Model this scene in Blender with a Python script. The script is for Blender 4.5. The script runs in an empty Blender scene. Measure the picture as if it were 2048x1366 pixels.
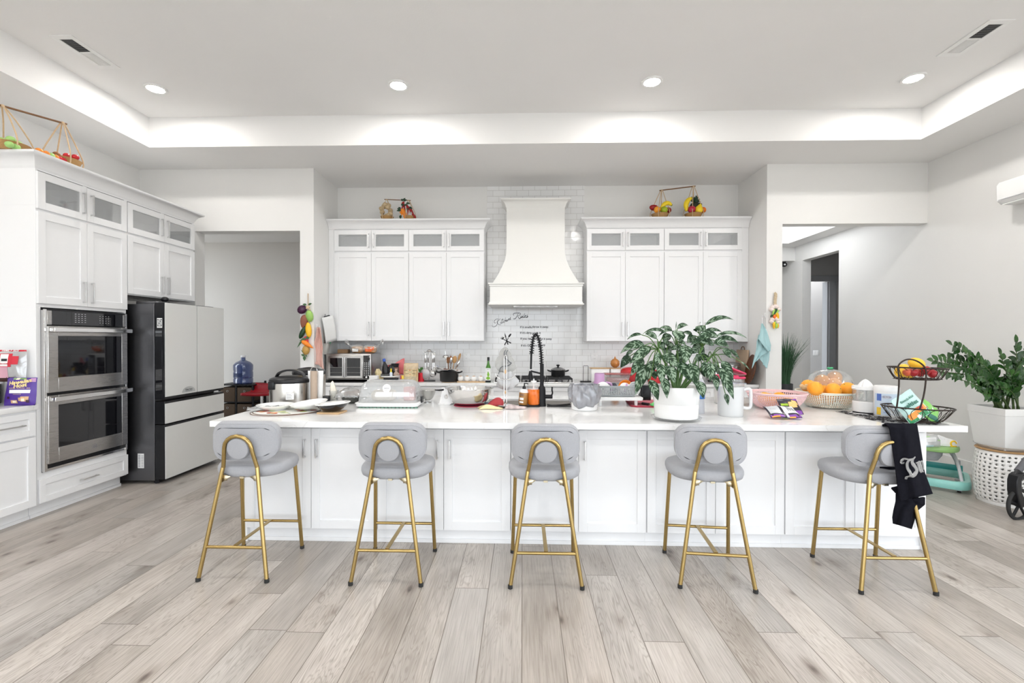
import bpy, math, random
from math import sin, cos, pi, radians, sqrt, atan2, floor
from mathutils import Vector, Matrix, Euler
SC = bpy.context.scene
COL = SC.collection
RND = random.Random(11)

# ------------------------------------------------------------------ camera
FPX, CX, CY, EYE = 920.0, 1019.0, 685.5, 1.5
YAW, PITCH, ROLL = radians(1.619), radians(-0.45), radians(0.1)
_f = Vector((-sin(YAW) * cos(PITCH), cos(YAW) * cos(PITCH), sin(PITCH)))
_r = Vector((cos(YAW), sin(YAW), 0))
_u = _r.cross(_f)
_r2 = _r * cos(ROLL) + _u * sin(ROLL)
_u2 = -_r * sin(ROLL) + _u * cos(ROLL)
cd = bpy.data.cameras.new('camera')
cd.sensor_width = 36.0
cd.lens = FPX * 36.0 / 2048.0
cd.shift_x = (1024 - CX) / 2048.0
cd.shift_y = (CY - 683) / 2048.0
cd.clip_start = 0.05
cam = bpy.data.objects.new('camera', cd)
COL.objects.link(cam)
cam.matrix_world = Matrix(((_r2.x, _u2.x, -_f.x, 0), (_r2.y, _u2.y, -_f.y, 0), (_r2.z, _u2.z, -_f.z, EYE), (0, 0, 0, 1)))
SC.camera = cam


def at(u, v, X=None, Y=None, Z=None):
    """the point of the room seen at a photo pixel, on a wall or counter plane"""
    d = _f + _r2 * ((u - CX) / FPX) - _u2 * ((v - CY) / FPX)
    t = X / d.x if X is not None else Y / d.y if Y is not None else (Z - EYE) / d.z
    return Vector((0, 0, EYE)) + d * t


# ------------------------------------------------------------------ world, lamps, exposure
SC.view_settings.view_transform = 'Standard'
SC.view_settings.look = 'None'
SC.view_settings.gamma = 1.0
SC.view_settings.exposure = 0.33
SC.cycles.use_denoising = True
SC.cycles.max_bounces = 10
SC.cycles.diffuse_bounces = 5
SC.cycles.glossy_bounces = 4
SC.cycles.transmission_bounces = 8
SC.cycles.transparent_max_bounces = 12
SC.cycles.sample_clamp_indirect = 6.0
SC.cycles.caustics_reflective = False
SC.cycles.caustics_refractive = False
W = bpy.data.worlds.new('daylight')
SC.world = W
W.use_nodes = True
_wn, _wl = W.node_tree.nodes, W.node_tree.links
_bg = _wn['Background']
_tc = _wn.new('ShaderNodeTexCoord'); _sx = _wn.new('ShaderNodeSeparateXYZ'); _wl.new(_tc.outputs['Generated'], _sx.inputs[0])
_mr = _wn.new('ShaderNodeMapRange'); _mr.inputs['From Min'].default_value = -0.03; _mr.inputs['From Max'].default_value = 0.03
_wl.new(_sx.outputs[2], _mr.inputs['Value'])
_wm = _wn.new('ShaderNodeMix'); _wm.data_type = 'RGBA'          # pale yard below the horizon, bright overcast sky above it
_wm.inputs['A'].default_value = (0.47, 0.48, 0.48, 1); _wm.inputs['B'].default_value = (0.86, 0.93, 1.0, 1)
_wl.new(_mr.outputs['Result'], _wm.inputs['Factor']); _wl.new(_wm.outputs['Result'], _bg.inputs[0])
_bg.inputs[1].default_value = 4.15
CAN_POWER = 11.8
WINS = [(-4.5, -1.7), (-1.3, 1.5), (1.9, 4.7)]
WIN_Z = (0.08, 3.2)
REAR = -4.2
for a, b in WINS:
    ld = bpy.data.lights.new('window_portal', 'AREA')
    ld.shape = 'RECTANGLE'
    ld.size = b - a
    ld.size_y = WIN_Z[1] - WIN_Z[0]
    ld.cycles.is_portal = True
    lo = bpy.data.objects.new('window_portal', ld)
    COL.objects.link(lo)
    lo.location = ((a + b) / 2, REAR - 0.1, sum(WIN_Z) / 2)
    lo.rotation_euler = (radians(90), 0, 0)
ADDED_WIN = (-2.6, 1.6)  # out-of-view window added to brighten the oven-side cabinets
ld = ld.copy(); ld.size = ADDED_WIN[1] - ADDED_WIN[0]
lo = bpy.data.objects.new('window_portal', ld)  # portal of the added side window
COL.objects.link(lo)
lo.location = (5.15, sum(ADDED_WIN) / 2, sum(WIN_Z) / 2)
lo.rotation_euler = (radians(90), 0, radians(90))


# ------------------------------------------------------------------ mesh helpers
class MB:
    def __init__(s):
        s.v = []; s.f = []; s.mi = []; s.sm = []; s.uv = {}; s.m = 0; s.M = None

    def add(s, vs, fs, smooth=True, uvs=None):
        n = len(s.v)
        for k, p in enumerate(vs):
            p = Vector(p)
            if s.M is not None:
                p = s.M @ p
            s.v.append(p)
            if uvs is not None:
                s.uv[n + k] = uvs[k]
        for f in fs:
            s.f.append([i + n for i in f]); s.mi.append(s.m); s.sm.append(smooth)
        return s

    def box(s, x0, x1, y0, y1, z0, z1):
        return s.add([(x0, y0, z0), (x1, y0, z0), (x1, y1, z0), (x0, y1, z0), (x0, y0, z1), (x1, y0, z1), (x1, y1, z1), (x0, y1, z1)],
                     [(3, 2, 1, 0), (4, 5, 6, 7), (0, 1, 5, 4), (1, 2, 6, 5), (2, 3, 7, 6), (3, 0, 4, 7)], False)

    def quad(s, a, b, c, d):
        return s.add([a, b, c, d], [(0, 1, 2, 3)], False)

    def poly(s, pts, h, z=0.0):
        """flat outline (x, y) thickened from z to z + h"""
        n = len(pts)
        vs = [(x, y, z) for x, y in pts] + [(x, y, z + h) for x, y in pts]
        return s.add(vs, [tuple(range(n))[::-1], tuple(range(n, 2 * n))] + [(i, (i + 1) % n, n + (i + 1) % n, n + i) for i in range(n)], False)

    def loft(s, rings, cap0=True, cap1=True, closed=True, smooth=True):
        n = len(rings[0]); vs = [p for r in rings for p in r]; fs = []
        for k in range(len(rings) - 1):
            for i in range(n if closed else n - 1):
                j = (i + 1) % n
                fs.append((k * n + i, k * n + j, (k + 1) * n + j, (k + 1) * n + i))
        if cap0 and closed: fs.append(tuple(range(n))[::-1])
        if cap1 and closed: fs.append(tuple(range((len(rings) - 1) * n, len(rings) * n)))
        return s.add(vs, fs, smooth)

    def lathe(s, prof, n=32, sx=1.0, sy=1.0, c=(0, 0, 0), caps=True):
        rings = [[(c[0] + r * sx * cos(2 * pi * i / n), c[1] + r * sy * sin(2 * pi * i / n), c[2] + z) for i in range(n)] for r, z in prof]
        return s.loft(rings, caps and prof[0][0] > 1e-5, caps and prof[-1][0] > 1e-5)

    def rbox(s, x0, x1, y0, y1, z0, z1, r=0.02, e=0.006, k=5, top=True, bot=True):
        """rounded-corner box; r = plan corner radius, e = edge softness"""
        def rr(d, z):
            ox, oy, rad = (x1 - x0) / 2 - d, (y1 - y0) / 2 - d, max(r - d, 0.0005)
            cx, cy = (x0 + x1) / 2, (y0 + y1) / 2; out = []
            for q, (a, b) in enumerate(((1, 1), (-1, 1), (-1, -1), (1, -1))):
                for t in range(k + 1):
                    an = pi / 2 * (q + t / k)
                    out.append((cx + a * (ox - rad) + rad * cos(an), cy + b * (oy - rad) + rad * sin(an), z))
            return out
        rings = []
        if bot: rings += [rr(e, z0), rr(e * .3, z0 + e * .3)]
        rings += [rr(0, z0 + (e if bot else 0)), rr(0, z1 - (e if top else 0))]
        if top: rings += [rr(e * .3, z1 - e * .3), rr(e, z1)]
        return s.loft(rings)

    def tube(s, pts, r, n=8, closed=False, caps=True):
        pts = [Vector(p) for p in pts]; m = len(pts); rr = r if isinstance(r, (list, tuple)) else [r] * m
        rings = []; up = None
        for i, p in enumerate(pts):
            a = pts[(i - 1) % m] if (closed or i > 0) else p
            b = pts[(i + 1) % m] if (closed or i < m - 1) else p
            t = (b - a)
            if t.length < 1e-9: t = Vector((0, 0, 1))
            t.normalize()
            if up is None:
                up = Vector((0, 0, 1)) if abs(t.z) < .9 else Vector((1, 0, 0))
            x = up - t * up.dot(t)
            if x.length < 1e-6: x = t.orthogonal()
            x.normalize(); up = x; y = t.cross(x)
            rings.append([tuple(p + (x * cos(2 * pi * k / n) + y * sin(2 * pi * k / n)) * rr[i]) for k in range(n)])
        if closed: rings.append(rings[0])
        return s.loft(rings, caps and not closed, caps and not closed)

    def ell(s, c, rx, ry=None, rz=None, n=16, m=10, rot=None, fn=None):
        ry = rx if ry is None else ry; rz = rx if rz is None else rz
        Rm = Euler(rot).to_matrix() if rot else Matrix.Identity(3); rings = []
        for j in range(m + 1):
            th = pi * j / m; ring = []
            for i in range(n):
                ph = 2 * pi * i / n
                d = Vector((sin(th) * cos(ph), sin(th) * sin(ph), -cos(th)))
                q = fn(d, ph, th) if fn else 1.0
                ring.append(tuple(Vector(c) + Rm @ Vector((d.x * rx * q, d.y * ry * q, d.z * rz * (q if fn is None else 1)))))
            rings.append(ring)
        vs = [rings[0][0]] + [p for r in rings[1:-1] for p in r] + [rings[-1][0]]; fs = []
        for i in range(n):
            j = (i + 1) % n
            fs.append((0, 1 + j, 1 + i)); L = 1 + (m - 2) * n
            fs.append((L + i, L + j, len(vs) - 1))
            for k in range(m - 2):
                fs.append((1 + k * n + i, 1 + k * n + j, 1 + (k + 1) * n + j, 1 + (k + 1) * n + i))
        return s.add(vs, fs)

    def grid(s, fn, nu, nv, wrap=False, uv=False, smooth=True):
        vs = []; us = []
        cu = nu if wrap else nu + 1
        for j in range(nv + 1):
            for i in range(cu):
                vs.append(fn(i / nu, j / nv)); us.append((i / nu, j / nv))
        fs = [(j * cu + i, j * cu + (i + 1) % cu, (j + 1) * cu + (i + 1) % cu, (j + 1) * cu + i) for j in range(nv) for i in range(nu)]
        return s.add(vs, fs, smooth, us if uv else None)

    def perf(s, fn, nu, nv, hole=0.55, solid=lambda i, j: False, wrap=True, shape=None):
        """a sheet fn(u, v) pierced by one hole in every cell"""
        cu = nu if wrap else nu + 1
        vs = [Vector(fn(i / nu, j / nv)) for j in range(nv + 1) for i in range(cu)]; fs = []
        for j in range(nv):
            for i in range(nu):
                q = (j * cu + i, j * cu + (i + 1) % cu, (j + 1) * cu + (i + 1) % cu, (j + 1) * cu + i)
                if solid(i, j): fs.append(q); continue
                c = sum((vs[k] for k in q), Vector()) / 4; n0 = len(vs)
                if shape is None:
                    for k in q: vs.append(c + (vs[k] - c) * hole)
                else:
                    ux = (vs[q[1]] - vs[q[0]]) / 2; uy = (vs[q[3]] - vs[q[0]]) / 2
                    for (px, py) in shape(i, j): vs.append(c + ux * px + uy * py)
                for k in range(4):
                    fs.append((q[k], q[(k + 1) % 4], n0 + (k + 1) % 4, n0 + k))
        return s.add(vs, fs, True)

    def text(s, body, size, M, shear=0.0, bold=0.0, align='CENTER', sx=1.0, depth=0.0):
        """lettering in the built-in typeface; M maps the text's x/y plane into the part"""
        cu = bpy.data.curves.new('lettering', 'FONT')
        cu.body = body; cu.size = size; cu.shear = shear; cu.offset = bold; cu.align_x = align; cu.align_y = 'CENTER'; cu.resolution_u = 3; cu.extrude = depth
        o = bpy.data.objects.new('lettering', cu)
        me = bpy.data.meshes.new_from_object(o)
        S = Matrix.Diagonal((sx, 1, 1, 1))
        s.add([M @ S @ v.co for v in me.vertices], [tuple(p.vertices) for p in me.polygons], False)
        bpy.data.objects.remove(o); bpy.data.curves.remove(cu); bpy.data.meshes.remove(me)
        return s

    def mesh(s, name, mats):
        me = bpy.data.meshes.new(name)
        me.from_pydata([tuple(p) for p in s.v], [], s.f)
        for m in mats: me.materials.append(m)
        me.polygons.foreach_set('material_index', s.mi)
        me.polygons.foreach_set('use_smooth', s.sm)
        if s.uv:
            ul = me.uv_layers.new(name='UVMap')
            for lp in me.loops:
                ul.data[lp.index].uv = s.uv.get(lp.vertex_index, (0, 0))
        me.update()
        try: me.set_sharp_from_angle(angle=radians(42))
        except Exception: pass
        return me


def rr_pts(w, h, r, k=6):
    """rounded rectangle outline, centred"""
    o = []
    for q, (a, b) in enumerate(((1, 1), (-1, 1), (-1, -1), (1, -1))):
        for t in range(k + 1):
            an = pi / 2 * (q + t / k)
            o.append((a * (w / 2 - r) + r * cos(an), b * (h / 2 - r) + r * sin(an)))
    return o


def cr(pts, k=6, closed=False):
    """smooth path through points"""
    P = [Vector(p) for p in pts]; n = len(P); out = []
    rng = range(n if closed else n - 1)
    for i in rng:
        p1, p2 = P[i], P[(i + 1) % n]
        p0 = P[i - 1] if (closed or i > 0) else p1 * 2 - p2
        p3 = P[(i + 2) % n] if (closed or i < n - 2) else p2 * 2 - p1
        for t in range(k):
            t = t / k
            out.append(0.5 * ((2 * p1) + (p2 - p0) * t + (2 * p0 - 5 * p1 + 4 * p2 - p3) * t * t + (3 * p1 - p0 - 3 * p2 + p3) * t ** 3))
    if not closed: out.append(P[-1])
    return out


def T(x=0, y=0, z=0, rx=0, ry=0, rz=0):
    return Matrix.Translation((x, y, z)) @ Euler((rx, ry, rz)).to_matrix().to_4x4()


def obj(name, mb, mat, parent=None, loc=None, rz=0.0, thick=0, bev=0, sub=0, off=0):
    mats = mat if isinstance(mat, (list, tuple)) else [mat]
    o = bpy.data.objects.new(name, mb.mesh(name, mats))
    COL.objects.link(o)
    if parent is not None: o.parent = parent
    if loc is not None: o.location = loc
    if rz: o.rotation_euler = (0, 0, rz)
    if thick:
        m = o.modifiers.new('thickness', 'SOLIDIFY'); m.thickness = thick; m.offset = off
    if bev:
        m = o.modifiers.new('soft_edges', 'BEVEL'); m.width = bev; m.segments = 2; m.limit_method = 'ANGLE'; m.angle_limit = radians(50); m.use_clamp_overlap = True
    if sub:
        m = o.modifiers.new('smooth', 'SUBSURF'); m.levels = sub; m.render_levels = sub
    return o


def tag(o, label, cat, group=None):
    o['label'] = label; o['category'] = cat
    if group: o['group'] = group
    return o


def thing(name, label, cat, loc=(0, 0, 0), rz=0.0, group=None, rot=None):
    o = bpy.data.objects.new(name, None)
    o.empty_display_size = 0.05
    COL.objects.link(o)
    o.location = loc; o.rotation_euler = rot if rot else (0, 0, rz)
    return tag(o, label, cat, group)


def solo(name, label, cat, mb, mat, loc=(0, 0, 0), rz=0.0, group=None, rot=None, **k):
    o = obj(name, mb, mat, None, loc, rz, **k)
    if rot: o.rotation_euler = rot
    return tag(o, label, cat, group)


def struct(name, mb, mat, **k):
    o = obj(name, mb, mat, **k); o['kind'] = 'structure'
    return o


def dup(root, loc, rz=None, label=None, group=None):
    """a copy of a thing with copies of its parts and sub-parts"""
    r = root.copy(); COL.objects.link(r); r.location = loc
    if rz is not None: r.rotation_euler = (r.rotation_euler[0], r.rotation_euler[1], rz)
    if label: r['label'] = label
    if group: r['group'] = group
    for ch in list(root.children):
        c = ch.copy(); COL.objects.link(c); c.parent = r
        for g in list(ch.children):
            d = g.copy(); COL.objects.link(d); d.parent = c
    return r


# ------------------------------------------------------------------ materials
def _nt(name):
    m = bpy.data.materials.new(name); m.use_nodes = True
    return m, m.node_tree.nodes, m.node_tree.links, m.node_tree.nodes['Principled BSDF']


def mat(name, col, rough=0.5, metal=0.0, spec=0.5, var=0.04, scale=30.0, bump=0.0, bscale=200.0, trans=0.0, alpha=1.0, coat=0.0, ior=1.45, emit=0.0, sheen=0.0, stretch=None, detail=3.0):
    m, N, L, b = _nt(name)
    c = (*col, 1.0)
    tc = N.new('ShaderNodeTexCoord'); co = tc.outputs['Object']
    if stretch:
        mp = N.new('ShaderNodeMapping'); mp.inputs['Scale'].default_value = stretch; L.new(co, mp.inputs[0]); co = mp.outputs[0]
    if var:
        nz = N.new('ShaderNodeTexNoise'); nz.inputs['Scale'].default_value = scale; nz.inputs['Detail'].default_value = detail
        L.new(co, nz.inputs['Vector'])
        mx = N.new('ShaderNodeMix'); mx.data_type = 'RGBA'
        mx.inputs['A'].default_value = (*[x * (1 - var) for x in col], 1); mx.inputs['B'].default_value = (*[min(1, x * (1 + var)) for x in col], 1)
        L.new(nz.outputs['Fac'], mx.inputs['Factor']); L.new(mx.outputs['Result'], b.inputs['Base Color'])
    else:
        b.inputs['Base Color'].default_value = c
    if bump:
        n2 = N.new('ShaderNodeTexNoise'); n2.inputs['Scale'].default_value = bscale; n2.inputs['Detail'].default_value = 2
        L.new(co, n2.inputs['Vector'])
        bp = N.new('ShaderNodeBump'); bp.inputs['Strength'].default_value = bump; bp.inputs['Distance'].default_value = 0.004
        L.new(n2.outputs['Fac'], bp.inputs['Height']); L.new(bp.outputs['Normal'], b.inputs['Normal'])
    b.inputs['Roughness'].default_value = rough; b.inputs['Metallic'].default_value = metal
    b.inputs['Specular IOR Level'].default_value = spec
    b.inputs['Transmission Weight'].default_value = trans; b.inputs['Alpha'].default_value = alpha
    b.inputs['Coat Weight'].default_value = coat; b.inputs['IOR'].default_value = ior
    if sheen: b.inputs['Sheen Weight'].default_value = sheen
    if emit:
        b.inputs['Emission Color'].default_value = c; b.inputs['Emission Strength'].default_value = emit
    m.diffuse_color = c
    return m


def ramp(N, L, src, stops):
    r = N.new('ShaderNodeValToRGB')
    while len(r.color_ramp.elements) < len(stops): r.color_ramp.elements.new(0.5)
    for e, (p, c) in zip(r.color_ramp.elements, stops): e.position = p; e.color = (*c, 1)
    L.new(src, r.inputs[0]); return r.outputs[0]


def math_(N, L, op, a, b=None):
    n = N.new('ShaderNodeMath'); n.operation = op
    for k, x in enumerate((a, b)):
        if x is None: continue
        if isinstance(x, (int, float)): n.inputs[k].default_value = x
        else: L.new(x, n.inputs[k])
    return n.outputs[0]


def floor_mat():
    m, N, L, b = _nt('oak_plank_floor')
    tc = N.new('ShaderNodeTexCoord'); sp = N.new('ShaderNodeSeparateXYZ'); L.new(tc.outputs['Object'], sp.inputs[0])
    M = lambda op, a, c=None: math_(N, L, op, a, c)
    PW, PL = 0.2013, 1.9
    px = M('DIVIDE', sp.outputs[0], PW); ix = M('FLOOR', px); fx = M('SUBTRACT', px, ix)
    wn = N.new('ShaderNodeTexWhiteNoise'); wn.noise_dimensions = '1D'; L.new(ix, wn.inputs['W'])
    py = M('ADD', M('DIVIDE', sp.outputs[1], PL), M('MULTIPLY', wn.outputs['Value'], 7.3)); iy = M('FLOOR', py); fy = M('SUBTRACT', py, iy)
    cid = M('ADD', M('MULTIPLY', ix, 17.13), M('MULTIPLY', iy, 5.77))
    wc = N.new('ShaderNodeTexWhiteNoise'); wc.noise_dimensions = '1D'; L.new(cid, wc.inputs['W'])
    # shifted grain coordinates so that every plank has its own figure
    cb = N.new('ShaderNodeCombineXYZ'); L.new(M('ADD', sp.outputs[0], M('MULTIPLY', wc.outputs['Value'], 31.0)), cb.inputs[0]); L.new(M('ADD', sp.outputs[1], M('MULTIPLY', wc.outputs['Value'], 57.0)), cb.inputs[1])
    mp = N.new('ShaderNodeMapping'); mp.inputs['Scale'].default_value = (1.0, 0.10, 1); L.new(cb.outputs[0], mp.inputs[0])
    g1 = N.new('ShaderNodeTexNoise'); g1.inputs['Scale'].default_value = 11.0; g1.inputs['Detail'].default_value = 3.0; g1.inputs['Distortion'].default_value = 0.6; L.new(mp.outputs[0], g1.inputs['Vector'])
    rings = M('SINE', M('MULTIPLY', g1.outputs['Fac'], 120.0))
    mp2 = N.new('ShaderNodeMapping'); mp2.inputs['Scale'].default_value = (150.0, 4.0, 1); L.new(cb.outputs[0], mp2.inputs[0])
    g2 = N.new('ShaderNodeTexNoise'); g2.inputs['Scale'].default_value = 1.0; g2.inputs['Detail'].default_value = 4.0; L.new(mp2.outputs[0], g2.inputs['Vector'])
    mp4 = N.new('ShaderNodeMapping'); mp4.inputs['Scale'].default_value = (3.5, 0.9, 1); L.new(cb.outputs[0], mp4.inputs[0])
    g3 = N.new('ShaderNodeTexNoise'); g3.inputs['Scale'].default_value = 1.6; g3.inputs['Detail'].default_value = 2.0; L.new(mp4.outputs[0], g3.inputs['Vector'])
    base = ramp(N, L, wc.outputs['Value'], [(0.0, (0.37, 0.338, 0.305)), (0.25, (0.465, 0.428, 0.39)), (0.5, (0.445, 0.425, 0.402)), (0.75, (0.545, 0.507, 0.468)), (1.0, (0.49, 0.457, 0.428))])
    def mix(a, bcol, fac, mode='MULTIPLY'):
        x = N.new('ShaderNodeMix'); x.data_type = 'RGBA'; x.blend_type = mode
        L.new(a, x.inputs['A'])
        if isinstance(bcol, tuple): x.inputs['B'].default_value = (*bcol, 1)
        else: L.new(bcol, x.inputs['B'])
        if isinstance(fac, float): x.inputs['Factor'].default_value = fac
        else: L.new(fac, x.inputs['Factor'])
        return x.outputs['Result']
    c = mix(base, ramp(N, L, g3.outputs['Fac'], [(0.3, (0.74, 0.72, 0.70)), (0.62, (1.10, 1.09, 1.08))]), 0.8)
    gr = ramp(N, L, M('ADD', M('MULTIPLY', rings, 0.5), 0.5), [(0.0, (0.68, 0.65, 0.62)), (0.22, (0.90, 0.89, 0.88)), (0.5, (1.02, 1.02, 1.02))])
    wf = N.new('ShaderNodeTexWhiteNoise'); wf.noise_dimensions = '1D'; L.new(M('ADD', cid, 3.3), wf.inputs['W'])
    c = mix(c, gr, M('MULTIPLY', wf.outputs['Value'], 0.85))
    c = mix(c, ramp(N, L, g2.outputs['Fac'], [(0.3, (0.70, 0.68, 0.66)), (0.60, (1.06, 1.06, 1.06))]), 0.75)
    # knots and mineral streaks
    mp3 = N.new('ShaderNodeMapping'); mp3.inputs['Scale'].default_value = (4.6, 2.3, 1); L.new(cb.outputs[0], mp3.inputs[0])
    vo = N.new('ShaderNodeTexVoronoi'); vo.inputs['Scale'].default_value = 1.0; L.new(mp3.outputs[0], vo.inputs['Vector'])
    nz = N.new('ShaderNodeTexNoise'); nz.inputs['Scale'].default_value = 22.0; L.new(mp.outputs[0], nz.inputs['Vector'])
    kd = M('ADD', vo.outputs['Distance'], M('MULTIPLY', M('SUBTRACT', nz.outputs['Fac'], 0.5), 0.12))
    kn = ramp(N, L, kd, [(0.035, (0.22, 0.18, 0.16)), (0.10, (0.74, 0.70, 0.67)), (0.24, (1, 1, 1))])
    c = mix(c, kn, 0.85)
    # plank joints
    ex = M('MINIMUM', fx, M('SUBTRACT', 1.0, fx)); ey = M('MULTIPLY', M('MINIMUM', fy, M('SUBTRACT', 1.0, fy)), PL / PW)
    e = M('MINIMUM', ex, ey); jm = M('LESS_THAN', e, 0.0105)
    c = mix(c, (0.17, 0.145, 0.12), jm, 'MIX')
    L.new(c, b.inputs['Base Color'])
    rg = M('ADD', M('MULTIPLY', g2.outputs['Fac'], 0.12), 0.27); L.new(rg, b.inputs['Roughness'])
    bp = N.new('ShaderNodeBump'); bp.inputs['Strength'].default_value = 0.25; bp.inputs['Distance'].default_value = 0.002
    L.new(M('SUBTRACT', g2.outputs['Fac'], M('MULTIPLY', jm, 1.5)), bp.inputs['Height']); L.new(bp.outputs['Normal'], b.inputs['Normal'])
    return m


def tile_mat():
    m, N, L, b = _nt('white_glazed_subway_tile')
    tc = N.new('ShaderNodeTexCoord'); mp = N.new('ShaderNodeMapping'); mp.inputs['Rotation'].default_value = (radians(-90), 0, 0)
    L.new(tc.outputs['Object'], mp.inputs[0])
    br = N.new('ShaderNodeTexBrick'); L.new(mp.outputs[0], br.inputs['Vector'])
    br.inputs['Scale'].default_value = 1.0; br.inputs['Brick Width'].default_value = 0.171; br.inputs['Row Height'].default_value = 0.0845; br.inputs['Mortar Size'].default_value = 0.0022
    br.inputs['Color1'].default_value = (0.83, 0.83, 0.83, 1); br.inputs['Color2'].default_value = (0.87, 0.87, 0.87, 1); br.inputs['Mortar'].default_value = (0.60, 0.59, 0.57, 1)
    L.new(br.outputs['Color'], b.inputs['Base Color'])
    b.inputs['Roughness'].default_value = 0.12
    nz = N.new('ShaderNodeTexNoise'); nz.inputs['Scale'].default_value = 9.0; nz.inputs['Detail'].default_value = 1.0; L.new(tc.outputs['Object'], nz.inputs['Vector'])
    h = math_(N, L, 'SUBTRACT', math_(N, L, 'MULTIPLY', nz.outputs['Fac'], 0.8), math_(N, L, 'MULTIPLY', br.outputs['Fac'], 0.5))
    bp = N.new('ShaderNodeBump'); bp.inputs['Strength'].default_value = 0.5; bp.inputs['Distance'].default_value = 0.004
    L.new(h, bp.inputs['Height']); L.new(bp.outputs['Normal'], b.inputs['Normal'])
    return m


def quartz_mat():
    m, N, L, b = _nt('white_quartz')
    tc = N.new('ShaderNodeTexCoord'); nz = N.new('ShaderNodeTexNoise'); nz.inputs['Scale'].default_value = 1.7; nz.inputs['Detail'].default_value = 6.0; nz.inputs['Distortion'].default_value = 1.6
    L.new(tc.outputs['Object'], nz.inputs['Vector'])
    c = ramp(N, L, nz.outputs['Fac'], [(0.40, (0.86, 0.86, 0.86)), (0.492, (0.84, 0.84, 0.835)), (0.50, (0.74, 0.735, 0.72)), (0.51, (0.85, 0.85, 0.845)), (0.7, (0.87, 0.87, 0.87))])
    L.new(c, b.inputs['Base Color']); b.inputs['Roughness'].default_value = 0.09
    return m


def steel_mat(name, col=(0.50, 0.485, 0.47), rough=0.28, axis=(1, 1, 60)):
    m, N, L, b = _nt(name)
    tc = N.new('ShaderNodeTexCoord'); mp = N.new('ShaderNodeMapping'); mp.inputs['Scale'].default_value = axis; L.new(tc.outputs['Object'], mp.inputs[0])
    nz = N.new('ShaderNodeTexNoise'); nz.inputs['Scale'].default_value = 8.0; nz.inputs['Detail'].default_value = 4; L.new(mp.outputs[0], nz.inputs['Vector'])
    c = ramp(N, L, nz.outputs['Fac'], [(0.3, tuple(x * .95 for x in col)), (0.7, col)])
    L.new(c, b.inputs['Base Color']); b.inputs['Metallic'].default_value = 1.0
    L.new(math_(N, L, 'ADD', math_(N, L, 'MULTIPLY', nz.outputs['Fac'], 0.06), rough - 0.03), b.inputs['Roughness'])
    return m


def leaf_mat(name, dark, mid, light, amount=1.0, scale=1.0, spec=0.22, rough=0.42):
    """variegated leaf drawn on the leaf's own length and width"""
    m, N, L, b = _nt(name)
    tc = N.new('ShaderNodeTexCoord'); sp = N.new('ShaderNodeSeparateXYZ'); L.new(tc.outputs['UV'], sp.inputs[0])
    M = lambda op, a, c=None: math_(N, L, op, a, c)
    ac = M('ABSOLUTE', M('SUBTRACT', M('FRACT', sp.outputs[0]), 0.5))
    nz = N.new('ShaderNodeTexNoise'); nz.inputs['Scale'].default_value = 34.0 * scale; nz.inputs['Detail'].default_value = 3.0
    L.new(tc.outputs['Object'], nz.inputs['Vector'])
    veins = M('SINE', M('MULTIPLY', M('SUBTRACT', sp.outputs[1], M('MULTIPLY', ac, 0.55)), 40.0))
    v = M('ADD', M('MULTIPLY', veins, 0.075), nz.outputs['Fac'])
    patt = ramp(N, L, v, [(0.42, dark), (0.50, mid), (0.585, light)])
    edge = ramp(N, L, ac, [(0.0, (0, 0, 0)), (0.05, (1, 1, 1)), (0.36, (1, 1, 1)), (0.47, (0, 0, 0))])
    mx = N.new('ShaderNodeMix'); mx.data_type = 'RGBA'
    L.new(M('MULTIPLY', edge, amount), mx.inputs['Factor']); mx.inputs['A'].default_value = (*dark, 1); L.new(patt, mx.inputs['B'])
    L.new(mx.outputs['Result'], b.inputs['Base Color']); b.inputs['Roughness'].default_value = rough; b.inputs['Specular IOR Level'].default_value = spec
    return m


def thin_glass(name, tint=(0.97, 0.98, 0.98), gloss=0.10, rough=0.03, body=0.0, bcol=(0.9, 0.9, 0.9)):
    """thin clear sheet: lets light through, reflects at grazing angles; body = milky share"""
    m, N, L, b = _nt(name)
    out = [n for n in N if n.type == 'OUTPUT_MATERIAL'][0]
    t = N.new('ShaderNodeBsdfTransparent'); t.inputs[0].default_value = (*tint, 1)
    g = N.new('ShaderNodeBsdfGlossy'); g.inputs['Roughness'].default_value = rough
    lw = N.new('ShaderNodeLayerWeight'); lw.inputs['Blend'].default_value = 0.35
    f = math_(N, L, 'ADD', math_(N, L, 'MULTIPLY', lw.outputs['Facing'], 0.45), gloss)
    src = t.outputs[0]
    if body:
        b.inputs['Base Color'].default_value = (*bcol, 1); b.inputs['Roughness'].default_value = 0.4
        mx = N.new('ShaderNodeMixShader'); mx.inputs[0].default_value = body; L.new(src, mx.inputs[1]); L.new(b.outputs[0], mx.inputs[2]); src = mx.outputs[0]
    else:
        N.remove(b)
    m2 = N.new('ShaderNodeMixShader'); L.new(f, m2.inputs[0]); L.new(src, m2.inputs[1]); L.new(g.outputs[0], m2.inputs[2]); L.new(m2.outputs[0], out.inputs[0])
    return m


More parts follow.
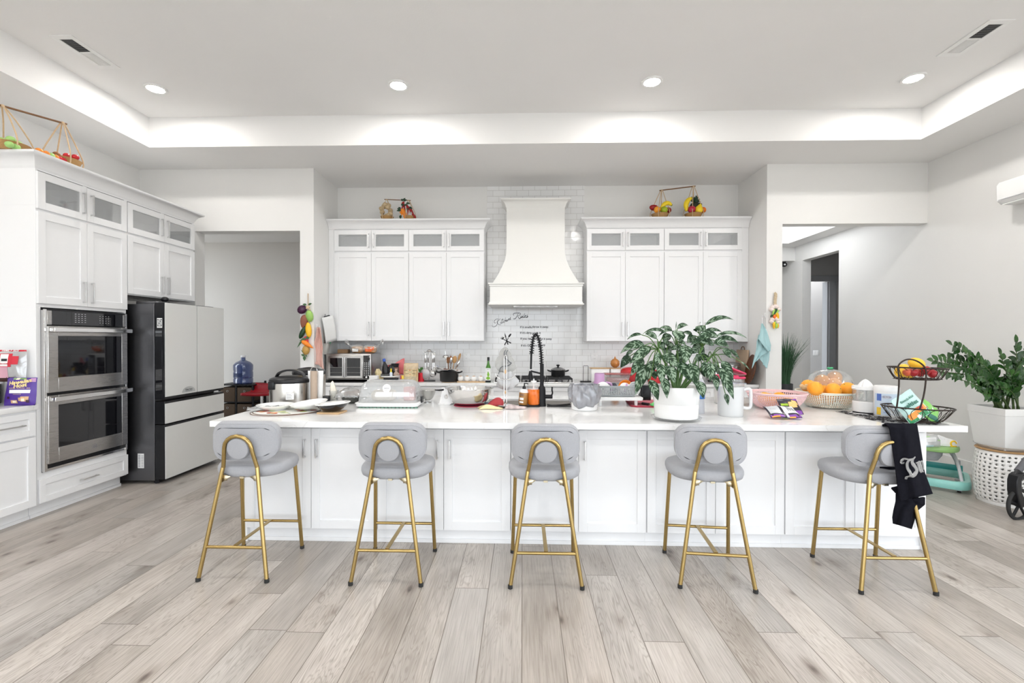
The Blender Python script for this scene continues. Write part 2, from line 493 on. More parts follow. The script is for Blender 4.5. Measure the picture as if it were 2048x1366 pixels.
def weave_mat(name, c1, c2, s=220.0):
    m, N, L, b = _nt(name)
    tc = N.new('ShaderNodeTexCoord'); w = N.new('ShaderNodeTexWave'); w.bands_direction = 'Z'; w.inputs['Scale'].default_value = s / 3; w.inputs['Distortion'].default_value = 2.0; w.inputs['Detail Scale'].default_value = 6
    L.new(tc.outputs['Object'], w.inputs['Vector'])
    nz = N.new('ShaderNodeTexNoise'); nz.inputs['Scale'].default_value = s; L.new(tc.outputs['Object'], nz.inputs['Vector'])
    f = math_(N, L, 'MULTIPLY', math_(N, L, 'ADD', w.outputs['Fac'], nz.outputs['Fac']), 0.6)
    L.new(ramp(N, L, f, [(0.25, c1), (0.7, c2)]), b.inputs['Base Color']); b.inputs['Roughness'].default_value = 0.7
    bp = N.new('ShaderNodeBump'); bp.inputs['Strength'].default_value = 0.6; bp.inputs['Distance'].default_value = 0.003; L.new(f, bp.inputs['Height']); L.new(bp.outputs['Normal'], b.inputs['Normal'])
    return m


M_wall = mat('painted_drywall', (0.80, 0.795, 0.78), 0.75, var=0.012, scale=3, bump=0.10, bscale=90)
M_ceil = mat('ceiling_paint', (0.83, 0.825, 0.815), 0.85, var=0.012, scale=3, bump=0.12, bscale=70)
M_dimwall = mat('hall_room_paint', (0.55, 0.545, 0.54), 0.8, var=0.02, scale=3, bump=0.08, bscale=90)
M_floor = floor_mat()
M_tile = tile_mat()
M_quartz = quartz_mat()
M_white = mat('white_lacquer', (0.825, 0.827, 0.835), 0.36, var=0.006, scale=4)
M_hood = mat('cream_white_lacquer', (0.83, 0.825, 0.80), 0.38, var=0.006, scale=4)
M_trim = mat('white_trim_paint', (0.84, 0.84, 0.83), 0.45, var=0.01)
M_plastic = mat('white_plastic', (0.86, 0.86, 0.86), 0.32, var=0.01)
M_chrome = mat('chrome', (0.78, 0.78, 0.79), 0.12, 1.0, var=0.02)
M_nickel = mat('brushed_nickel', (0.70, 0.70, 0.70), 0.28, 1.0, var=0.05, stretch=(1, 1, 20))
M_steel = steel_mat('stainless_steel')
M_steelv = steel_mat('polished_steel', (0.72, 0.71, 0.70), 0.14, (1, 1, 8))
M_dsteel = steel_mat('dark_stainless', (0.17, 0.17, 0.18), 0.42, (60, 60, 1))
M_black = mat('black_plastic', (0.010, 0.010, 0.012), 0.28, spec=.4, var=0.1)
M_mblack = mat('matte_black', (0.010, 0.010, 0.012), 0.5, spec=.3, var=0.15)
M_bglass = mat('black_glass', (0.006, 0.006, 0.008), 0.05, var=0.0, coat=0.5)
M_pane = thin_glass('lightened_pane', gloss=0.06, body=0.22, bcol=(.80, .82, .84))  # white share put in to lighten the dim cabinet interiors behind
M_clear = thin_glass('clear_plastic', gloss=0.07, body=0.10, bcol=(0.92, 0.92, 0.93))
M_dome = thin_glass('hazy_clear_lid', gloss=0.08, body=0.20, bcol=(0.90, 0.91, 0.93))
M_jar = thin_glass('clear_bottle', gloss=0.02, rough=0.05)
M_frost = thin_glass('milky_plastic', gloss=0.04, rough=0.25, body=0.62, bcol=(0.90, 0.91, 0.92))
M_film = thin_glass('clear_film', gloss=0.16, rough=0.15, body=0.16)
M_gold = mat('brushed_brass', (0.42, 0.30, 0.12), 0.27, 1.0, var=0.10, scale=14, stretch=(1, 1, .2))
M_fabric = mat('grey_wool_fabric', (0.385, 0.39, 0.415), 0.95, var=0.22, scale=300, bump=0.5, bscale=700, sheen=0.2, detail=4)
M_rubber = mat('black_rubber', (0.02, 0.02, 0.02), 0.7, var=0.1)
M_red = mat('red_plastic', (0.55, 0.015, 0.03), 0.3, var=0.05)
M_wood = mat('light_bamboo', (0.60, 0.40, 0.22), 0.5, var=0.18, scale=20, stretch=(1, 6, 6))
M_dwood = mat('carved_dark_wood', (0.13, 0.045, 0.018), 0.38, var=0.45, scale=9, stretch=(1, 1, 5))
M_paper = mat('white_paper', (0.84, 0.84, 0.83), 0.8, var=0.02)
M_print = mat('black_print', (0.02, 0.02, 0.025), 0.5, var=0.0)
M_gprint = mat('grey_print', (0.25, 0.25, 0.27), 0.5, var=0.0)
M_lamp = mat('lamp_diffuser', (1.0, 0.97, 0.93), 0.5, var=0.0, emit=14.0)

# ================================================================== the room
XL, XR, YF, ZS, ZT = -4.97, 5.01, 5.85, 3.69, 4.03      # left / right wall, front wall, soffit, tray ceiling
AL, AR, YB = -2.685, 3.05, 6.62                         # cooking alcove
TL, TR, TY = -4.28, 4.35, 5.17                          # ceiling tray
b = MB().box(-7.0, 8.2, REAR - 0.2, 11.0, -0.12, 0.0)
struct('floor', b, M_floor)
b = MB()
b.box(XL - .15, XL, REAR, YF + .18, 0, ZS + .5)
struct('wall_left', b, M_wall)
b = MB()
b.box(XR, XR + .15, REAR, ADDED_WIN[0], 0, ZS + .5); b.box(XR, XR + .15, ADDED_WIN[1], 7.445, 0, ZS + .5); b.box(XR, XR + .15, *ADDED_WIN, 0, WIN_Z[0]); b.box(XR, XR + .15, *ADDED_WIN, WIN_Z[1], ZS + .5); b.box(XR, XR + .15, 7.445, 8.395, 2.92, ZS + .5); b.box(XR, XR + .15, 8.395, 9.4, 0, ZS + .5)
struct('wall_right', b, M_wall)
b = MB()                                                # front wall with its two doorways
b.box(XL, -4.242, YF, YF + .18, 0, ZS); b.box(-4.242, -2.864, YF, YF + .18, 2.89, ZS)
b.box(-2.864, AL, YF, YB + .9, 0, ZS); b.box(AR, 3.243, YF, 9.4, 0, ZS); b.box(3.243, XR, YF, YF + .15, 2.945, ZS)
struct('wall_front', b, M_wall)
b = MB().box(AL, AR, YB, YB + .15, 0, ZS)
struct('wall_back', b, M_wall)
b = MB()                                                # rear wall (behind the viewer) with three big windows
xs = [XL] + [x for w in WINS for x in w] + [XR]
for i in range(0, len(xs), 2): b.box(xs[i], xs[i + 1], REAR - .15, REAR, 0, ZS)
for x0, x1 in WINS: b.box(x0, x1, REAR - .15, REAR, 0, WIN_Z[0]); b.box(x0, x1, REAR - .15, REAR, WIN_Z[1], ZS)
struct('wall_rear', b, M_wall)
for k, (x0, x1) in enumerate(WINS):
    b = MB()
    for xa in (x0, (x0 + x1) / 2 - .03, x1 - .06): b.box(xa, xa + .06, REAR - .10, REAR - .04, *WIN_Z)
    b.box(x0, x1, REAR - .10, REAR - .04, WIN_Z[1] - .06, WIN_Z[1]); b.box(x0, x1, REAR - .10, REAR - .04, WIN_Z[0], WIN_Z[0] + .06)
    struct('window_%d' % (k + 1), b, M_trim)
b = MB()  # frame of the added side window
for ya in (ADDED_WIN[0], sum(ADDED_WIN) / 2 - .03, ADDED_WIN[1] - .06): b.box(XR + .04, XR + .10, ya, ya + .06, *WIN_Z)
b.box(XR + .04, XR + .10, *ADDED_WIN, WIN_Z[1] - .06, WIN_Z[1]); b.box(XR + .04, XR + .10, *ADDED_WIN, WIN_Z[0], WIN_Z[0] + .06)
struct('window_4', b, M_trim)
b = MB()
b.box(XL, XR, TY, YB + .15, ZS, ZT + .1); b.box(XL, TL, REAR, TY, ZS, ZT + .1); b.box(TR, XR, REAR, TY, ZS, ZT + .1); b.box(TL, TR, REAR, REAR + .7, ZS, ZT + .1)
b.box(TL, TR, REAR + .7, TY, ZT, ZT + .1)
struct('ceiling', b, M_ceil)
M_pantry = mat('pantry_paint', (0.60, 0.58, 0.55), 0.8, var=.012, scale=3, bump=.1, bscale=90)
# passage behind the first doorway
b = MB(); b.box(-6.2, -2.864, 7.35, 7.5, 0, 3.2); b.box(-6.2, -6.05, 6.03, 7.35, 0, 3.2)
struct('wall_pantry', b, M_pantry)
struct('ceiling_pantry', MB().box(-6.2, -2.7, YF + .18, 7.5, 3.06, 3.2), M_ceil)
# hall behind the second doorway
b = MB()
b.box(3.243, 4.68, YF + .15, 9.6, 3.2, 3.3); b.box(4.68, XR, YF + .15, 8.35, 3.2, 3.3); b.box(4.68, XR, 8.35, 9.6, 3.2, 3.3)
b = MB()
b.box(4.70, XR, YF + .15, 8.62, 3.2, 3.6); b.box(3.243, 3.5, YF + .15, 8.62, 3.2, 3.6); b.box(3.5, 4.70, 8.28, 8.62, 3.2, 3.6); b.box(3.5, 4.70, YF + .15, 6.3, 3.2, 3.6); b.box(3.5, 4.70, 6.3, 8.28, 3.5, 3.6)
struct('ceiling_hall', b, M_ceil)
b = MB(); b.box(3.243, XR, 8.62, 8.78, 2.95, 3.6); b.box(3.243, XR, 9.25, 9.4, 0, 3.3); b.box(3.243, XR, 8.78, 9.25, 3.2, 3.3)
struct('wall_hall', b, M_wall)
# room seen through the opening in the hall
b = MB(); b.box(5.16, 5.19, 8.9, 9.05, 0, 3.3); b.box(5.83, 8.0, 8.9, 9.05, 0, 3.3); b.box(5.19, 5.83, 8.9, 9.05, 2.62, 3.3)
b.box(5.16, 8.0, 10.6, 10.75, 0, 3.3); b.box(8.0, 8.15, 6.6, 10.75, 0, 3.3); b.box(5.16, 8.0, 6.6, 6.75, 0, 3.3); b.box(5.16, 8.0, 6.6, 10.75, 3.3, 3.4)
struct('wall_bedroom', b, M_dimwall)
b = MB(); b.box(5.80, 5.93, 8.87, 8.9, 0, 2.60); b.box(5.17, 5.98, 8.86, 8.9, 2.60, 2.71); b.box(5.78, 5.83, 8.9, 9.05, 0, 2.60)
struct('trim_bedroom', b, mat('shaded_trim', (.42, .43, .45), .5, var=.01), bev=.004)  # the casing's shade is put into this darker trim colour
t = thing('ceiling_light', 'added unseen lamp brightening the room beyond the hall opening', 'ceiling light', (6.5, 9.9, 3.298)); obj('diffuser', MB().lathe([(.16, 0), (.15, -.04), (.08, -.06), (0, -.065)], 28), M_lamp, t)
l = bpy.data.lights.new('lamp_light', 'POINT'); l.energy = 13; l.shadow_soft_size = .1; l.color = (.92, .95, 1.0)  # unseen lamp, added to brighten the far wall of that room
o = bpy.data.objects.new('lamp_light', l); COL.objects.link(o); o.parent = t; o.location = (0, 0, -.2)
# baseboards
b = MB(); b.box(XR - .016, XR, REAR, 7.445, 0, .14); b.box(XR - .016, XR, 8.395, 9.25, 0, .14); struct('baseboard_right', b, M_trim, bev=.003)
b = MB(); b.box(-2.864 - .016, -2.864, YF + .02, 7.35, 0, .14); b.box(-6.05, -2.88, 7.334, 7.35, 0, .14); struct('baseboard_pantry', b, M_trim, bev=.003)
b = MB(); b.box(3.243, 3.259, YF, 9.25, 0, .14); b.box(AR, 3.259, YF - .016, YF, 0, .14); struct('baseboard_front', b, M_trim, bev=.003)
# glazed tile field: the splashback strip and the full-height panel behind the hood
b = MB(); b.box(AL, AR, YB - .010, YB, .92, 1.62); b.box(-.513, .879, YB - .0105, YB, 1.62, ZS)
struct('wall_tile', b, M_tile)

# ------------------------------------------------------------------ ceiling lamps and vents
def can(x, y, label):
    t = thing('ceiling_light', label, 'ceiling light', (x, y, ZT - .012), group='recessed ceiling lamps')
    obj('trim_ring', MB().lathe([(.078, 0), (.098, 0), (.102, .006), (.102, .012), (.078, .012)], 32, caps=False), M_trim, t)
    obj('diffuser', MB().lathe([(0, .004), (.079, .004)], 32), M_lamp, t)
    l = bpy.data.lights.new('lamp_light', 'AREA'); l.shape = 'DISK'; l.size = .15; l.energy = CAN_POWER; l.color = (1.0, .985, .96); l.spread = radians(180)
    o = bpy.data.objects.new('lamp_light', l); COL.objects.link(o); o.parent = t; o.location = (0, 0, -.004)
cans = [(-3.715, 'recessed round lamp in the tray ceiling above the wall ovens'), (-1.242, 'recessed round lamp in the tray ceiling, second from the fridge side'),
        (1.265, 'recessed round lamp in the tray ceiling, third from the fridge side'), (3.767, 'recessed round lamp in the tray ceiling nearest the hall')]
for x, l in cans: can(x, 4.57, l)
for y in (2.2, -.2, -2.4):
    for x, l in cans: can(x, y, 'recessed round ceiling lamp in a row behind the viewer')

def vent(x, y, label):
    t = thing('ceiling_vent', label, 'vent', (x, y, ZT), group='ceiling vents')
    b = MB(); b.box(-.10, .10, -.235, -.185, -.008, 0); b.box(-.10, .10, .185, .235, -.008, 0); b.box(-.10, -.055, -.185, .185, -.008, 0); b.box(.055, .10, -.185, .185, -.008, 0); b.box(-.055, .055, -.008, .008, -.007, 0)
    obj('frame', b, M_trim, t, bev=.002)
    obj('duct_opening', MB().box(-.056, .056, -.186, .186, -.0012, -.0004), M_mblack, t)
    b = MB()
    for k in range(13):
        yy = .012 + k * .0135
        b.add([(-.055, yy, -.002), (.055, yy, -.002), (.055, yy + .012, -.0065), (-.055, yy + .012, -.0065)], [(0, 1, 2, 3)], False)
        yy = -.180 + k * .0135
        b.add([(-.055, yy + .0085, -.0015), (.055, yy + .0085, -.0015), (.055, yy, -.007), (-.055, yy, -.007)], [(0, 1, 2, 3)], False)
    obj('louver', b, M_trim, t, thick=.0008)
vent(-3.86, 3.98, 'white slotted air vent in the tray ceiling on the oven side')
vent(3.78, 3.99, 'white slotted air vent in the tray ceiling on the hall side')

# hall lamp that floods the small hall tray
t = thing('ceiling_light', 'flush bright lamp in the hall ceiling recess', 'ceiling light', (4.1, 7.5, 3.5))
obj('trim_ring', MB().lathe([(.15, -.03), (.17, -.03), (.175, 0)], 32, caps=False), M_trim, t)
obj('diffuser', MB().lathe([(0, -.035), (.12, -.034), (.15, -.028)], 32), M_lamp, t)
l = bpy.data.lights.new('lamp_light', 'POINT'); l.energy = 19; l.shadow_soft_size = .12; l.color = (.93, .96, 1.0)
o = bpy.data.objects.new('lamp_light', l); COL.objects.link(o); o.parent = t; o.location = (0, 0, -.2)

# ================================================================== cabinets
# a unit is built facing local -y: x = width from its first corner, y = depth from the face, z = height
def shaker(x0, x1, z0, z1, glass=False, rail=.062, t=.02):
    g = .0015; x0 += g; x1 -= g; z0 += g; z1 -= g
    b = MB()
    b.box(x0, x0 + rail, -t, 0, z0, z1); b.box(x1 - rail, x1, -t, 0, z0, z1)
    b.box(x0 + rail, x1 - rail, -t, 0, z0, z0 + rail); b.box(x0 + rail, x1 - rail, -t, 0, z1 - rail, z1)
    if not glass: b.box(x0 + rail - .002, x1 - rail + .002, -t + .010, -.002, z0 + rail - .002, z1 - rail + .002)
    return b


def pull(x, z, length, vert=True):
    """square bar pull on two posts, centre (x, z), standing off a front at y = -0.02"""
    b = MB(); h = length / 2
    if vert:
        b.box(x - .005, x + .005, -.052, -.042, z - h, z + h)
        for s in (-1, 1): b.box(x - .005, x + .005, -.045, -.019, z + s * h - (.010 if s > 0 else 0), z + s * h + (0 if s > 0 else .010))
    else:
        b.box(x - h, x + h, -.052, -.042, z - .005, z + .005)
        for s in (-1, 1): b.box(x + s * h - (.010 if s > 0 else 0), x + s * h + (0 if s > 0 else .010), -.045, -.019, z - .005, z + .005)
    return b


def cabinet(name, label, loc, rz, w, d, z0, z1, fronts, shells=(), toe=None, group=None, paint=None, cat='cabinet', ends=(0, 0)):
    """fronts: (kind, x0, x1, z0, z1, handle) with handle = (x, z, length, vertical) or None"""
    paint = paint or M_white
    t = thing(name, label, cat, loc, rz, group)
    b = MB(); zs = sorted(shells); z = z0
    for s0, s1 in zs:                       # open boxes behind glass doors
        if s0 > z: b.box(0, w, 0, d, z, s0)
        b.box(0, .018, 0, d, s0, s1); b.box(w - .018, w, 0, d, s0, s1); b.box(.018, w - .018, d - .012, d, s0, s1)
        b.box(.018, w - .018, 0, d - .012, s0, s0 + .012); b.box(.018, w - .018, 0, d - .012, s1 - .012, s1); z = s1
        b.box(w / 2 - .02, w / 2 + .02, .0, .02, s0, s1)
    if z < z1: b.box(0, w, 0, d, z, z1)
    obj('body', b, paint, t, bev=.0015)
    if toe:
        obj('toe_kick', MB().box(-ends[0], w + ends[1], toe[0], toe[0] + .02, 0, toe[1]).box(-ends[0], w + ends[1], toe[0] - .012, toe[0], 0, .028), paint, t, bev=.002)
    for kind, x0, x1, a0, a1, hd in fronts:
        f = obj('drawer_front' if kind == 'drawer' else 'glass_door' if kind == 'glass' else 'door', shaker(x0, x1, a0, a1, kind == 'glass', .05 if kind == 'drawer' else .062), paint, t, bev=.0012)
        if kind == 'glass': obj('pane', MB().box(x0 + .062, x1 - .062, -.012, -.008, a0 + .062, a1 - .062), M_pane, f)
        if hd: obj('handle', pull(*hd), M_nickel, f, bev=.001)
    return t


# ---- island: five two-door units under one worktop
IX0, IX1, IY = -2.035, 2.846, 3.34
uw = (IX1 - IX0) / 5
where = ['behind the bar stool nearest the fridge', 'behind the second bar stool from the fridge', 'in the middle of the island behind the third bar stool',
         'behind the fourth bar stool, under the big potted plant', 'behind the bar stool with the black garment']
for k in range(5):
    x = IX0 + k * uw
    cabinet('island_cabinet', 'white two-door island base cabinet ' + where[k], (x, IY, 0), 0, uw, .66, .105, .88,
            [('door', .003, uw / 2, .108, .845, (uw / 2 - .045, .70, .135, True)), ('door', uw / 2, uw - .003, .108, .845, (uw / 2 + .045, .70, .135, True))],
            toe=(.03, .105), group='island base cabinets')
for x, lb in ((IX0 - .02, 'white end panel of the island on the fridge side'), (IX1, 'white end panel of the island on the plant side')):
    solo('end_panel', lb, 'panel', MB().box(x, x + .02, IY, 4.64, 0, .88), M_white, bev=.0015)
solo('back_panel', 'white panel closing the island towards the stove', 'panel', MB().box(IX0, IX1, 4.60, 4.64, .0, .88), M_white, bev=.0015)
b = MB()                                                # the slab is cut out for the sink
SKX0, SKX1, SKY0, SKY1 = -.32, .52, 4.03, 4.45
b.box(-2.20, SKX0, 3.172, 4.68, .88, .92); b.box(SKX1, 2.993, 3.172, 4.68, .88, .92); b.box(SKX0, SKX1, 3.172, SKY0, .88, .92); b.box(SKX0, SKX1, SKY1, 4.68, .88, .92)
solo('worktop', 'long white quartz island worktop with faint grey veins', 'countertop', b, M_quartz)
# ---- cooking wall: base units, worktop
bx = [AL + .005, -1.56, -.43, .87, 1.93, AR - .005]
nm = ['white base cabinet with drawers under the French-door toaster oven', 'white base cabinet with drawers under the utensils and cooking pot', 'white wide drawer unit under the gas cooktop',
      'white base cabinet with drawers behind the dish rack and plant', 'white base cabinet with drawers in the alcove corner under the wooden tray']
for k in range(5):
    w = bx[k + 1] - bx[k]; n = 1 if k == 2 else 2; fr = []
    for j in range(n):
        a, c = w * j / n + .004, w * (j + 1) / n - .004
        fr.append(('drawer', a, c, .70, .872, ((a + c) / 2, .786, .15, False)))
        if k == 2:
            fr += [('drawer', a, c, .41, .695, ((a + c) / 2, .62, .15, False)), ('drawer', a, c, .11, .405, ((a + c) / 2, .33, .15, False))]
        else:
            fr.append(('door', a, c, .11, .695, (c - .045 if j == 0 else a + .045, .60, .135, True)))
    cabinet('base_cabinet', nm[k], (bx[k], 6.04, 0), 0, w, YB - .03 - 6.04, .10, .88, fr, toe=(.06, .10), group='base cabinets of the cooking wall')
solo('worktop', 'white quartz worktop along the tiled cooking wall', 'countertop', MB().rbox(AL + .004, AR - .004, 6.0, YB - .012, .88, .92, r=.004, e=.003, k=2), M_quartz)
# ---- wall cabinets either side of the hood
def wall_bank(x0, x1, fill_l, fill_r, names):
    w = (x1 - x0) / 2
    for k in range(2):
        h = w / 2; fr = []
        for j in range(2):
            a, c = j * h + (.002 if j == 0 else 0), (j + 1) * h - (0 if j == 0 else .002)
            hx = h - .035 if j == 0 else h + .035
            fr.append(('door', a, c, 1.475, 2.685, (hx, 1.64, .19, True)))
            fr.append(('glass', a, c, 2.71, 3.0, (hx, 2.855, .19, True)))
        cabinet('wall_cabinet', names[k], (x0 + k * w, 6.31, 0), 0, w, YB - .02 - 6.31, 1.47, 3.02, fr, shells=[(2.73, 2.985)], group='wall cabinets beside the hood')
    return w
wall_bank(-2.606, -.527, 0, 0, ['tall white wall cabinet with glass top doors above the toaster oven', 'tall white wall cabinet with glass top doors beside the hood, above the cooking pot'])
wall_bank(.871, 2.959, 0, 0, ['tall white wall cabinet with glass top doors beside the hood, above the onion jar', 'tall white wall cabinet with glass top doors in the alcove corner, above the potted plant'])
solo('filler_panel', 'narrow white filler strip between wall cabinet and wall, on the oven side', 'panel', MB().box(AL + .002, -2.606, 6.305, 6.33, 1.47, 3.02), M_white, bev=.0015)
solo('filler_panel', 'narrow white filler strip between wall cabinet and wall, on the hall side', 'panel', MB().box(2.959, AR - .002, 6.305, 6.33, 1.47, 3.02), M_white, bev=.0015)


def crown(path, z0, z1, out):
    """cove moulding swept along path [(x, y, nx, ny)] with outward normals"""
    prof = [(0, 0), (.006, .012), (.010, .02), (.018, .045), (.034, .07), (.055, .088), (.07, .096), (.074, .102), (.074, .115)]
    sc = out / .074; hz = (z1 - z0) / .115
    rings = [[(x + nx * o * sc, y + ny * o * sc, z0 + z * hz) for x, y, nx, ny in path] for o, z in prof]
    b = MB(); b.loft(rings, closed=False, smooth=False)
    b.loft([rings[-1], [(x - nx * .02, y - ny * .02, z1) for x, y, nx, ny in path]], closed=False, smooth=False)
    return b
q = 1.0
b = crown([(AL + .003, 6.30, 0, -1), (-.527, 6.30, q, -q), (-.527, YB - .012, q, 0)], 3.012, 3.135, .085); b.box(AL + .004, -.53, 6.31, YB - .014, 3.10, 3.13)
solo('crown_moulding', 'white cove crown on the wall cabinets carrying the garlic and pepper baskets', 'moulding', b, M_white)
b = crown([(.871, YB - .012, -q, 0), (.871, 6.30, -q, -q), (AR - .003, 6.30, 0, -1)], 3.012, 3.14, .085); b.box(.874, AR - .004, 6.31, YB - .014, 3.10, 3.135)
solo('crown_moulding', 'white cove crown on the wall cabinets carrying the fruit baskets', 'moulding', b, M_white)

# ---- range hood
t = thing('range_hood', 'cream white flared wooden range hood above the cooktop', 'range hood', (.175, YB - .012, 0))
HD = .56
b = MB(); rings = []
for z, hw, dp in [(3.38, .395, .33), (2.85, .395, .33), (2.68, .398, .333), (2.58, .415, .35), (2.48, .45, .385), (2.38, .497, .43), (2.30, .54, .475), (2.235, .578, .52)]:
    rings.append([(-hw, 0, z), (-hw, -dp, z), (hw, -dp, z), (hw, 0, z)])
b.loft(rings, True, True); obj('canopy', b, M_hood, t)
b = MB(); b.box(-.605, .605, -HD, 0, 1.965, 2.215)
obj('apron', b, M_hood, t, bev=.002)
b = MB(); b.box(-.628, .628, -HD - .022, 0, 2.222, 2.24); b.box(-.615, .615, -HD - .010, 0, 2.195, 2.222); b.box(-.615, .615, -HD - .010, 0, 1.968, 1.988); b.box(-.628, .628, -HD - .022, 0, 1.952, 1.968)
obj('apron_moulding', b, M_hood, t, bev=.003)
b = crown([(-.395, 0, -1, 0), (-.395, -.33, -1, -1), (.395, -.33, 1, -1), (.395, 0, 1, 0)], 3.285, 3.40, .075); b.box(-.39, .39, -.325, 0, 3.36, 3.395)
obj('crown', b, M_hood, t)
b = MB(); b.box(-.30, .30, -.40, -.14, 1.93, 1.955)
for k in range(5): b.box(-.26 + k * .11, -.18 + k * .11, -.41, -.40, 1.936, 1.948)
obj('filter_insert', b, M_steel, t, bev=.003)

# ---- oven tower and fridge cabinet on the left wall
LX = -4.02
def hnd(x, z, l=.19): return (x, z, l, True)
TW = 4.555 - 3.69
t = thing('oven_tower', 'tall white oven cabinet with glass top doors and a bottom drawer', 'cabinet', (LX, 3.69, 0), radians(90))
b = MB(); D = .62
b.box(0, TW, 0, D, 1.76, 2.60); b.box(0, TW, 0, D, .115, .375); b.box(0, .038, 0, D, .375, 1.76); b.box(TW - .022, TW, 0, D, .375, 1.76); b.box(.038, TW - .022, .6, D, .375, 1.76)
b.box(0, .018, 0, D, 2.60, 2.91); b.box(TW - .018, TW, 0, D, 2.60, 2.91); b.box(.018, TW - .018, D - .02, D, 2.60, 2.91); b.box(.018, TW - .018, 0, D, 2.895, 2.91); b.box(TW / 2 - .02, TW / 2 + .02, 0, .02, 2.6, 2.9)
obj('body', b, M_white, t, bev=.0015)
obj('toe_kick', MB().box(0, TW, .07, .09, 0, .115).box(0, TW, .058, .07, 0, .03), M_white, t, bev=.002)
def fr(kind, x0, x1, z0, z1, h, par, vert=True):
    f = obj({'glass': 'glass_door', 'drawer': 'drawer_front'}.get(kind, 'door'), shaker(x0, x1, z0, z1, kind == 'glass', .05 if kind == 'drawer' else .062), M_white, par, bev=.0012)
    if kind == 'glass': obj('pane', MB().box(x0 + .062, x1 - .062, -.012, -.008, z0 + .062, z1 - .062), M_pane, f)
    if h: obj('handle', pull(*h), M_nickel, f, bev=.001)
h = TW / 2
fr('door', .003, h, 1.79, 2.555, hnd(h - .04, 1.92), t); fr('door', h, TW - .003, 1.79, 2.555, hnd(h + .04, 1.92), t)
fr('glass', .003, h, 2.575, 2.885, hnd(h - .04, 2.73), t); fr('glass', h, TW - .003, 2.575, 2.885, hnd(h + .04, 2.73), t)
fr('drawer', .003, TW - .003, .125, .325, (h, .22, .16, False), t)
# double wall oven
ov = thing('double_oven', 'stainless double wall oven with black glass doors', 'oven', (LX, 3.69 + .038, .38), radians(90))
ow = TW - .06
b = MB(); b.box(0, ow, .0, .55, .0, 1.36); b.box(0, ow, -.022, 0, 1.355, 1.37)
obj('body', b, M_black, ov, bev=.002)
b = MB(); b.box(0, .022, -.03, 0, 0, 1.365); b.box(ow - .018, ow, -.03, 0, 0, 1.365); b.box(.022, ow - .018, -.02, 0, 0, .02)
obj('side_trim', b, M_steelv, ov, bev=.002)
cp = obj('control_panel', MB().box(.06, ow - .05, -.034, 0, 1.235, 1.355), M_bglass, ov, bev=.002)
b = MB()
for ix in range(4):
    for iz in range(5): b.box(.26 + ix * .03, .274 + ix * .03, -.0348, -.0338, 1.262 + iz * .018, 1.267 + iz * .018)
for ix in range(4):
    for iz in range(4): b.box(.50 + ix * .03, .508 + ix * .03, -.0348, -.0338, 1.262 + iz * .021, 1.268 + iz * .021)
obj('key_markings', b, mat('panel_print', (.45, .45, .46), .5, var=0), cp)
obj('panel_end', MB().box(.022, .06, -.034, 0, 1.235, 1.355).box(ow - .05, ow - .018, -.034, 0, 1.235, 1.355), M_steel, ov, bev=.002)
for z0, z1, lab in ((.66, 1.225, 0), (.06, .635, 1)):
    b = MB(); b.box(.022, .105, -.042, -.004, z0, z1); b.box(ow - .075, ow - .01, -.042, -.004, z0, z1); b.box(.105, ow - .075, -.042, -.004, z0, z0 + .125); b.box(.105, ow - .075, -.042, -.004, z1 - .085, z1)
    d = obj('oven_door', b, M_steel, ov, bev=.003)
    obj('door_glass', MB().box(.105, ow - .075, -.040, -.006, z0 + .125, z1 - .085), M_bglass, d)
    b = MB(); b.box(.03, ow - .002, -.092, -.068, z1 - .052, z1 - .012); b.box(.03, .055, -.07, -.04, z1 - .05, z1 - .014); b.box(ow - .03, ow - .005, -.07, -.04, z1 - .05, z1 - .014)
    obj('handle', b, M_steelv, d, bev=.005)
    if lab:
        c = (ow * .54, -.0425, z0 + .055); b = MB().tube([(c[0] + .024 * cos(a), c[1], c[2] + .024 * sin(a)) for a in [2 * pi * k / 24 for k in range(24)]], .0015, 6, True)
        b.text('GE', .03, T(c[0], c[1] - .0006, c[2], rx=radians(90)), .25, .0005)
        obj('badge', b, M_gprint, d)
# fridge cabinet
FW = 5.515 - 4.555
t = thing('overfridge_cabinet', 'white wall cabinet with glass top doors above the fridge', 'cabinet', (LX, 4.556, 0), radians(90))
b = MB(); b.box(0, FW, 0, D, 1.945, 2.60)
b.box(0, .018, 0, D, 2.60, 2.91); b.box(FW - .018, FW, 0, D, 2.60, 2.91); b.box(.018, FW - .018, D - .02, D, 2.60, 2.91); b.box(.018, FW - .018, 0, D, 2.895, 2.91); b.box(FW / 2 - .02, FW / 2 + .02, 0, .02, 2.6, 2.9)
obj('body', b, M_white, t, bev=.0015)
h = FW / 2
fr('door', .003, h, 1.955, 2.555, hnd(h - .04, 2.09), t); fr('door', h, FW - .003, 1.955, 2.555, hnd(h + .04, 2.09), t)
fr('glass', .003, h, 2.575, 2.885, hnd(h - .04, 2.73), t); fr('glass', h, FW - .003, 2.575, 2.885, hnd(h + .04, 2.73), t)
b = crown([(LX - .63, 3.69, 0, -1), (LX, 3.69, 1, -1), (LX, 5.515, 1, 1), (LX - .3, 5.515, 0, 1)], 2.905, 3.025, .085); b.box(LX - .63, LX, 3.70, 5.51, 2.99, 3.02)
solo('crown_moulding', 'white cove crown on top of the oven tower and fridge cabinet', 'moulding', b, M_white)
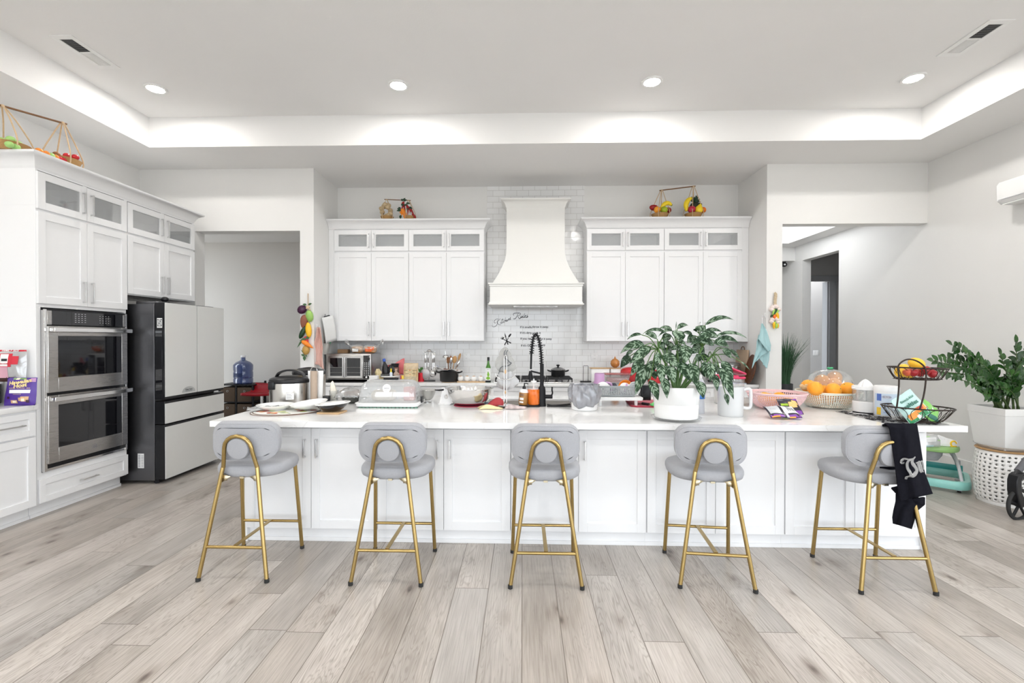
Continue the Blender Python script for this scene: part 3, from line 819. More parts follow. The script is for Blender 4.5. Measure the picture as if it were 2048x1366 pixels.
# base unit beside the ovens
t = cabinet('base_cabinet', 'white base cabinet with a drawer beside the ovens, under the snack bags', (LX, 2.62, 0), radians(90), 1.066, .62, .115, .911,
            [('drawer', .003, 1.05, .70, .895, (.70, .80, .50, False)), ('door', .003, 1.05, .12, .69, None)], toe=(.07, .115))
solo('worktop', 'short white quartz worktop beside the oven tower', 'countertop', MB().rbox(LX - .64, LX + .025, 2.55, 3.688, .912, .955, r=.004, e=.003, k=2), M_quartz)

# ---- refrigerator
t = thing('refrigerator', 'four-door fridge with pale glass fronts and dark steel sides', 'refrigerator', (-3.66, 4.612, 0), radians(90))
fw = .928
M_fpanel = mat('pale_glass_panel', (.68, .685, .67), .22, var=.01, scale=2, coat=.3)
obj('body', MB().box(.006, fw - .006, .12, .80, .035, 1.855), M_dsteel, t, bev=.004)
for hx in (.03, fw - .30): obj('hinge_cover', MB().rbox(hx, hx + .27, .10, .34, 1.855, 1.885, r=.02, e=.006), M_dsteel, t)
for x0, x1 in ((0, .462), (.466, fw)):
    d = obj('door', MB().box(x0, x1, .006, .112, .875, 1.87), M_black, t, bev=.004)
    obj('front_panel', MB().box(x0 + .002, x1 - .002, 0, .006, .90, 1.868), M_fpanel, d, bev=.001)
    if x0 == 0:
        b = MB().box(-.0012, .0, .03, .085, 1.61, 1.71); b.m = 1
        for k in range(16): b.box(-.0018, -.0012, .034 + (k % 4) * .012, .043 + (k % 4) * .012, 1.625 + (k // 4) * .02, 1.625 + (k // 4) * .02 + (.008 if (k * 7) % 3 else .014))
        obj('care_sticker', b, [M_paper, M_print], d)
        b = MB(); b.poly([(.10 * cos(a), .062 * sin(a)) for a in [pi * k / 14 for k in range(15)]], .0008)
        b.M = T(.33, -.0008, .915, rx=radians(90)); v = b.v; b.v = [b.M @ p for p in v]; b.M = None; b.m = 1
        b.text('Open here', .024, T(.33, -.0022, .945, rx=radians(90)), 0, .0006); b.box(.28, .38, -.0019, -.0015, .926, .929)
        obj('door_sticker', b, [mat('sticker_grey', (.42, .43, .43), .5, var=0), M_print], d)
        obj('side_grip', MB().box(-.004, .002, .03, .10, .93, 1.58), M_bglass, d, bev=.001)
for z0, z1 in ((.62, .852), (.05, .612)):
    d = obj('drawer', MB().box(0, fw, .008, .112, z0, z1), M_black, t, bev=.004)
    obj('front_panel', MB().box(.002, fw - .002, 0, .008, z0 + .004, z1 - (.0 if z0 > .5 else .0) - .022), M_fpanel, d, bev=.001)
obj('base_grille', MB().box(.02, fw - .02, .09, .14, .012, .05), M_mblack, t)
obj('foot', MB().lathe([(.018, 0), (.018, .035)], 12, c=(.05, .13, 0)), M_black, t)
b = MB().box(.005, .0055, .232, .298, .165, .315); b.m = 1
for k in range(8): b.box(.0038, .0048, .238, .26, .178 + k * .016, .183 + k * .016)
for k in range(11): b.box(.0038, .0048, .27, .292, .176 + k * .012, .176 + k * .012 + .006)
obj('rating_label', b, [M_paper, M_gprint], t)
solo('indoor_camera', 'small black camera resting on top of the fridge', 'camera', MB().rbox(-.045, .045, -.03, .03, 0, .012, r=.02, e=.004).ell((0, 0, .038), .04, .03, .028), M_black, (-3.86, 4.86, 1.885))

# ================================================================== bar stools
def make_stool():
    t = thing('bar_stool', '', 'bar stool')
    # rear frame: one bent tube = both rear legs and the arch behind the backrest
    def half(s): return [(s * .215, -.235, .012), (s * .165, -.198, .33), (s * .115, -.158, .655), (s * .108, -.154, .69), (s * .092, -.172, .78), (s * .088, -.176, .81)]
    arch = [(.085 * cos(a), -.178 - .010 * sin(a), .815 + .075 * sin(a)) for a in [pi * k / 8 for k in range(1, 8)]]
    pts = cr(half(1), 5) + arch + cr(half(-1), 5)[::-1]
    rf = obj('rear_frame', MB().tube(pts, .0125, 12), M_gold, t)
    for s in (1, -1): obj('foot_cap', MB().lathe([(.010, 0), (.0145, .002), (.0145, .022), (.012, .024)], 14, c=(s * .2155, -.2355, 0)), M_rubber, rf)
    for s in (1, -1):
        lg = obj('front_leg', MB().tube([(s * .212, .225, .012), (s * .19, .165, .645)], .0125, 12), M_gold, t)
        obj('foot_cap', MB().lathe([(.010, 0), (.0145, .002), (.0145, .022), (.012, .024)], 14, c=(s * .2125, .2255, 0)), M_rubber, lg)
    obj('stretcher', MB().tube([(-.186, -.213, .205), (.186, -.213, .205)], .010, 10), M_gold, t)
    obj('stretcher', MB().tube([(-.206, .207, .205), (.206, .207, .205)], .010, 10), M_gold, t)
    obj('stretcher', MB().box(-.012, .012, -.205, .20, .208, .216), M_gold, t, bev=.001)
    b = MB(); b.box(-.15, .15, .13, .16, .612, .622); b.box(-.012, .012, -.14, .16, .612, .622)
    for s in (1, -1): b.add([(s * .112, -.150, .60), (s * .085, -.150, .60), (s * .085, -.150, .625), (s * .115, -.150, .64), (s * .13, .13, .62), (s * .10, .13, .62)], [(0, 1, 2, 3), (2, 3, 4, 5)], False)
    for s in (1, -1): b.add([(s * .122, -.155, .585), (s * .06, -.155, .628), (s * .116, -.155, .64)], [(0, 1, 2)], False)
    obj('seat_bracket', b, mat('pale_brass', (.62, .55, .40), .35, 1.0, var=.05), t, thick=.003)
    # seat cushion
    def outline(z, k):
        o = []
        for i in range(40):
            a = 2 * pi * i / 40; c, s = cos(a), sin(a)
            e = .72; x = .236 * (abs(c) ** e) * (1 if c > 0 else -1); y = .195 * (abs(s) ** e) * (1 if s > 0 else -1)
            x *= 1 + .05 * (y / .195)
            o.append((x * k, .052 + y * k, z + .012 * (y / .195) * (y > 0) * k))
        return o
    b = MB().loft([outline(.612, .78), outline(.614, .90), outline(.624, .965), outline(.645, .995), outline(.665, .99), outline(.679, .955), outline(.687, .88), outline(.690, .74), outline(.689, .5), outline(.688, .2)])
    obj('seat', b, M_fabric, t)
    # curved backrest and the round pad that joins it to the arch
    W_, H_ = .435, .238
    def bk(d):
        rings = []
        o = rr_pts(W_ - 2 * d, H_ - 2 * d, .085 - d)
        return o
    def ring(d, y):
        return [(x, -.128 + y + 1.15 * x * x, .848 + z + (.006 * y / .02)) for x, z in bk(d)]
    rings = [ring(.03, -.024), ring(.012, -.023), ring(.003, -.018), ring(0, -.010), ring(0, .012), ring(.004, .022), ring(.014, .027), ring(.03, .028)]
    bb = MB(); bb.loft(rings, False, False)
    # faces of the pad follow the curve
    for d, y, flip in ((.03, -.024, 1), (.03, .028, 0)):
        def face(u, v, d=d, y=y):
            w, h, r = W_ - 2 * d, H_ - 2 * d, .085 - d
            z = (v - .5) * h; e = max(0, abs(z) - (h / 2 - r)); hw = w / 2 - r + sqrt(max(0, r * r - e * e)); x = (u * 2 - 1) * hw
            return (x, -.128 + y + 1.15 * x * x, .848 + z + .006 * y / .02)
        bb.grid(face, 20, 10)
    back = obj('backrest', bb, M_fabric, t)
    pip = [(x, -.128 - .0185 + 1.15 * x * x, .848 + z - .006) for x, z in rr_pts(W_ - .010, H_ - .010, .080, 10)]
    obj('piping', MB().tube(pip, .0032, 6, True), M_fabric, back)
    obj('back_pad', MB().lathe([(.0, -.005), (.055, -.005), (.066, 0), (.071, .010), (.071, .026), (.066, .034), (.05, .037), (0, .037)], 28), M_fabric, t, loc=None)
    p = t.children[-1] if t.children else None
    for c in t.children:
        if c.name.startswith('back_pad'): c.matrix_basis = T(0, -.150, .812, rx=radians(97))
    return t
st = make_stool()
SY = 3.0
spots = [(-1.785, SY + .01, 0.0, 'grey bar stool with brass legs nearest the fridge'), (-.828, SY - .005, 0.0, 'grey bar stool with brass legs, second from the fridge'),
         (.145, SY - .01, 0.0, 'grey bar stool with brass legs in the middle of the row, facing the faucet'), (1.19, SY + .005, radians(-5.5), 'grey bar stool with brass legs, fourth from the fridge, turned slightly'),
         (2.215, SY - .005, 0.0, 'grey bar stool with brass legs carrying a black garment')]
for i, (x, y, a, lb) in enumerate(spots):
    if i == 0:
        st.location = (x, y, 0); st.rotation_euler = (0, 0, a); st['label'] = lb; st['group'] = 'bar stools along the island'
    else: dup(st, (x, y, 0), a, lb, 'bar stools along the island')

# ================================================================== things on the island
Z0 = .92
def on(u, v, r=0.0, Z=Z0):
    """contact point: photo pixel of the front foot of a thing, pushed back by its radius"""
    p = at(u, v, Z=Z); p.y += r
    p.x *= p.y / (p.y - r) if r else 1
    return p

# ---- sink
t = thing('sink', 'stainless undermount sink behind the black faucet', 'sink', ((SKX0 + SKX1) / 2, (SKY0 + SKY1) / 2, .70))
w, d = (SKX1 - SKX0) / 2 - .002, (SKY1 - SKY0) / 2 - .002
b = MB(); b.loft([[(-w, -d, .205), (w, -d, .205), (w, d, .205), (-w, d, .205)], [(-w + .012, -d + .012, .01), (w - .012, -d + .012, .01), (w - .012, d - .012, .01), (-w + .012, d - .012, .01)]], False, True)
obj('basin', b, M_steel, t, thick=.003, off=-1)
obj('drain', MB().lathe([(.0, .012), (.03, .012), (.045, .016), (.045, .010)], 20), M_steelv, t)

# ---- placemats and plates at the fridge end
M_mat = mat('fruit_placemat', (.80, .80, .76), .5, var=.06, scale=14)
M_edge = mat('placemat_edge', (.20, .13, .10), .6, var=.1)
FR = [mat('peach_print', (.82, .48, .25), .5, var=.25, scale=40), mat('green_print', (.22, .30, .16), .5, var=.3, scale=40), mat('red_print', (.50, .10, .08), .5, var=.2, scale=40), mat('lime_print', (.55, .62, .20), .5, var=.2, scale=40)]
for k, (dx, dy, lb) in enumerate(((-.012, -.012, 'oval brown-edged placemat, the lower of the two fruit placemats'), (0, 0, 'oval placemat printed with peaches and leaves, under the white plates'))):
    t = thing('placemat', lb, 'placemat', (-1.865 + dx, 3.60 + dy, Z0 + .0045 * k), radians(12), group='oval placemats')
    e = [(.25 * cos(a), .205 * sin(a)) for a in [2 * pi * i / 48 for i in range(48)]]
    b = MB(); b.poly(e, .004); obj('backing', b, M_edge, t)
    b = MB(); b.poly([(x * .975, y * .97) for x, y in e], .0006, .0039); obj('face', b, M_mat, t)
    b = MB(); rr = random.Random(5 + k)
    for i in range(26):
        a = rr.uniform(0, 2 * pi); q = sqrt(rr.uniform(.1, .85)); cx, cy = .23 * q * cos(a), .185 * q * sin(a); b.m = rr.choice((0, 0, 1, 1, 1, 2, 3)); s = .03 if b.m in (0, 2, 3) else .022; th = rr.uniform(0, 3)
        b.poly([(cx + s * cos(o) * cos(th) - s * (.75 if b.m != 1 else .35) * sin(o) * sin(th), cy + s * cos(o) * sin(th) + s * (.75 if b.m != 1 else .35) * sin(o) * cos(th)) for o in [2 * pi * j / 14 for j in range(14)]], .0003, .0044 + .0001 * i)
    obj('fruit_print', b, FR, t)
M_china = mat('white_porcelain', (.86, .86, .85), .14, var=.01, coat=.3)
PLATE = [(0, .004), (.075, .004), (.078, 0), (.083, 0), (.088, .006), (.115, .016), (.141, .036), (.1425, .039), (.140, .041), (.113, .027), (.085, .012), (0, .010)]
pt = thing('plate', 'white porcelain dinner plate lying flat on the placemats', 'plate', (-1.995, 3.66, Z0 + .0095), group='white dinner plates')
obj('dish', MB().lathe(PLATE, 44), M_china, pt)
p2 = dup(pt, (-1.712, 3.65, Z0 + .030), 0.3, 'white porcelain dinner plate tilted up beside the flat plate', 'white dinner plates')
p2.rotation_euler = (radians(2), radians(-7), .3)
M_film2 = thin_glass('crumpled_film', gloss=.2, rough=.2, body=.4)
rr = random.Random(3)
b = MB().grid(lambda u, v: (-.11 + .22 * u, -.07 + .14 * v, .012 + .02 * abs(sin(u * 9 + v * 4)) * (1 - abs(2 * v - 1)) + rr.uniform(0, .006)), 14, 10)
solo('plastic_wrap', 'crumpled white plastic wrap at the island corner by the fridge', 'plastic wrap', b, M_film2, (-2.06, 3.60, Z0 + .012), .4, thick=.001)
b = MB().tube([(-.10, 0, .006), (.10, 0, .006)], [.004, .003]); 
cs = solo('chopstick', 'bamboo chopstick lying behind the white plates, the nearer one', 'chopstick', b, M_wood, (-2.10, 3.86, Z0 + .0), radians(8), group='bamboo chopsticks')
dup(cs, (-2.09, 3.885, Z0), radians(12), 'bamboo chopstick lying behind the white plates, the farther one', 'bamboo chopsticks')
t = thing('spatula', 'white and black spatula pointing over the island corner', 'utensil', (-2.07, 3.74, Z0 + .016), radians(6))
obj('handle', MB().rbox(-.12, .0, -.011, .011, 0, .012, r=.01, e=.004), M_black, t); obj('blade', MB().rbox(-.115, .10, -.018, .018, .012, .016, r=.01, e=.001), M_plastic, t)
# ---- black bowl with a fluted white lid on a bamboo board
p = on(662, 832, .0)
solo('trivet_board', 'small bamboo board under the black bowl', 'board', MB().rbox(-.09, .09, -.075, .075, 0, .013, r=.008, e=.003), M_wood, (-1.49, 3.56, Z0), radians(-4))
t = thing('covered_bowl', 'black bowl topped by a fluted white dish, on a bamboo board', 'bowl', (-1.49, 3.58, Z0 + .013), 0)
t.rotation_euler = (0, radians(-4), 0); t.location.z += .004
obj('bowl', MB().lathe([(0, .0), (.06, 0), (.085, .012), (.112, .035), (.122, .05), (.118, .05), (.0, .03)], 40), M_bglass, t)
fl = []
for z, r, a in ((.050, .105, .0), (.053, .127, .003), (.057, .132, .004), (.060, .128, .003), (.056, .10, .001), (.066, .085, 0), (.070, .06, 0), (.070, .002, 0)):
    fl.append([((r + a * cos(24 * o)) * cos(o), (r + a * cos(24 * o)) * sin(o), z) for o in [2 * pi * i / 96 for i in range(96)]])
obj('fluted_dish', MB().loft(fl), M_china, t)

# ---- rice cookers
def cooker(name, label, loc, r, h, latch, sticker):
    t = thing(name, label, 'rice cooker', loc)
    obj('body', MB().lathe([(r * .93, .0), (r * .98, .012), (r, .03), (r, h * .92), (r * .985, h)], 48), steel_mat('cooker_steel', (.60, .58, .55), .25, (1, 1, 40)), t)
    obj('base', MB().lathe([(0, -.0), (r * .9, .0), (r * .95, .012), (r * .9, .014)], 40), M_black, t).location.z = .0005
    ld = obj('lid', MB().lathe([(r * 1.0, h - .004), (r * 1.02, h + .004), (r * 1.02, h + .022), (r * .97, h + .034), (r * .8, h + .045), (r * .4, h + .055), (0, h + .057)], 48), M_black, t)
    ah = 1.0 if latch else .25
    hs = [(-r * .78, 0, h + .035), (-r * .62, 0, h + .035 + .04 * ah), (-r * .3, 0, h + .04 + .058 * ah), (0, 0, h + .043 + .06 * ah), (r * .3, 0, h + .04 + .058 * ah), (r * .62, 0, h + .035 + .04 * ah), (r * .78, 0, h + .035)]
    b = MB(); pts = cr(hs, 4); b.loft([[tuple(q + Vector((0, y, z))) for y, z in ((-.028, -.007), (.028, -.007), (.024, .008), (-.024, .008))] for q in pts])
    obj('handle', b, M_black, t)
    if latch: obj('latch', MB().rbox(-.028, .028, -.014, .014, 0, .07, r=.012, e=.005), M_black, t).location = (-r * .50, -r * .93, h - .055)
    if sticker:
        b = MB(); a0, a1 = -pi / 2 + .25, -pi / 2 + .62
        b.grid(lambda u, v: ((r + .001) * cos(a0 + (a1 - a0) * u), (r + .001) * sin(a0 + (a1 - a0) * u), .055 + .055 * v), 8, 2)
        b.m = 1
        for k in range(4): b.grid(lambda u, v: ((r + .0016) * cos(a0 + .03 + (.25 - .04 * (k % 2)) * u), (r + .0016) * sin(a0 + .03 + (.25 - .04 * (k % 2)) * u), .064 + .011 * k + .003 * v), 6, 1)
        obj('rating_label', b, [M_paper, M_gprint], t)
    return t
c1 = cooker('rice_cooker', 'large stainless rice cooker with black lid and arched handle, in front of the other', (-2.075, 4.06, Z0), .172, .195, True, True)
c2 = cooker('rice_cooker', 'tall stainless rice cooker with black lid behind the other, beside the paper roll', (-2.10, 4.47, Z0), .152, .235, False, False)
for c in (c1, c2): c['group'] = 'rice cookers'
# ---- paper roll on its stand
t = thing('paper_towel_holder', 'wire paper towel stand holding an almost empty roll', 'paper towel holder', (-1.845, 4.02, Z0))
obj('base', MB().lathe([(0, 0), (.065, 0), (.068, .004), (.064, .009), (0, .010)], 28), M_steelv, t)
obj('wire_loop', MB().tube([(-.028, 0, .01), (-.028, 0, .30)] + [(.028 * cos(a), 0, .30 + .03 * sin(a)) for a in [pi - pi * k / 12 for k in range(1, 12)]] + [(.028, 0, .30), (.028, 0, .01)], .0028, 8), M_steelv, t)
t = thing('paper_roll', 'brown cardboard roll with the last white sheets hanging beside it', 'paper roll', (-1.845, 4.02, Z0 + .0105))
b = MB(); b.lathe([(.026, 0), (.030, 0), (.030, .285), (.026, .285)], 24, caps=False)
b2 = MB().box(-.027, .027, -.036, -.033, .0, .285)
obj('core', b, mat('cardboard', (.46, .36, .28), .8, var=.06), t)
obj('sheet', MB().grid(lambda u, v: (-.062 + .124 * u + .012 * (v - .5) * (1 if u > .5 else -1), .034 - .006 * cos(u * 9) , .285 * v), 16, 6), M_paper, t, thick=.0012)
# ---- small things by the roll
solo('spice_box', 'small black box between paper roll and napkin glass', 'box', MB().rbox(-.028, .028, -.022, .022, 0, .075, r=.006, e=.003), M_black, (-1.732, 4.02, Z0))
t = thing('napkin_glass', 'clear glass holding a folded cream napkin beside the black box', 'glass', (-1.70, 4.10, Z0))
obj('tumbler', MB().lathe([(0, 0), (.034, 0), (.036, .004), (.041, .115), (.039, .115), (.034, .008), (0, .007)], 28), M_clear, t)
M_cream = mat('cream_napkin', (.84, .79, .68), .85, var=.05)
solo('napkin', 'folded cream napkin standing in the clear glass', 'napkin', MB().loft([[(.030 * cos(a) * k + dx, .024 * sin(a) * k * (1 + .3 * cos(3 * a)), z) for a in [2 * pi * i / 18 for i in range(18)]] for z, k, dx in ((.010, .6, 0), (.06, .9, 0), (.11, .95, -.004), (.15, .75, -.010), (.185, .45, -.014), (.20, .12, -.012))]), M_cream, (-1.70, 4.10, Z0))
solo('bottle_stopper', 'round black stopper at the foot of the napkin glass', 'stopper', MB().ell((0, 0, .018), .02, .016, .018), M_black, (-1.675, 4.03, Z0))
# ---- wrapped bowl
t = thing('wrapped_bowl', 'dark bowl of brown roots covered with cling film, beside the bread box', 'bowl', (-1.545, 4.14, Z0))
obj('bowl', MB().lathe([(0, 0), (.06, 0), (.085, .02), (.112, .068), (.116, .072), (.108, .070), (.08, .025), (0, .012)], 40), mat('dark_bowl', (.09, .09, .085), .25, var=.1), t)
M_root = mat('brown_root', (.20, .075, .04), .6, var=.4, scale=60)
for k, (x, y, z, r) in enumerate(((-.03, 0, .075, .04), (.035, .02, .08, .042), (.01, -.04, .07, .036), (.06, -.03, .072, .03), (-.06, .03, .066, .03))):
    tag(obj('root_vegetable', MB().ell((0, 0, 0), r * 1.3, r, r * .8, rot=(0, .2 * k, .8 * k)), M_root, None, (-1.545 + x, 4.14 + y, Z0 + z)), 'brown root vegetable under the cling film of the dark bowl', 'vegetable', 'roots in the wrapped bowl')
rr = random.Random(8)
b = MB().grid(lambda u, v: (-.125 + .25 * u, -.125 + .25 * v, .105 + .03 * (1 - (2 * u - 1) ** 2) * (1 - (2 * v - 1) ** 2) - .05 * max(abs(2 * u - 1), abs(2 * v - 1)) ** 4 + rr.uniform(0, .012)), 16, 16)
obj('cling_film', b, M_film, t, thick=.0006)
# ---- bread box
t = thing('bread_box', 'clear domed bread box with a white tray and black side locks', 'bread box', (-1.142, 3.965, Z0))
hw, hd = .262, .150
b = MB(); b.rbox(-hw, hw, -hd, hd, .010, .040, r=.03, e=.006); b.rbox(-hw - .008, hw + .008, -hd - .008, hd + .008, .034, .042, r=.035, e=.002)
tr = obj('tray', b, M_plastic, t)
b = MB()
for k in range(16): b.box(-hw + .03 + k * .0315, -hw + .054 + k * .0315, -hd + .003, -hd + .02, 0, .011)
obj('green_feet', b, mat('green_rubber', (.10, .20, .15), .6, var=.1), tr)
rings = []
for z, ix, iy in ((.042, .012, .010), (.10, .016, .012), (.15, .024, .018), (.185, .034, .03), (.207, .05, .05), (.220, .075, .075), (.226, .11, .10), (.228, .20, .13)):
    rings.append([(x, y, z) for x, y in rr_pts(2 * (hw - ix), 2 * (hd - iy), max(.012, .05 - ix * .1))])
dm = obj('dome', MB().loft(rings, False, True), M_dome, t, thick=.0022)
obj('handle', MB().rbox(-.065, .065, -.016, .016, .229, .243, r=.012, e=.004), M_mblack, dm)
for s in (-1, 1): obj('side_lock', MB().rbox(-.008, .008, -.035, .035, .03, .085, r=.006, e=.004), M_black, t, (s * (hw + .010), 0, 0))
b = MB(); b.lathe([(0, 0), (.034, 0), (.035, .001), (0, .001)], 28); b.m = 1; b.text('bread box', .011, T(0, 0, .0016), 0, .0004); b.box(-.018, .018, .008, .0085, .0012, .0016); b.box(-.014, .014, -.011, -.0105, .0012, .0016)
o = obj('sticker', b, [M_paper, M_gprint], dm); o.matrix_basis = T(0, -hd + .022, .165, rx=radians(76))
M_bread = mat('pale_bread', (.72, .62, .50), .8, var=.12, scale=30)
solo('bread_loaf', 'pale bread loaf inside the clear bread box', 'bread', MB().rbox(-.15, .06, -.07, .07, 0, .095, r=.05, e=.035), M_bread, (-1.16, 3.98, Z0 + .0425))
solo('snack_packet', 'red and white packet inside the clear bread box', 'packet', MB().rbox(-.05, .05, -.035, .035, 0, .12, r=.01, e=.01), mat('red_white_packet', (.62, .22, .20), .4, var=.5, scale=20), (-.985, 4.0, Z0 + .0425))
# ---- sieve and white stand behind the bread box
t = thing('strainer', 'small wire strainer with a black handle beside the bread box', 'strainer', (-.87, 4.18, Z0))
obj('mesh_bowl', MB().lathe([(0, .02), (.03, .022), (.055, .045), (.072, .085), (.076, .115)], 28), thin_glass('wire_mesh', (.7, .7, .68), .2, .3, .45, (.55, .54, .50)), t)
obj('rim', MB().tube([(.077 * cos(a), .077 * sin(a), .116) for a in [2 * pi * k / 28 for k in range(28)]], .004, 8, True), M_steelv, t)
obj('handle', MB().tube([(.075, -.02, .116), (.12, -.05, .118), (.165, -.075, .124)], [.004, .008, .009]), M_black, t)
obj('foot_ring', MB().tube([(.035 * cos(a), .035 * sin(a), .003) for a in [2 * pi * k / 20 for k in range(20)]], .003, 6, True), M_steelv, t); b = MB()
for k in range(3): a = 2 * pi * k / 3; b.tube([(.035 * cos(a), .035 * sin(a), .003), (.05 * cos(a), .05 * sin(a), .045)], .002, 6)
obj('foot_strut', b, M_steelv, t)
t = thing('tablet_stand', 'white folding stand with a round hole behind the steel bowl', 'stand', (-.685, 4.06, Z0), radians(-12))
def pf(z): return .045 - .03 * (1 - z / .15)
b = MB(); n = 24; hole = [(.020 * cos(2 * pi * i / n), .065 + .020 * sin(2 * pi * i / n)) for i in range(n)]
def sq(i):
    a = 2 * pi * i / n; c, s = cos(a), sin(a); k = 1 / max(abs(c), abs(s)); z = .068 + .068 * s * k; x = (.058 - .018 * z / .136) * c * k
    return (x, z)
vs = []
for y in (0, .004):
    for i in range(n): vs.append((hole[i][0], y + hole[i][1] * .32, hole[i][1]))
    for i in range(n): x, z = sq(i); vs.append((x, y + z * .32, z))
fs = []
for i in range(n):
    j = (i + 1) % n; fs += [(i, j, n + j, n + i), (2 * n + i, 3 * n + i, 3 * n + j, 2 * n + j), (n + i, n + j, 3 * n + j, 3 * n + i), (j, i, 2 * n + i, 2 * n + j)]
b.add(vs, fs, False); obj('back_plate', b, M_plastic, t)
b = MB(); b.box(-.058, .058, -.005, .07, 0, .006); b.box(-.058, .058, -.03, -.005, 0, .006); b.box(-.05, .05, .03, .075, .134, .141); obj('base', b, M_plastic, t, bev=.002)
# ---- mixing bowl on red mat
solo('trivet_mat', 'red round mat under the steel mixing bowl', 'mat', MB().lathe([(0, 0), (.135, 0), (.138, .003), (.135, .006), (0, .006)], 36), mat('red_woven_mat', (.42, .03, .07), .8, var=.3, scale=80), (-.464, 4.02, Z0))
solo('mixing_bowl', 'large polished stainless mixing bowl', 'bowl', MB().lathe([(0, 0), (.10, 0), (.135, .014), (.168, .05), (.188, .10), (.196, .140), (.216, .146), (.216, .149), (.193, .146), (.184, .10), (.164, .054), (.13, .018), (0, .004)], 56), M_steelv, (-.464, 4.02, Z0 + .0065))
# ---- cloths
def cloth(name, label, mt, loc, w, d, h, seed, rz=0, fold=1.0, group=None, cat='cloth'):
    rr = random.Random(seed); ph = [rr.uniform(0, 6) for _ in range(4)]
    def f(u, v):
        e = (1 - (2 * u - 1) ** 4) * (1 - (2 * v - 1) ** 4)
        return (-w / 2 + w * u + .01 * sin(7 * v + ph[0]), -d / 2 + d * v + .01 * sin(6 * u + ph[1]), .003 + e * h * (.45 + .3 * sin(5 * u * fold + ph[2]) + .25 * sin(6 * v * fold + ph[3])))
    return solo(name, label, cat, MB().grid(f, 18, 14), mt, loc, rz, group, thick=.003, off=1)
M_ycl = mat('yellow_cotton', (.80, .66, .38), .9, var=.08, scale=120, bump=.3, bscale=300)
cloth('dish_cloth', 'folded pale yellow cloth beside the steel mixing bowl', M_ycl, (-.27, 3.84, Z0), .19, .13, .035, 2, .15)
cloth('dish_cloth', 'crumpled red cloth behind the yellow cloth', mat('red_cotton', (.52, .07, .08), .9, var=.1), (-.225, 3.985, Z0), .15, .10, .07, 5, -.3)
M_pat = mat('red_white_print', (.75, .45, .45), .9, var=.9, scale=22, detail=0)
cloth('dish_towel', 'red and white patterned towel under the chrome tree stand', M_pat, (-.055, 3.845, Z0), .17, .12, .035, 9, .1)
cloth('sponge_cloth', 'pale blue cloth between mixing bowl and red cloth', mat('blue_cloth', (.42, .55, .64), .9), (-.285, 4.08, Z0), .09, .05, .04, 4)
# ---- chrome tree with a grey bag over it
tx, ty = -.145, 3.90
t = thing('mug_tree', 'chrome two-pole stand with a curved arm beside the sink', 'stand', (tx, ty, Z0 + .014))
obj('base', MB().lathe([(0, 0), (.062, 0), (.066, .004), (.06, .010), (0, .012)], 28), M_chrome, t)
for s in (-.011, .011): obj('pole', MB().tube([(s, 0, .008), (s, 0, .40)], .0042, 8), M_chrome, t)
obj('arm', MB().tube([(-.083 * cos(a), -.008, .275 - .052 * sin(a)) for a in [pi * k / 16 for k in range(17)]], .0045, 8), M_chrome, t)
obj('top_loop', MB().tube([(-.011, 0, .40), (-.008, 0, .425), (0, 0, .432), (.008, 0, .425), (.011, 0, .40)], .0042, 8), M_chrome, t)
obj('cork_knot', MB().ell((0, -.004, .115), .006, .006, .016).ell((0, -.004, .29), .007, .007, .02), M_wood, t)
def bagf(R0, z0, z1, seed, pinch):
    rr = random.Random(seed); rings = []
    for k in range(15):
        v = k / 14; z = z0 + (z1 - z0) * v; prof = pinch(v); ring = []
        for i in range(28):
            a = 2 * pi * i / 28; r = R0 * prof * (1 + .20 * sin(3 * a + 4 * v + seed) + .12 * sin(7 * a - 6 * v) + .05 * sin(13 * a + 9 * v))
            ring.append((r * cos(a), .42 * r * sin(a), z + .006 * sin(5 * a)))
        rings.append(ring)
    return MB().loft(rings)
M_gcloth = mat('grey_towelling', (.42, .42, .41), .95, var=.14, scale=150, bump=.4, bscale=400)
solo('drying_bag', 'grey cloth bag draped over the chrome stand', 'cloth', bagf(.078, .30, .505, 2, lambda v: [.62, .85, .98, 1.02, 1.0, .96, .92, .86, .80, .72, .63, .54, .44, .32, .12][int(v * 14 + .5)]), M_gcloth, (tx - .002, ty + .052, Z0))
b = MB()
for pts in ([(1011.5, 699), (1008.5, 706), (1009.5, 714), (1013, 721), (1015, 727)], [(1015.5, 700), (1012.5, 707), (1013.5, 716), (1018, 723), (1023, 726)], [(1023, 726), (1017, 731), (1003, 734), (999, 742), (997, 748)]):
    b.tube(cr([at(u, v, Y=3.918) for u, v in pts], 5), .0028, 6)
o = obj('edge_piping', b, mat('slate_piping', (.10, .11, .13), .8), bpy.data.objects['drying_bag']); o.matrix_parent_inverse = Matrix.Translation((-(tx - .002), -(ty + .052), -Z0))
solo('produce_bag', 'translucent grey bag hanging below the grey cloth on the chrome stand', 'bag', bagf(.088, .145, .31, 6, lambda v: [.25, .62, .82, .93, 1.0, 1.02, 1.0, .97, .9, .82, .74, .66, .6, .55, .5][int(v * 14 + .5)]), thin_glass('grey_translucent', (.9, .9, .9), .06, .3, .7, (.62, .62, .63)), (tx + .006, ty + .056, Z0))
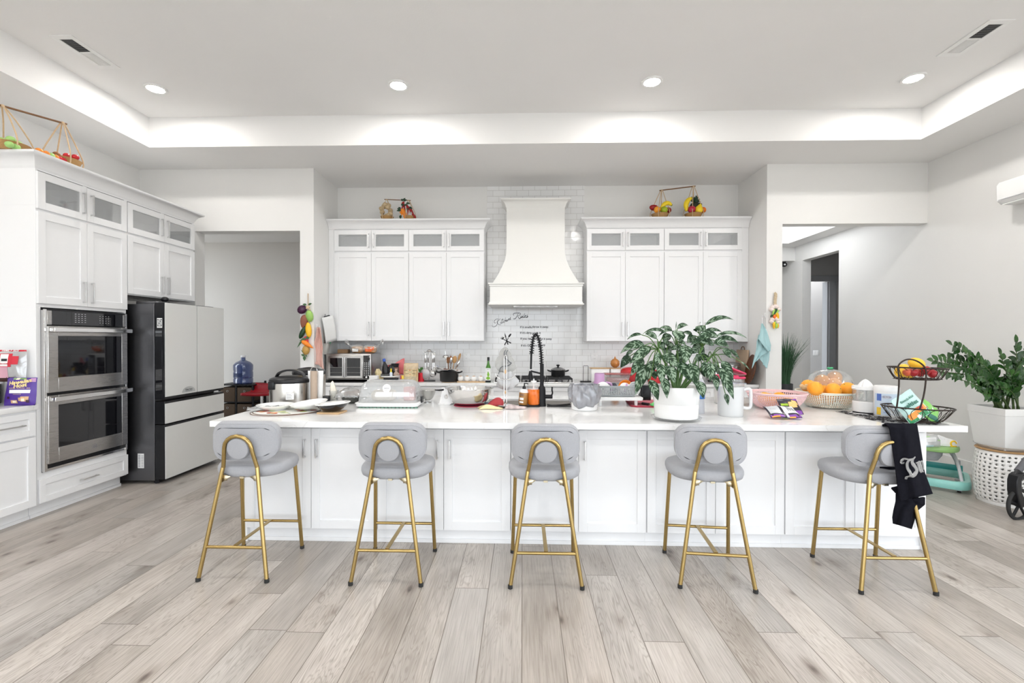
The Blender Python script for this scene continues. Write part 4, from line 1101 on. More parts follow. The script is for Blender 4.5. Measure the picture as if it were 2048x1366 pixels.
# ---- soaps on a black tray
solo('faucet_tray', 'black silicone tray under the two soap bottles', 'tray', MB().rbox(-.09, .09, -.048, .048, 0, .012, r=.012, e=.003), M_mblack, (.06, 3.965, Z0))
t = thing('soap_bottle', 'brown soap bottle with white shoulder and black pump', 'soap bottle', (.005, 3.975, Z0 + .0125))
t.rotation_euler = (0, radians(4), 0)
b = MB(); b.lathe([(0, .002), (.037, .002), (.040, .006), (.040, .105), (.039, .108)], 28); obj('bottle', b, mat('amber_soap', (.36, .18, .055), .25, var=.1), t)
obj('shoulder', MB().lathe([(.0395, .108), (.040, .118), (.034, .130), (.018, .138), (.012, .139)], 28), M_plastic, t)
obj('pump', MB().lathe([(.014, .138), (.016, .142), (.013, .160), (.006, .164), (.005, .19), (.0, .192)], 16).tube([(0, 0, .187), (.02, -.006, .187), (.032, -.010, .183)], .004), M_black, t)
b = MB()
for z0, z1, m in ((.02, .034, 0), (.045, .065, 0), (.08, .10, 1)):
    b.m = m; b.grid(lambda u, v: (.0406 * cos(-2.5 + .95 * u), .0406 * sin(-2.5 + .95 * u), z0 + (z1 - z0) * v), 8, 1)
obj('paper_label', b, [M_paper, mat('brown_print', (.22, .12, .07), .5, var=.1)], t)
t = thing('soap_dispenser', 'clear dispenser of orange soap beside the black faucet', 'soap bottle', (.098, 3.985, Z0 + .0125))
M_osoap = mat('orange_soap', (.86, .17, .0), .12, var=.05, coat=.4)
obj('soap', MB().lathe([(0, .004), (.050, .004), (.054, .012), (.0535, .135), (0, .135)], 32), M_osoap, t)
obj('jar', MB().lathe([(0, .0), (.054, .0), (.058, .008), (.0565, .14), (.056, .175), (.05, .186), (.028, .192), (.026, .192)], 32), M_jar, t)
obj('pump', MB().lathe([(.024, .19), (.026, .194), (.026, .206), (.010, .210), (.006, .212), (.006, .225), (0, .226)], 20).tube([(0, 0, .02), (0, 0, .2)], .006), M_plastic, t)
# ---- black pull-down faucet with a spring neck
fx, fy = .168, 3.985
t = thing('faucet', 'tall black spring-neck kitchen faucet', 'faucet', (fx, fy, Z0))
obj('base', MB().lathe([(0, 0), (.036, 0), (.037, .006), (.034, .03), (.032, .14), (.029, .165), (.018, .175), (.0165, .18)], 28), M_mblack, t)
obj('column', MB().lathe([(.0165, .175), (.0165, .365), (.014, .37)], 20), M_mblack, t)
def fp(u, v): return ((u - 1045.5) * 3.985 / 920 - fx, 0, 1.5 - (v - 678.3) * 3.985 / 920 - Z0)
neck = cr([fp(1083.5, 729), fp(1083, 712), fp(1081.5, 697), fp(1079, 682), fp(1075.5, 672), fp(1072, 668.5), fp(1068.5, 672), fp(1066, 682), fp(1064.3, 697), fp(1063.3, 708)], 8)
obj('hose', MB().tube(neck, .0085, 10), M_mblack, t)
# the spring winds round the hose
L = [0]
for i in range(1, len(neck)): L.append(L[-1] + (neck[i] - neck[i - 1]).length)
coil = []; turns = 22; N_ = turns * 10; k = 0
for q in range(N_ + 1):
    s = L[-1] * q / N_
    while k < len(L) - 2 and L[k + 1] < s: k += 1
    a = (s - L[k]) / max(1e-6, L[k + 1] - L[k]); pos = neck[k].lerp(neck[k + 1], a); tg = (neck[k + 1] - neck[k]).normalized(); y = Vector((0, 1, 0)); x = y.cross(tg).normalized(); an = 2 * pi * turns * q / N_
    coil.append(pos + (x * cos(an) + y * sin(an)) * .0185)
obj('spring', MB().tube(coil, .0028, 6), M_mblack, t)
obj('wand', MB().tube([fp(1063.3, 703), fp(1062.3, 738)], .0085, 12).lathe([(.013, 0), (.013, .018)], 14, c=fp(1063.3, 706)), M_mblack, t)
obj('spray_head', MB().lathe([(.016, -.075), (.021, -.072), (.020, -.04), (.015, -.02), (.012, 0)], 18, c=fp(1061.5, 742)), M_mblack, t)
obj('holder_arm', MB().tube([fp(1083, 747), fp(1062, 742)], .0075, 10), M_mblack, t)
obj('lever', MB().tube([(.02, 0, .083), (.092, 0, .083)], .0175, 16).tube(cr([(.083, 0, .09), (.092, 0, .115), (.088, 0, .14), (.09, 0, .168)], 4), [.009] + [.0065] * 12), M_mblack, t)
# sink-side tray
b = MB(); b.rbox(-.105, .105, -.035, .035, 0, .006, r=.01, e=.002)
for y in (-.032, .032): b.tube(cr([(-.1, y, .012), (-.05, y, .006), (.05, y, .012), (.1, y, .018)], 4), .005)
solo('sponge_tray', 'shallow black sponge tray beside the faucet', 'tray', b, M_black, (.315, 3.975, Z0))
# ---- white tub with grey bag
t = thing('lined_tub', 'low white tub lined with a crumpled grey plastic bag', 'tub', (.512, 3.815, Z0))
obj('tub', MB().lathe([(0, 0), (.098, 0), (.104, .005), (.108, .085), (.104, .085), (.10, .01), (0, .008)], 40), M_plastic, t)
def bg(u, v):
    a = 2 * pi * u; r = .112 + .022 * sin(pi * min(1, v * 1.15)) + .008 * sin(9 * a + 7 * v) * (.4 + v) + .005 * sin(17 * a)
    return (r * cos(a), r * sin(a), .045 + .02 * sin(2 * a + 2) * (1 - v) + .165 * v - .012 * sin(5 * a) * (1 - v))
obj('liner_bag', MB().grid(bg, 64, 14, wrap=True), thin_glass('grey_bag_film', (.80, .81, .84), .10, .25, .55, (.40, .41, .45)), t, thick=.0006)
# ---- dish rack
t = thing('dish_rack', 'grey perforated dish basket on a white drip tray with legs', 'dish rack', (.83, 4.165, Z0))
b = MB().rbox(-.20, .21, -.185, .185, .052, .080, r=.02, e=.004); obj('drip_tray', b, M_plastic, t)
for sx in (-.155, .155):
    for sy in (-.15, .15): obj('leg', MB().lathe([(.011, 0), (.013, .002), (.015, .054)], 14, c=(sx, sy, 0)), M_plastic, t)
M_grey = mat('grey_plastic', (.36, .38, .39), .45, var=.05)
per = rr_pts(2, 2, .25, 4)
def bk(u, v):
    P = rr_pts(.33 + .035 * v, .30 + .035 * v, .04, 5); n = len(P); q = (u * n) % n; i = int(q); a = P[i % n]; c = P[(i + 1) % n]; f = q - i
    return (a[0] + (c[0] - a[0]) * f - .01, a[1] + (c[1] - a[1]) * f, .082 + .088 * v)
# even spacing round the basket
def resamp(P, m):
    P = [Vector((*p, 0)) for p in P]; n = len(P); Ls = [0]
    for i in range(n): Ls.append(Ls[-1] + (P[(i + 1) % n] - P[i]).length)
    out = []; k = 0
    for j in range(m):
        s = Ls[-1] * j / m
        while Ls[k + 1] < s: k += 1
        out.append(P[k].lerp(P[(k + 1) % n], (s - Ls[k]) / (Ls[k + 1] - Ls[k])))
    return out
base = resamp(rr_pts(.33, .30, .05, 6), 80)
b = MB().perf(lambda u, v: (base[int(round(u * 80)) % 80].x * (1 + .09 * v) - .01, base[int(round(u * 80)) % 80].y * (1 + .09 * v), .083 + .088 * v), 80, 6, .6, lambda i, j: j in (0, 5), shape=lambda i, j: [(-.55, -.6), (.35, -.6), (.55, .6), (-.35, .6)])
obj('basket', b, M_grey, t, thick=.003)
obj('basket_floor', MB().poly([(q.x - .01, q.y) for q in base], .004, .081), M_grey, t)
obj('basket_rim', MB().tube([(q.x * 1.09 - .01, q.y * 1.09, .172) for q in base], .0045, 6, True), M_grey, t)
obj('cutlery_holder', MB().rbox(.215, .30, -.10, .02, .045, .175, r=.012, e=.004), M_black, t)
RK = Vector((.83, 4.165, Z0 + .085))
M_lil = mat('lilac_plastic', (.55, .32, .55), .35, var=.04); M_lil2 = mat('pale_lilac', (.75, .55, .72), .35, var=.03)
t = thing('tumbler', 'lilac tumbler with a handle upside down in the dish rack', 'tumbler', (RK.x - .125, RK.y + .07, RK.z))
obj('cup', MB().lathe([(0, 0), (.060, 0), (.062, .005), (.058, .09), (.047, .115), (.045, .178), (.042, .183), (0, .185)], 32), M_lil, t)
obj('base_pad', MB().lathe([(0, .1855), (.038, .1855), (.040, .188), (0, .189)], 28), M_lil2, t)
obj('handle', MB().tube(cr([(.055, -.02, .10), (.09, -.035, .095), (.105, -.04, .07), (.10, -.04, .02)], 5), .011, 10), M_lil, t)
t = thing('jar_lid', 'round white lid with a center hole leaning in the dish rack', 'lid', (RK.x - .115, RK.y - .06, RK.z + .055)); t.rotation_euler = (radians(78), 0, radians(8))
obj('disc', MB().lathe([(0, 0), (.058, 0), (.062, .004), (.062, .012), (.05, .016), (0, .018)], 36), M_plastic, t); obj('hole_plug', MB().lathe([(0, .0185), (.008, .0185), (.008, .0195), (0, .0196)], 14), M_gprint, t)
t = thing('travel_lid', 'white lid with a purple slider standing in the dish rack', 'lid', (RK.x + .075, RK.y - .05, RK.z + .05)); t.rotation_euler = (radians(60), radians(22), 0)
obj('disc', MB().lathe([(0, 0), (.048, 0), (.052, .006), (.052, .03), (.044, .034), (0, .034)], 36), M_plastic, t); obj('slider', MB().rbox(-.009, .009, -.042, .042, .034, .042, r=.008, e=.003), M_lil, t)
t = thing('lemon_press', 'steel garlic press lying among the dishes in the rack', 'utensil', (RK.x - .02, RK.y + .02, RK.z + .045), .5)
obj('arm', MB().tube([(-.07, 0, .0), (.06, .01, .02)], .006).tube([(-.06, .02, .03), (.06, -.01, .0)], .006).ell((.05, 0, .015), .018, .014, .014), M_steelv, t)
solo('bowl', 'orange plastic bowl on edge in the dish rack', 'bowl', MB().lathe([(0, 0), (.03, 0), (.05, .02), (.062, .045), (.059, .045), (.047, .022), (0, .006)], 32), mat('orange_plastic', (.88, .30, .04), .35, var=.03), (RK.x + .11, RK.y + .02, RK.z + .055), rot=(radians(65), 0, radians(-30)))
solo('bowl', 'small white bowl on edge in the dish rack, beside the orange bowl', 'bowl', MB().lathe([(0, 0), (.03, 0), (.05, .02), (.060, .05), (.057, .05), (.047, .022), (0, .006)], 32), M_china, (RK.x + .135, RK.y - .06, RK.z + .055), rot=(radians(80), 0, radians(20)))
solo('bowl', 'small grey bowl on edge in the dish rack, behind the white slider lid', 'bowl', MB().lathe([(0, 0), (.03, 0), (.045, .02), (.050, .04), (.047, .04), (.042, .022), (0, .006)], 28), mat('grey_bowl', (.25, .27, .30), .4), (RK.x + .02, RK.y + .03, RK.z + .042), rot=(radians(70), 0, radians(-60)))
# ---- red mat under plant side of the rack, with peeler
M_rmat = mat('crimson_print', (.45, .12, .15), .85, var=1.2, scale=30, detail=1, stretch=(1, 3, 1))
t = thing('drying_mat', 'crimson and white patterned drying mat beside the dish rack', 'mat', (1.20, 4.155, Z0), radians(-6))
obj('face', MB().rbox(-.24, .24, -.22, .22, .004, .008, r=.05, e=.002), M_rmat, t); obj('binding', MB().tube([(x, y, .005) for x, y in rr_pts(.49, .45, .052)], .0055, 8, True), mat('crimson_binding', (.34, .015, .04), .8), t)
t = thing('peeler', 'peeler with black handle and green cap on the crimson mat', 'peeler', (1.09, 3.985, Z0 + .0095), radians(-50))
obj('handle', MB().tube([(-.07, 0, .012), (.0, 0, .012)], [.012, .010]), M_black, t); obj('cap', MB().ell((.035, 0, .012), .03, .012, .012).ell((.045, 0, .018), .008, .026, .018), mat('bright_green_plastic', (.15, .62, .18), .35), t)
# ---- big potted aglaonema
PX, PY = 1.117, 3.375
t = thing('potted_plant', 'large leafy plant with silver-mottled leaves in a round white pot', 'plant', (PX, PY, Z0))
obj('saucer', MB().lathe([(0, 0), (.14, 0), (.168, .008), (.176, .022), (.173, .023), (.14, .012), (0, .010)], 44), M_clear, t)
obj('pot', MB().lathe([(0, .012), (.138, .012), (.150, .018), (.155, .10), (.1545, .118), (.1565, .120), (.164, .232), (.165, .240), (.160, .242), (.155, .232), (.15, .215), (.0, .212)], 56), M_china, t)
obj('soil', MB().lathe([(.151, .214), (.08, .221), (0, .226)], 32), mat('bark_soil', (.10, .055, .03), .95, var=.9, scale=90, bump=.8, bscale=120), t)
def leaf(mb, base, tip, w, sag=.12, n0=(0, -1, .45), fold=.22, nv=9, nu=4, twist=0.0, seed=0):
    base, tip = Vector(base), Vector(tip); L = (tip - base).length; rows = []; us = []; rr = random.Random(seed)
    off = rr.uniform(0, 5)
    for j in range(nv + 1):
        v = j / nv; p = base.lerp(tip, v) + Vector((0, 0, sag * L * 4 * v * (1 - v)))
        d = (tip - base) + Vector((0, 0, sag * L * 4 * (1 - 2 * v))); d.normalize()
        n = Vector(n0); n -= d * n.dot(d)
        if n.length < .05: n = d.orthogonal()
        n.normalize(); x = d.cross(n); an = twist * v
        if an: x, n = x * cos(an) + n * sin(an), n * cos(an) - x * sin(an)
        pr = max(.02, (sin(pi * min(1, v ** .72))) ** .9 if v < 1 else .02); hw = w / 2 * pr
        for i in range(nu + 1):
            s = 2 * i / nu - 1
            rows.append(p + x * (s * hw) + n * (fold * hw * abs(s) + .05 * w * sin(5 * v + off) * s)); us.append((i / nu * .998, v))
    m = nu + 1
    mb.add(rows, [(j * m + i, j * m + i + 1, (j + 1) * m + i + 1, (j + 1) * m + i) for j in range(nv) for i in range(nu)], True, us)
# leaf blades read off the photo in the plant's own plane: base, tip, width, depth towards the viewer at base and tip
LV = [(580,380,395,300,95,0,.02),(340,312,105,395,50,.0,.03),(735,287,355,300,55,.05,.02),(818,242,618,215,70,.08,.10),(830,252,598,348,48,0,-.06),(900,222,1078,168,70,.04,.08),(878,230,890,100,14,0,0),
      (878,246,962,425,165,-.04,-.12),(1132,322,978,282,70,.05,.1),(1215,262,1150,238,50,0,0),(1262,262,1345,165,110,0,.0),(1195,185,1290,262,90,0,-.03),(1335,168,1800,84,70,0,.04),(1300,292,1608,268,66,.02,0),(1505,342,2000,366,58,0,-.02),
      (1548,345,1175,440,130,-.05,-.12),(1512,412,1872,446,85,0,.03),(1482,450,1725,520,125,-.03,-.02),(1475,480,1105,482,125,-.05,-.14),(1040,478,1022,765,175,-.10,-.17),(925,412,1035,472,75,-.08,-.12),
      (385,482,3,612,130,0,-.03),(485,508,148,775,140,-.02,-.08),(200,556,88,642,60,.06,.06),(165,640,8,832,125,.04,.05),(365,682,168,965,140,-.05,-.10),(420,775,240,1255,170,-.06,-.13),(525,715,430,1045,125,-.05,-.12),
      (475,1020,600,1345,140,-.13,-.19),(640,765,655,1112,125,-.12,-.19),(690,985,742,1322,120,-.16,-.205),(615,595,568,835,100,-.08,-.12),(690,612,905,825,180,-.07,-.15),(745,795,862,1085,165,-.11,-.19),(915,745,1095,1045,160,-.11,-.19),
      (1105,758,1190,1122,185,-.12,-.20),(1240,1040,1312,1315,140,-.13,-.18),(1330,735,1372,1015,130,-.08,-.12),(1432,752,1420,1062,130,-.09,-.14),(1505,745,1535,935,75,-.02,-.03),(1490,935,1532,1205,100,-.08,-.11),(1565,825,1792,1335,150,-.08,-.14),
      (1600,728,1792,1052,140,-.05,-.09),(1620,525,1752,685,115,-.02,-.04),(1725,540,1892,705,60,0,-.02),(1900,732,2048,870,30,.02,.02),(1660,1240,1705,1425,75,-.06,-.08),(845,545,675,395,110,.05,.08),(690,372,825,350,85,0,-.05),(1005,565,800,565,110,0,-.06),
      (1190,705,1335,690,110,-.02,-.05),(765,300,685,440,120,.02,.0),(1185,338,1058,442,130,.03,.02),(1310,480,1120,610,160,.05,.02),(1070,640,850,712,150,.04,.0),(620,430,690,560,120,.05,.04),(1000,380,960,300,90,.06,.05),(760,520,720,640,120,.06,.05),
      (1240,560,1330,640,120,.07,.06),(950,640,980,800,140,.06,.02),(1130,820,1060,960,120,.05,.0),(520,880,560,1020,110,.06,.04),(1390,640,1290,720,110,.08,.06),(820,900,760,1040,110,.06,.03),(1300,840,1330,980,100,.06,.04)]
HUB = [((600, 545), (840, 1090)), ((735, 600), (860, 1085)), ((900, 560), (900, 1090)), ((1010, 640), (940, 1090)), ((1230, 660), (1010, 1090)), ((1445, 640), (1070, 1090)), ((1300, 500), (1030, 1085))]
def pz(x, y, dy=0.0): return at(1240 + x / 7.877, 630 + y / 7.877, Y=PY + dy) - Vector((PX, PY, Z0))
M_leaf = leaf_mat('silver_mottled_leaf', (.010, .032, .012), (.042, .092, .042), (.25, .335, .245), .97)
M_stem = mat('green_stem', (.08, .17, .04), .5, var=.2)
b = MB(); s = MB(); hubs = []
for (hx, hy), (gx, gy) in HUB:
    h = pz(hx, hy, .01); g = pz(gx, gy, 0); g.z = .215; g.x *= .55; hubs.append(h); s.tube(cr([g, g.lerp(h, .5) + Vector((.01, 0, .01)), h], 4), [.011] * 5 + [.008] * 4, 8)
for k, (bx, by, tx_, ty_, w_, d0, d1) in enumerate(LV):
    p0, p1 = pz(bx, by, d0), pz(tx_, ty_, d1); horiz = abs(p1.z - p0.z) < .5 * abs(p1.x - p0.x)
    leaf(b, p0, p1, w_ / 7.877 * 3.3 / 920 * 1.12, .16 if horiz else .05, (0, -1, .55), .25, seed=k, nv=11)
    h = min(hubs, key=lambda q: (q - p0).length); mid = h.lerp(p0, .5) + Vector((0, 0, .03)); s.tube(cr([h, mid, p0], 4), .0034, 6)
obj('foliage', b, M_leaf, t); obj('stalks', s, M_stem, t)
# ---- spray bottle behind the pot
t = thing('cleaner_bottle', 'white bottle with a blue label half hidden behind the plant pot', 'bottle', (1.395, 3.66, Z0))
obj('bottle', MB().lathe([(0, 0), (.036, 0), (.038, .004), (.034, .10), (.036, .24), (.022, .27), (.014, .275)], 28), mat('pale_grey_plastic', (.62, .63, .67), .35), t)
obj('label', MB().grid(lambda u, v: (.0385 * cos(-3.0 + 2.9 * u), .0385 * sin(-3.0 + 2.9 * u), .115 + .115 * v), 16, 4), mat('blue_label', (.06, .22, .62), .4, var=.2, scale=30), t, thick=.0008)
obj('cap', MB().lathe([(.015, .274), (.017, .276), (.017, .30), (0, .302)], 18), M_plastic, t)
# ---- pitcher and red-lidded tub
t = thing('pitcher', 'milky plastic pitcher with a square handle behind the potted plant', 'pitcher', (1.5835, 3.545, Z0))
obj('jug', MB().lathe([(0, .0), (.084, .0), (.088, .005), (.094, .218), (.096, .224), (.092, .226), (.085, .01), (0, .008)], 44), M_frost, t)
obj('handle', MB().loft([[(.0 + x, y, z) for y, z in ()] for x in ()]) if False else MB().tube(cr([(.088, 0, .195), (.125, 0, .205), (.150, 0, .195), (.153, 0, .13), (.150, 0, .07), (.125, 0, .058), (.090, 0, .065)], 4), .012, 10), M_frost, t)
M_pink = mat('raspberry_plastic', (.60, .04, .12), .3, var=.04)
t = thing('flour_tub', 'clear tub with a raspberry lid flipped open behind the pitcher', 'container', (1.86, 4.20, Z0))
obj('tub', MB().rbox(-.11, .11, -.085, .085, 0, .235, r=.03, e=.006, top=False), M_clear, t)
obj('rim', MB().tube([(x, y, .24) for x, y in rr_pts(.226, .176, .034)], .010, 8, True).rbox(-.095, .06, -.09, .09, .245, .262, r=.03, e=.004), M_pink, t)
o = obj('flip_lid', MB().rbox(-.085, .085, -.07, .07, 0, .016, r=.03, e=.005), M_pink, t, (.06, .02, .285)); o.rotation_euler = (radians(-8), radians(22), 0)
obj('flour', MB().rbox(-.104, .104, -.08, .08, .004, .13, r=.026, e=.006), mat('flour', (.85, .83, .80), .9), t)
solo('scoop', 'raspberry scoop lying inside the open tub', 'scoop', MB().ell((0, 0, 0), .05, .03, .022).tube([(-.05, 0, 0), (-.09, 0, .01)], .008), M_pink, (1.855, 4.15, Z0 + .155))

# ---- colander baskets
def basket(name, label, loc, rt, rb, h, mt, nu, nv, group):
    t = thing(name, label, 'basket', loc, 0, group)
    def f(u, v):
        a = 2 * pi * u; q = (v * 1.0); r = rb + (rt - rb) * (1 - (1 - q) ** 1.7)
        return (r * cos(a), r * sin(a) * .98, .012 + (h - .012) * v)
    obj('wall', MB().perf(f, nu, nv, .64, lambda i, j: j >= nv - 1 or i % 12 == 11 and False), mt, t, thick=.0028)
    b = MB().perf(lambda u, v: ((rb * (.08 + .92 * v)) * cos(2 * pi * u), (rb * (.08 + .92 * v)) * sin(2 * pi * u) * .98, .012), 36, 5, .5, lambda i, j: j == 4); obj('floor', b, mt, t, thick=.003)
    obj('rim', MB().tube([((rt + .004) * cos(a), (rt + .004) * sin(a) * .98, h) for a in [2 * pi * k / 56 for k in range(56)]], .0065, 8, True), mt, t)
    for k in range(3):
        a = 2 * pi * k / 3 + .9; obj('foot', MB().lathe([(.010, 0), (.012, .012)], 12, c=(rb * .8 * cos(a), rb * .8 * sin(a), 0)), mt, t)
    return t
PKB = (2.135, 3.93, Z0)
basket('colander', 'pink perforated plastic colander basket', PKB, .222, .145, .135, mat('pink_plastic', (.80, .56, .58), .4, var=.02), 84, 9, 'perforated baskets on the island')
WB = (2.634, 4.04, Z0)
basket('colander', 'cream perforated plastic colander basket heaped with oranges', WB, .238, .165, .135, mat('cream_plastic', (.80, .80, .70), .4, var=.02), 84, 9, 'perforated baskets on the island')
M_orange = mat('orange_peel', (.90, .36, .025), .42, var=.10, scale=20, bump=.35, bscale=260)
M_dot = mat('stem_scar', (.20, .22, .06), .7)
def orange(label, loc, r, grp):
    t = thing('orange', label, 'orange', loc, RND.uniform(0, 6), grp); t.rotation_euler = (RND.uniform(-1, 1), RND.uniform(-1, 1), 0)
    obj('fruit', MB().ell((0, 0, 0), r, r, r * .95, 20, 14), M_orange, t); obj('stem_scar', MB().lathe([(0, .003), (.005, .001), (.006, -.002)], 8, c=(0, 0, r * .945)), M_dot, t)
    return t
for x, y, r in ((-.08, -.04, .058), (.05, -.07, .055), (.06, .06, .058), (-.05, .09, .055)):
    orange('orange inside the pink colander, seen through its holes', (PKB[0] + x, PKB[1] + y, Z0 + .018 + r), r, 'oranges in the pink colander')
def ao(u, v, Y): return at(u, v, Y=Y)
ORG = [(1630.5, 777, 3.80, 'orange in the cream basket, in front beside the ginger root'), (1667, 780.5, 3.785, 'orange in the cream basket, front middle'), (1695, 778.5, 3.83, 'orange in the cream basket, in front on the juicer side'),
       (1643.5, 762.5, 3.985, 'orange under the clear dome, lower one on the ginger side'), (1669, 755.5, 4.045, 'orange at the very top under the clear dome'), (1668.5, 769.5, 3.955, 'orange under the clear dome, lowest in the middle'),
       (1617, 772.5, 3.99, 'orange behind the ginger root at the basket rim'), (1650, 781, 3.92, 'orange low between the front oranges of the cream basket')]
for u, v, Y, lb in ORG: orange(lb, ao(u, v, Y + .085), .060, 'oranges in the cream basket')
for x, y in ((-.10, .08), (.09, .09), (0, .12), (.0, .0), (-.12, -.03), (.12, -.04)): orange('orange low inside the cream basket, seen through its holes', (WB[0] + x, WB[1] + y, Z0 + .075), .056, 'oranges low in the cream basket')
p = ao(1609.5, 775, 4.0); M_ging = mat('ginger_skin', (.62, .46, .26), .8, var=.2, scale=60, bump=.4, bscale=120)
solo('ginger_root', 'knobbly ginger root on the rim of the cream basket', 'ginger', MB().ell((0, 0, 0), .034, .022, .02).ell((.03, .01, .008), .022, .018, .017).ell((-.025, 0, .012), .018, .016, .018).ell((.008, -.005, .018), .015, .014, .013), M_ging, p)
t = thing('food_dome', 'clear dome with a green knob over the oranges', 'dome cover', (2.69, 4.10, 1.104), 0)
obj('dome', MB().lathe([(.176, 0), (.174, .012), (.166, .05), (.145, .088), (.105, .118), (.055, .133), (0, .137)], 48), M_clear, t, thick=.0018); obj('rim', MB().tube([(.177 * cos(a), .177 * sin(a), 0) for a in [2 * pi * k / 44 for k in range(44)]], .0035, 6, True), M_clear, t)
obj('knob', MB().rbox(-.024, .024, -.013, .013, .138, .156, r=.012, e=.005), mat('green_knob', (.05, .36, .15), .4), t)
# ---- citrus juicer
t = thing('citrus_juicer', 'white electric citrus juicer with a clear jug', 'juicer', (2.724, 3.73, Z0))
obj('base', MB().lathe([(0, .008), (.078, .008), (.084, .012), (.086, .09), (.08, .096), (0, .097)], 40), M_plastic, t); obj('foot_ring', MB().lathe([(0, 0), (.076, 0), (.082, .006), (.076, .010), (0, .010)], 36), M_black, t)
obj('jug', MB().lathe([(.078, .097), (.083, .10), (.085, .182), (.083, .184)], 40, caps=False), M_clear, t, thick=.002); obj('spindle', MB().lathe([(.012, .097), (.010, .19)], 16), M_plastic, t)
obj('strainer_ring', MB().lathe([(0, .19), (.082, .184), (.089, .186), (.089, .212), (.084, .214), (.05, .204), (0, .204)], 40), M_plastic, t)
fl = []
for z, r in ((.204, .046), (.215, .045), (.235, .036), (.252, .023), (.264, .009), (.267, .001)): fl.append([((r * (1 + .10 * cos(10 * o))) * cos(o), (r * (1 + .10 * cos(10 * o))) * sin(o), z) for o in [2 * pi * i / 60 for i in range(60)]])
obj('reamer', MB().loft(fl), M_plastic, t); obj('spout', MB().rbox(-.105, -.07, -.016, .016, .195, .206, r=.012, e=.003), M_plastic, t)
b = MB(); b.text('BLACK+DECKER', .009, T(.030, -.0815, .045, rx=radians(90), rz=radians(20)), 0, .0003); obj('logo', b, M_gprint, t)
b = MB().tube(cr([(2.76, 3.83, Z0 + .006), (2.62, 3.74, Z0 + .004), (2.60, 3.66, Z0 + .004), (2.66, 3.62, Z0 + .004), (2.58, 3.70, Z0 + .004)], 6), .003, 6); solo('power_cord', 'thin white power cord lying beside the juicer', 'cord', b, M_plastic)
# ---- wipes canister
t = thing('wipes_canister', 'round canister of cleaning wipes with a blue and yellow label', 'canister', (2.771, 3.58, Z0))
obj('tub', MB().lathe([(0, 0), (.074, 0), (.077, .004), (.078, .19), (.0, .19)], 40), M_plastic, t); obj('cap', MB().lathe([(.079, .185), (.080, .19), (.080, .222), (.074, .230), (.03, .234), (0, .234)], 40), M_plastic, t)
M_lab = [mat('pale_blue_label', (.62, .72, .84), .4, var=.05), mat('deep_blue_label', (.09, .17, .50), .4, var=.05), mat('yellow_label', (.92, .62, .06), .4, var=.05), M_paper, mat('mid_blue_label', (.38, .52, .76), .4, var=.1)]
R1 = .0788
def pch(b, m, a0, a1, z0, z1, r=R1, n=10): b.m = m; b.grid(lambda u, v: (r * cos(a0 + (a1 - a0) * u), r * sin(a0 + (a1 - a0) * u), z0 + (z1 - z0) * v), n, 1)
b = MB(); pch(b, 0, -pi * 1.05, .2, .012, .175, n=30); pch(b, 1, -pi * .96, -pi * .83, .12, .172, R1 + .0004); pch(b, 2, -pi * .96, -pi * .84, .014, .07, R1 + .0004)
rr = random.Random(4)
for k in range(16): a = -pi * .78 + .09 * rr.randint(0, 20); z = .02 + .011 * (k % 9); pch(b, rr.choice((3, 4, 4)), a, min(a + rr.uniform(.15, .5), -.1), z, z + rr.choice((.004, .008)), R1 + .0006, 6)
pch(b, 3, -pi * .80, -pi * .60, .142, .160, R1 + .0007); obj('label', b, M_lab, t)
b = MB(); b.text('CLOROX', .0105, T(R1 * cos(-pi * .70) * 1.012, R1 * sin(-pi * .70) * 1.012, .151, rx=radians(90), rz=radians(-36)), 0, .0004)
b.tube([(T(R1 * cos(-pi * .70) * 1.013, R1 * sin(-pi * .70) * 1.013, .151, rx=radians(90), rz=radians(-36)) @ Vector((.027 * cos(a), .010 * sin(a), 0))) for a in [2 * pi * k / 24 for k in range(24)]], .0008, 5, True); obj('logo', b, mat('navy_print', (.05, .07, .25), .4), t)
# ---- lace mat and two-tier fruit stand
rr = random.Random(21); b = MB()
for k in range(210):
    x, y = rr.uniform(-.20, .185), rr.uniform(-.28, .28); r = rr.uniform(.010, .030); a0 = rr.uniform(0, 6); a1 = a0 + rr.uniform(2.2, 5)
    if abs(x) > .205 or abs(y) > .29: continue
    b.tube([(max(-.205, min(.205, x + r * cos(a0 + (a1 - a0) * i / 9) * (.5 + .5 * i / 9))), y + r * sin(a0 + (a1 - a0) * i / 9), .0022 + .0005 * (k % 4)) for i in range(10)], .0018, 4)
t = thing('lace_placemat', 'black lace placemat under the two-tier fruit stand', 'placemat', (2.72, 3.50, Z0))
obj('lace', b, M_print, t); obj('backing_gauze', MB().rbox(-.205, .205, -.30, .30, 0, .0012, r=.05, e=.0004), thin_glass('gauze', gloss=0, rough=.5, body=.25, bcol=(.6, .6, .6)), t)
M_iron = mat('dark_bronze_wire', (.035, .024, .020), .45, .6, var=.2)
FX, FY = 2.796, 3.335
t = thing('fruit_stand', 'two-tier dark wire fruit stand at the end of the island', 'fruit stand', (FX, FY, Z0 + .005))
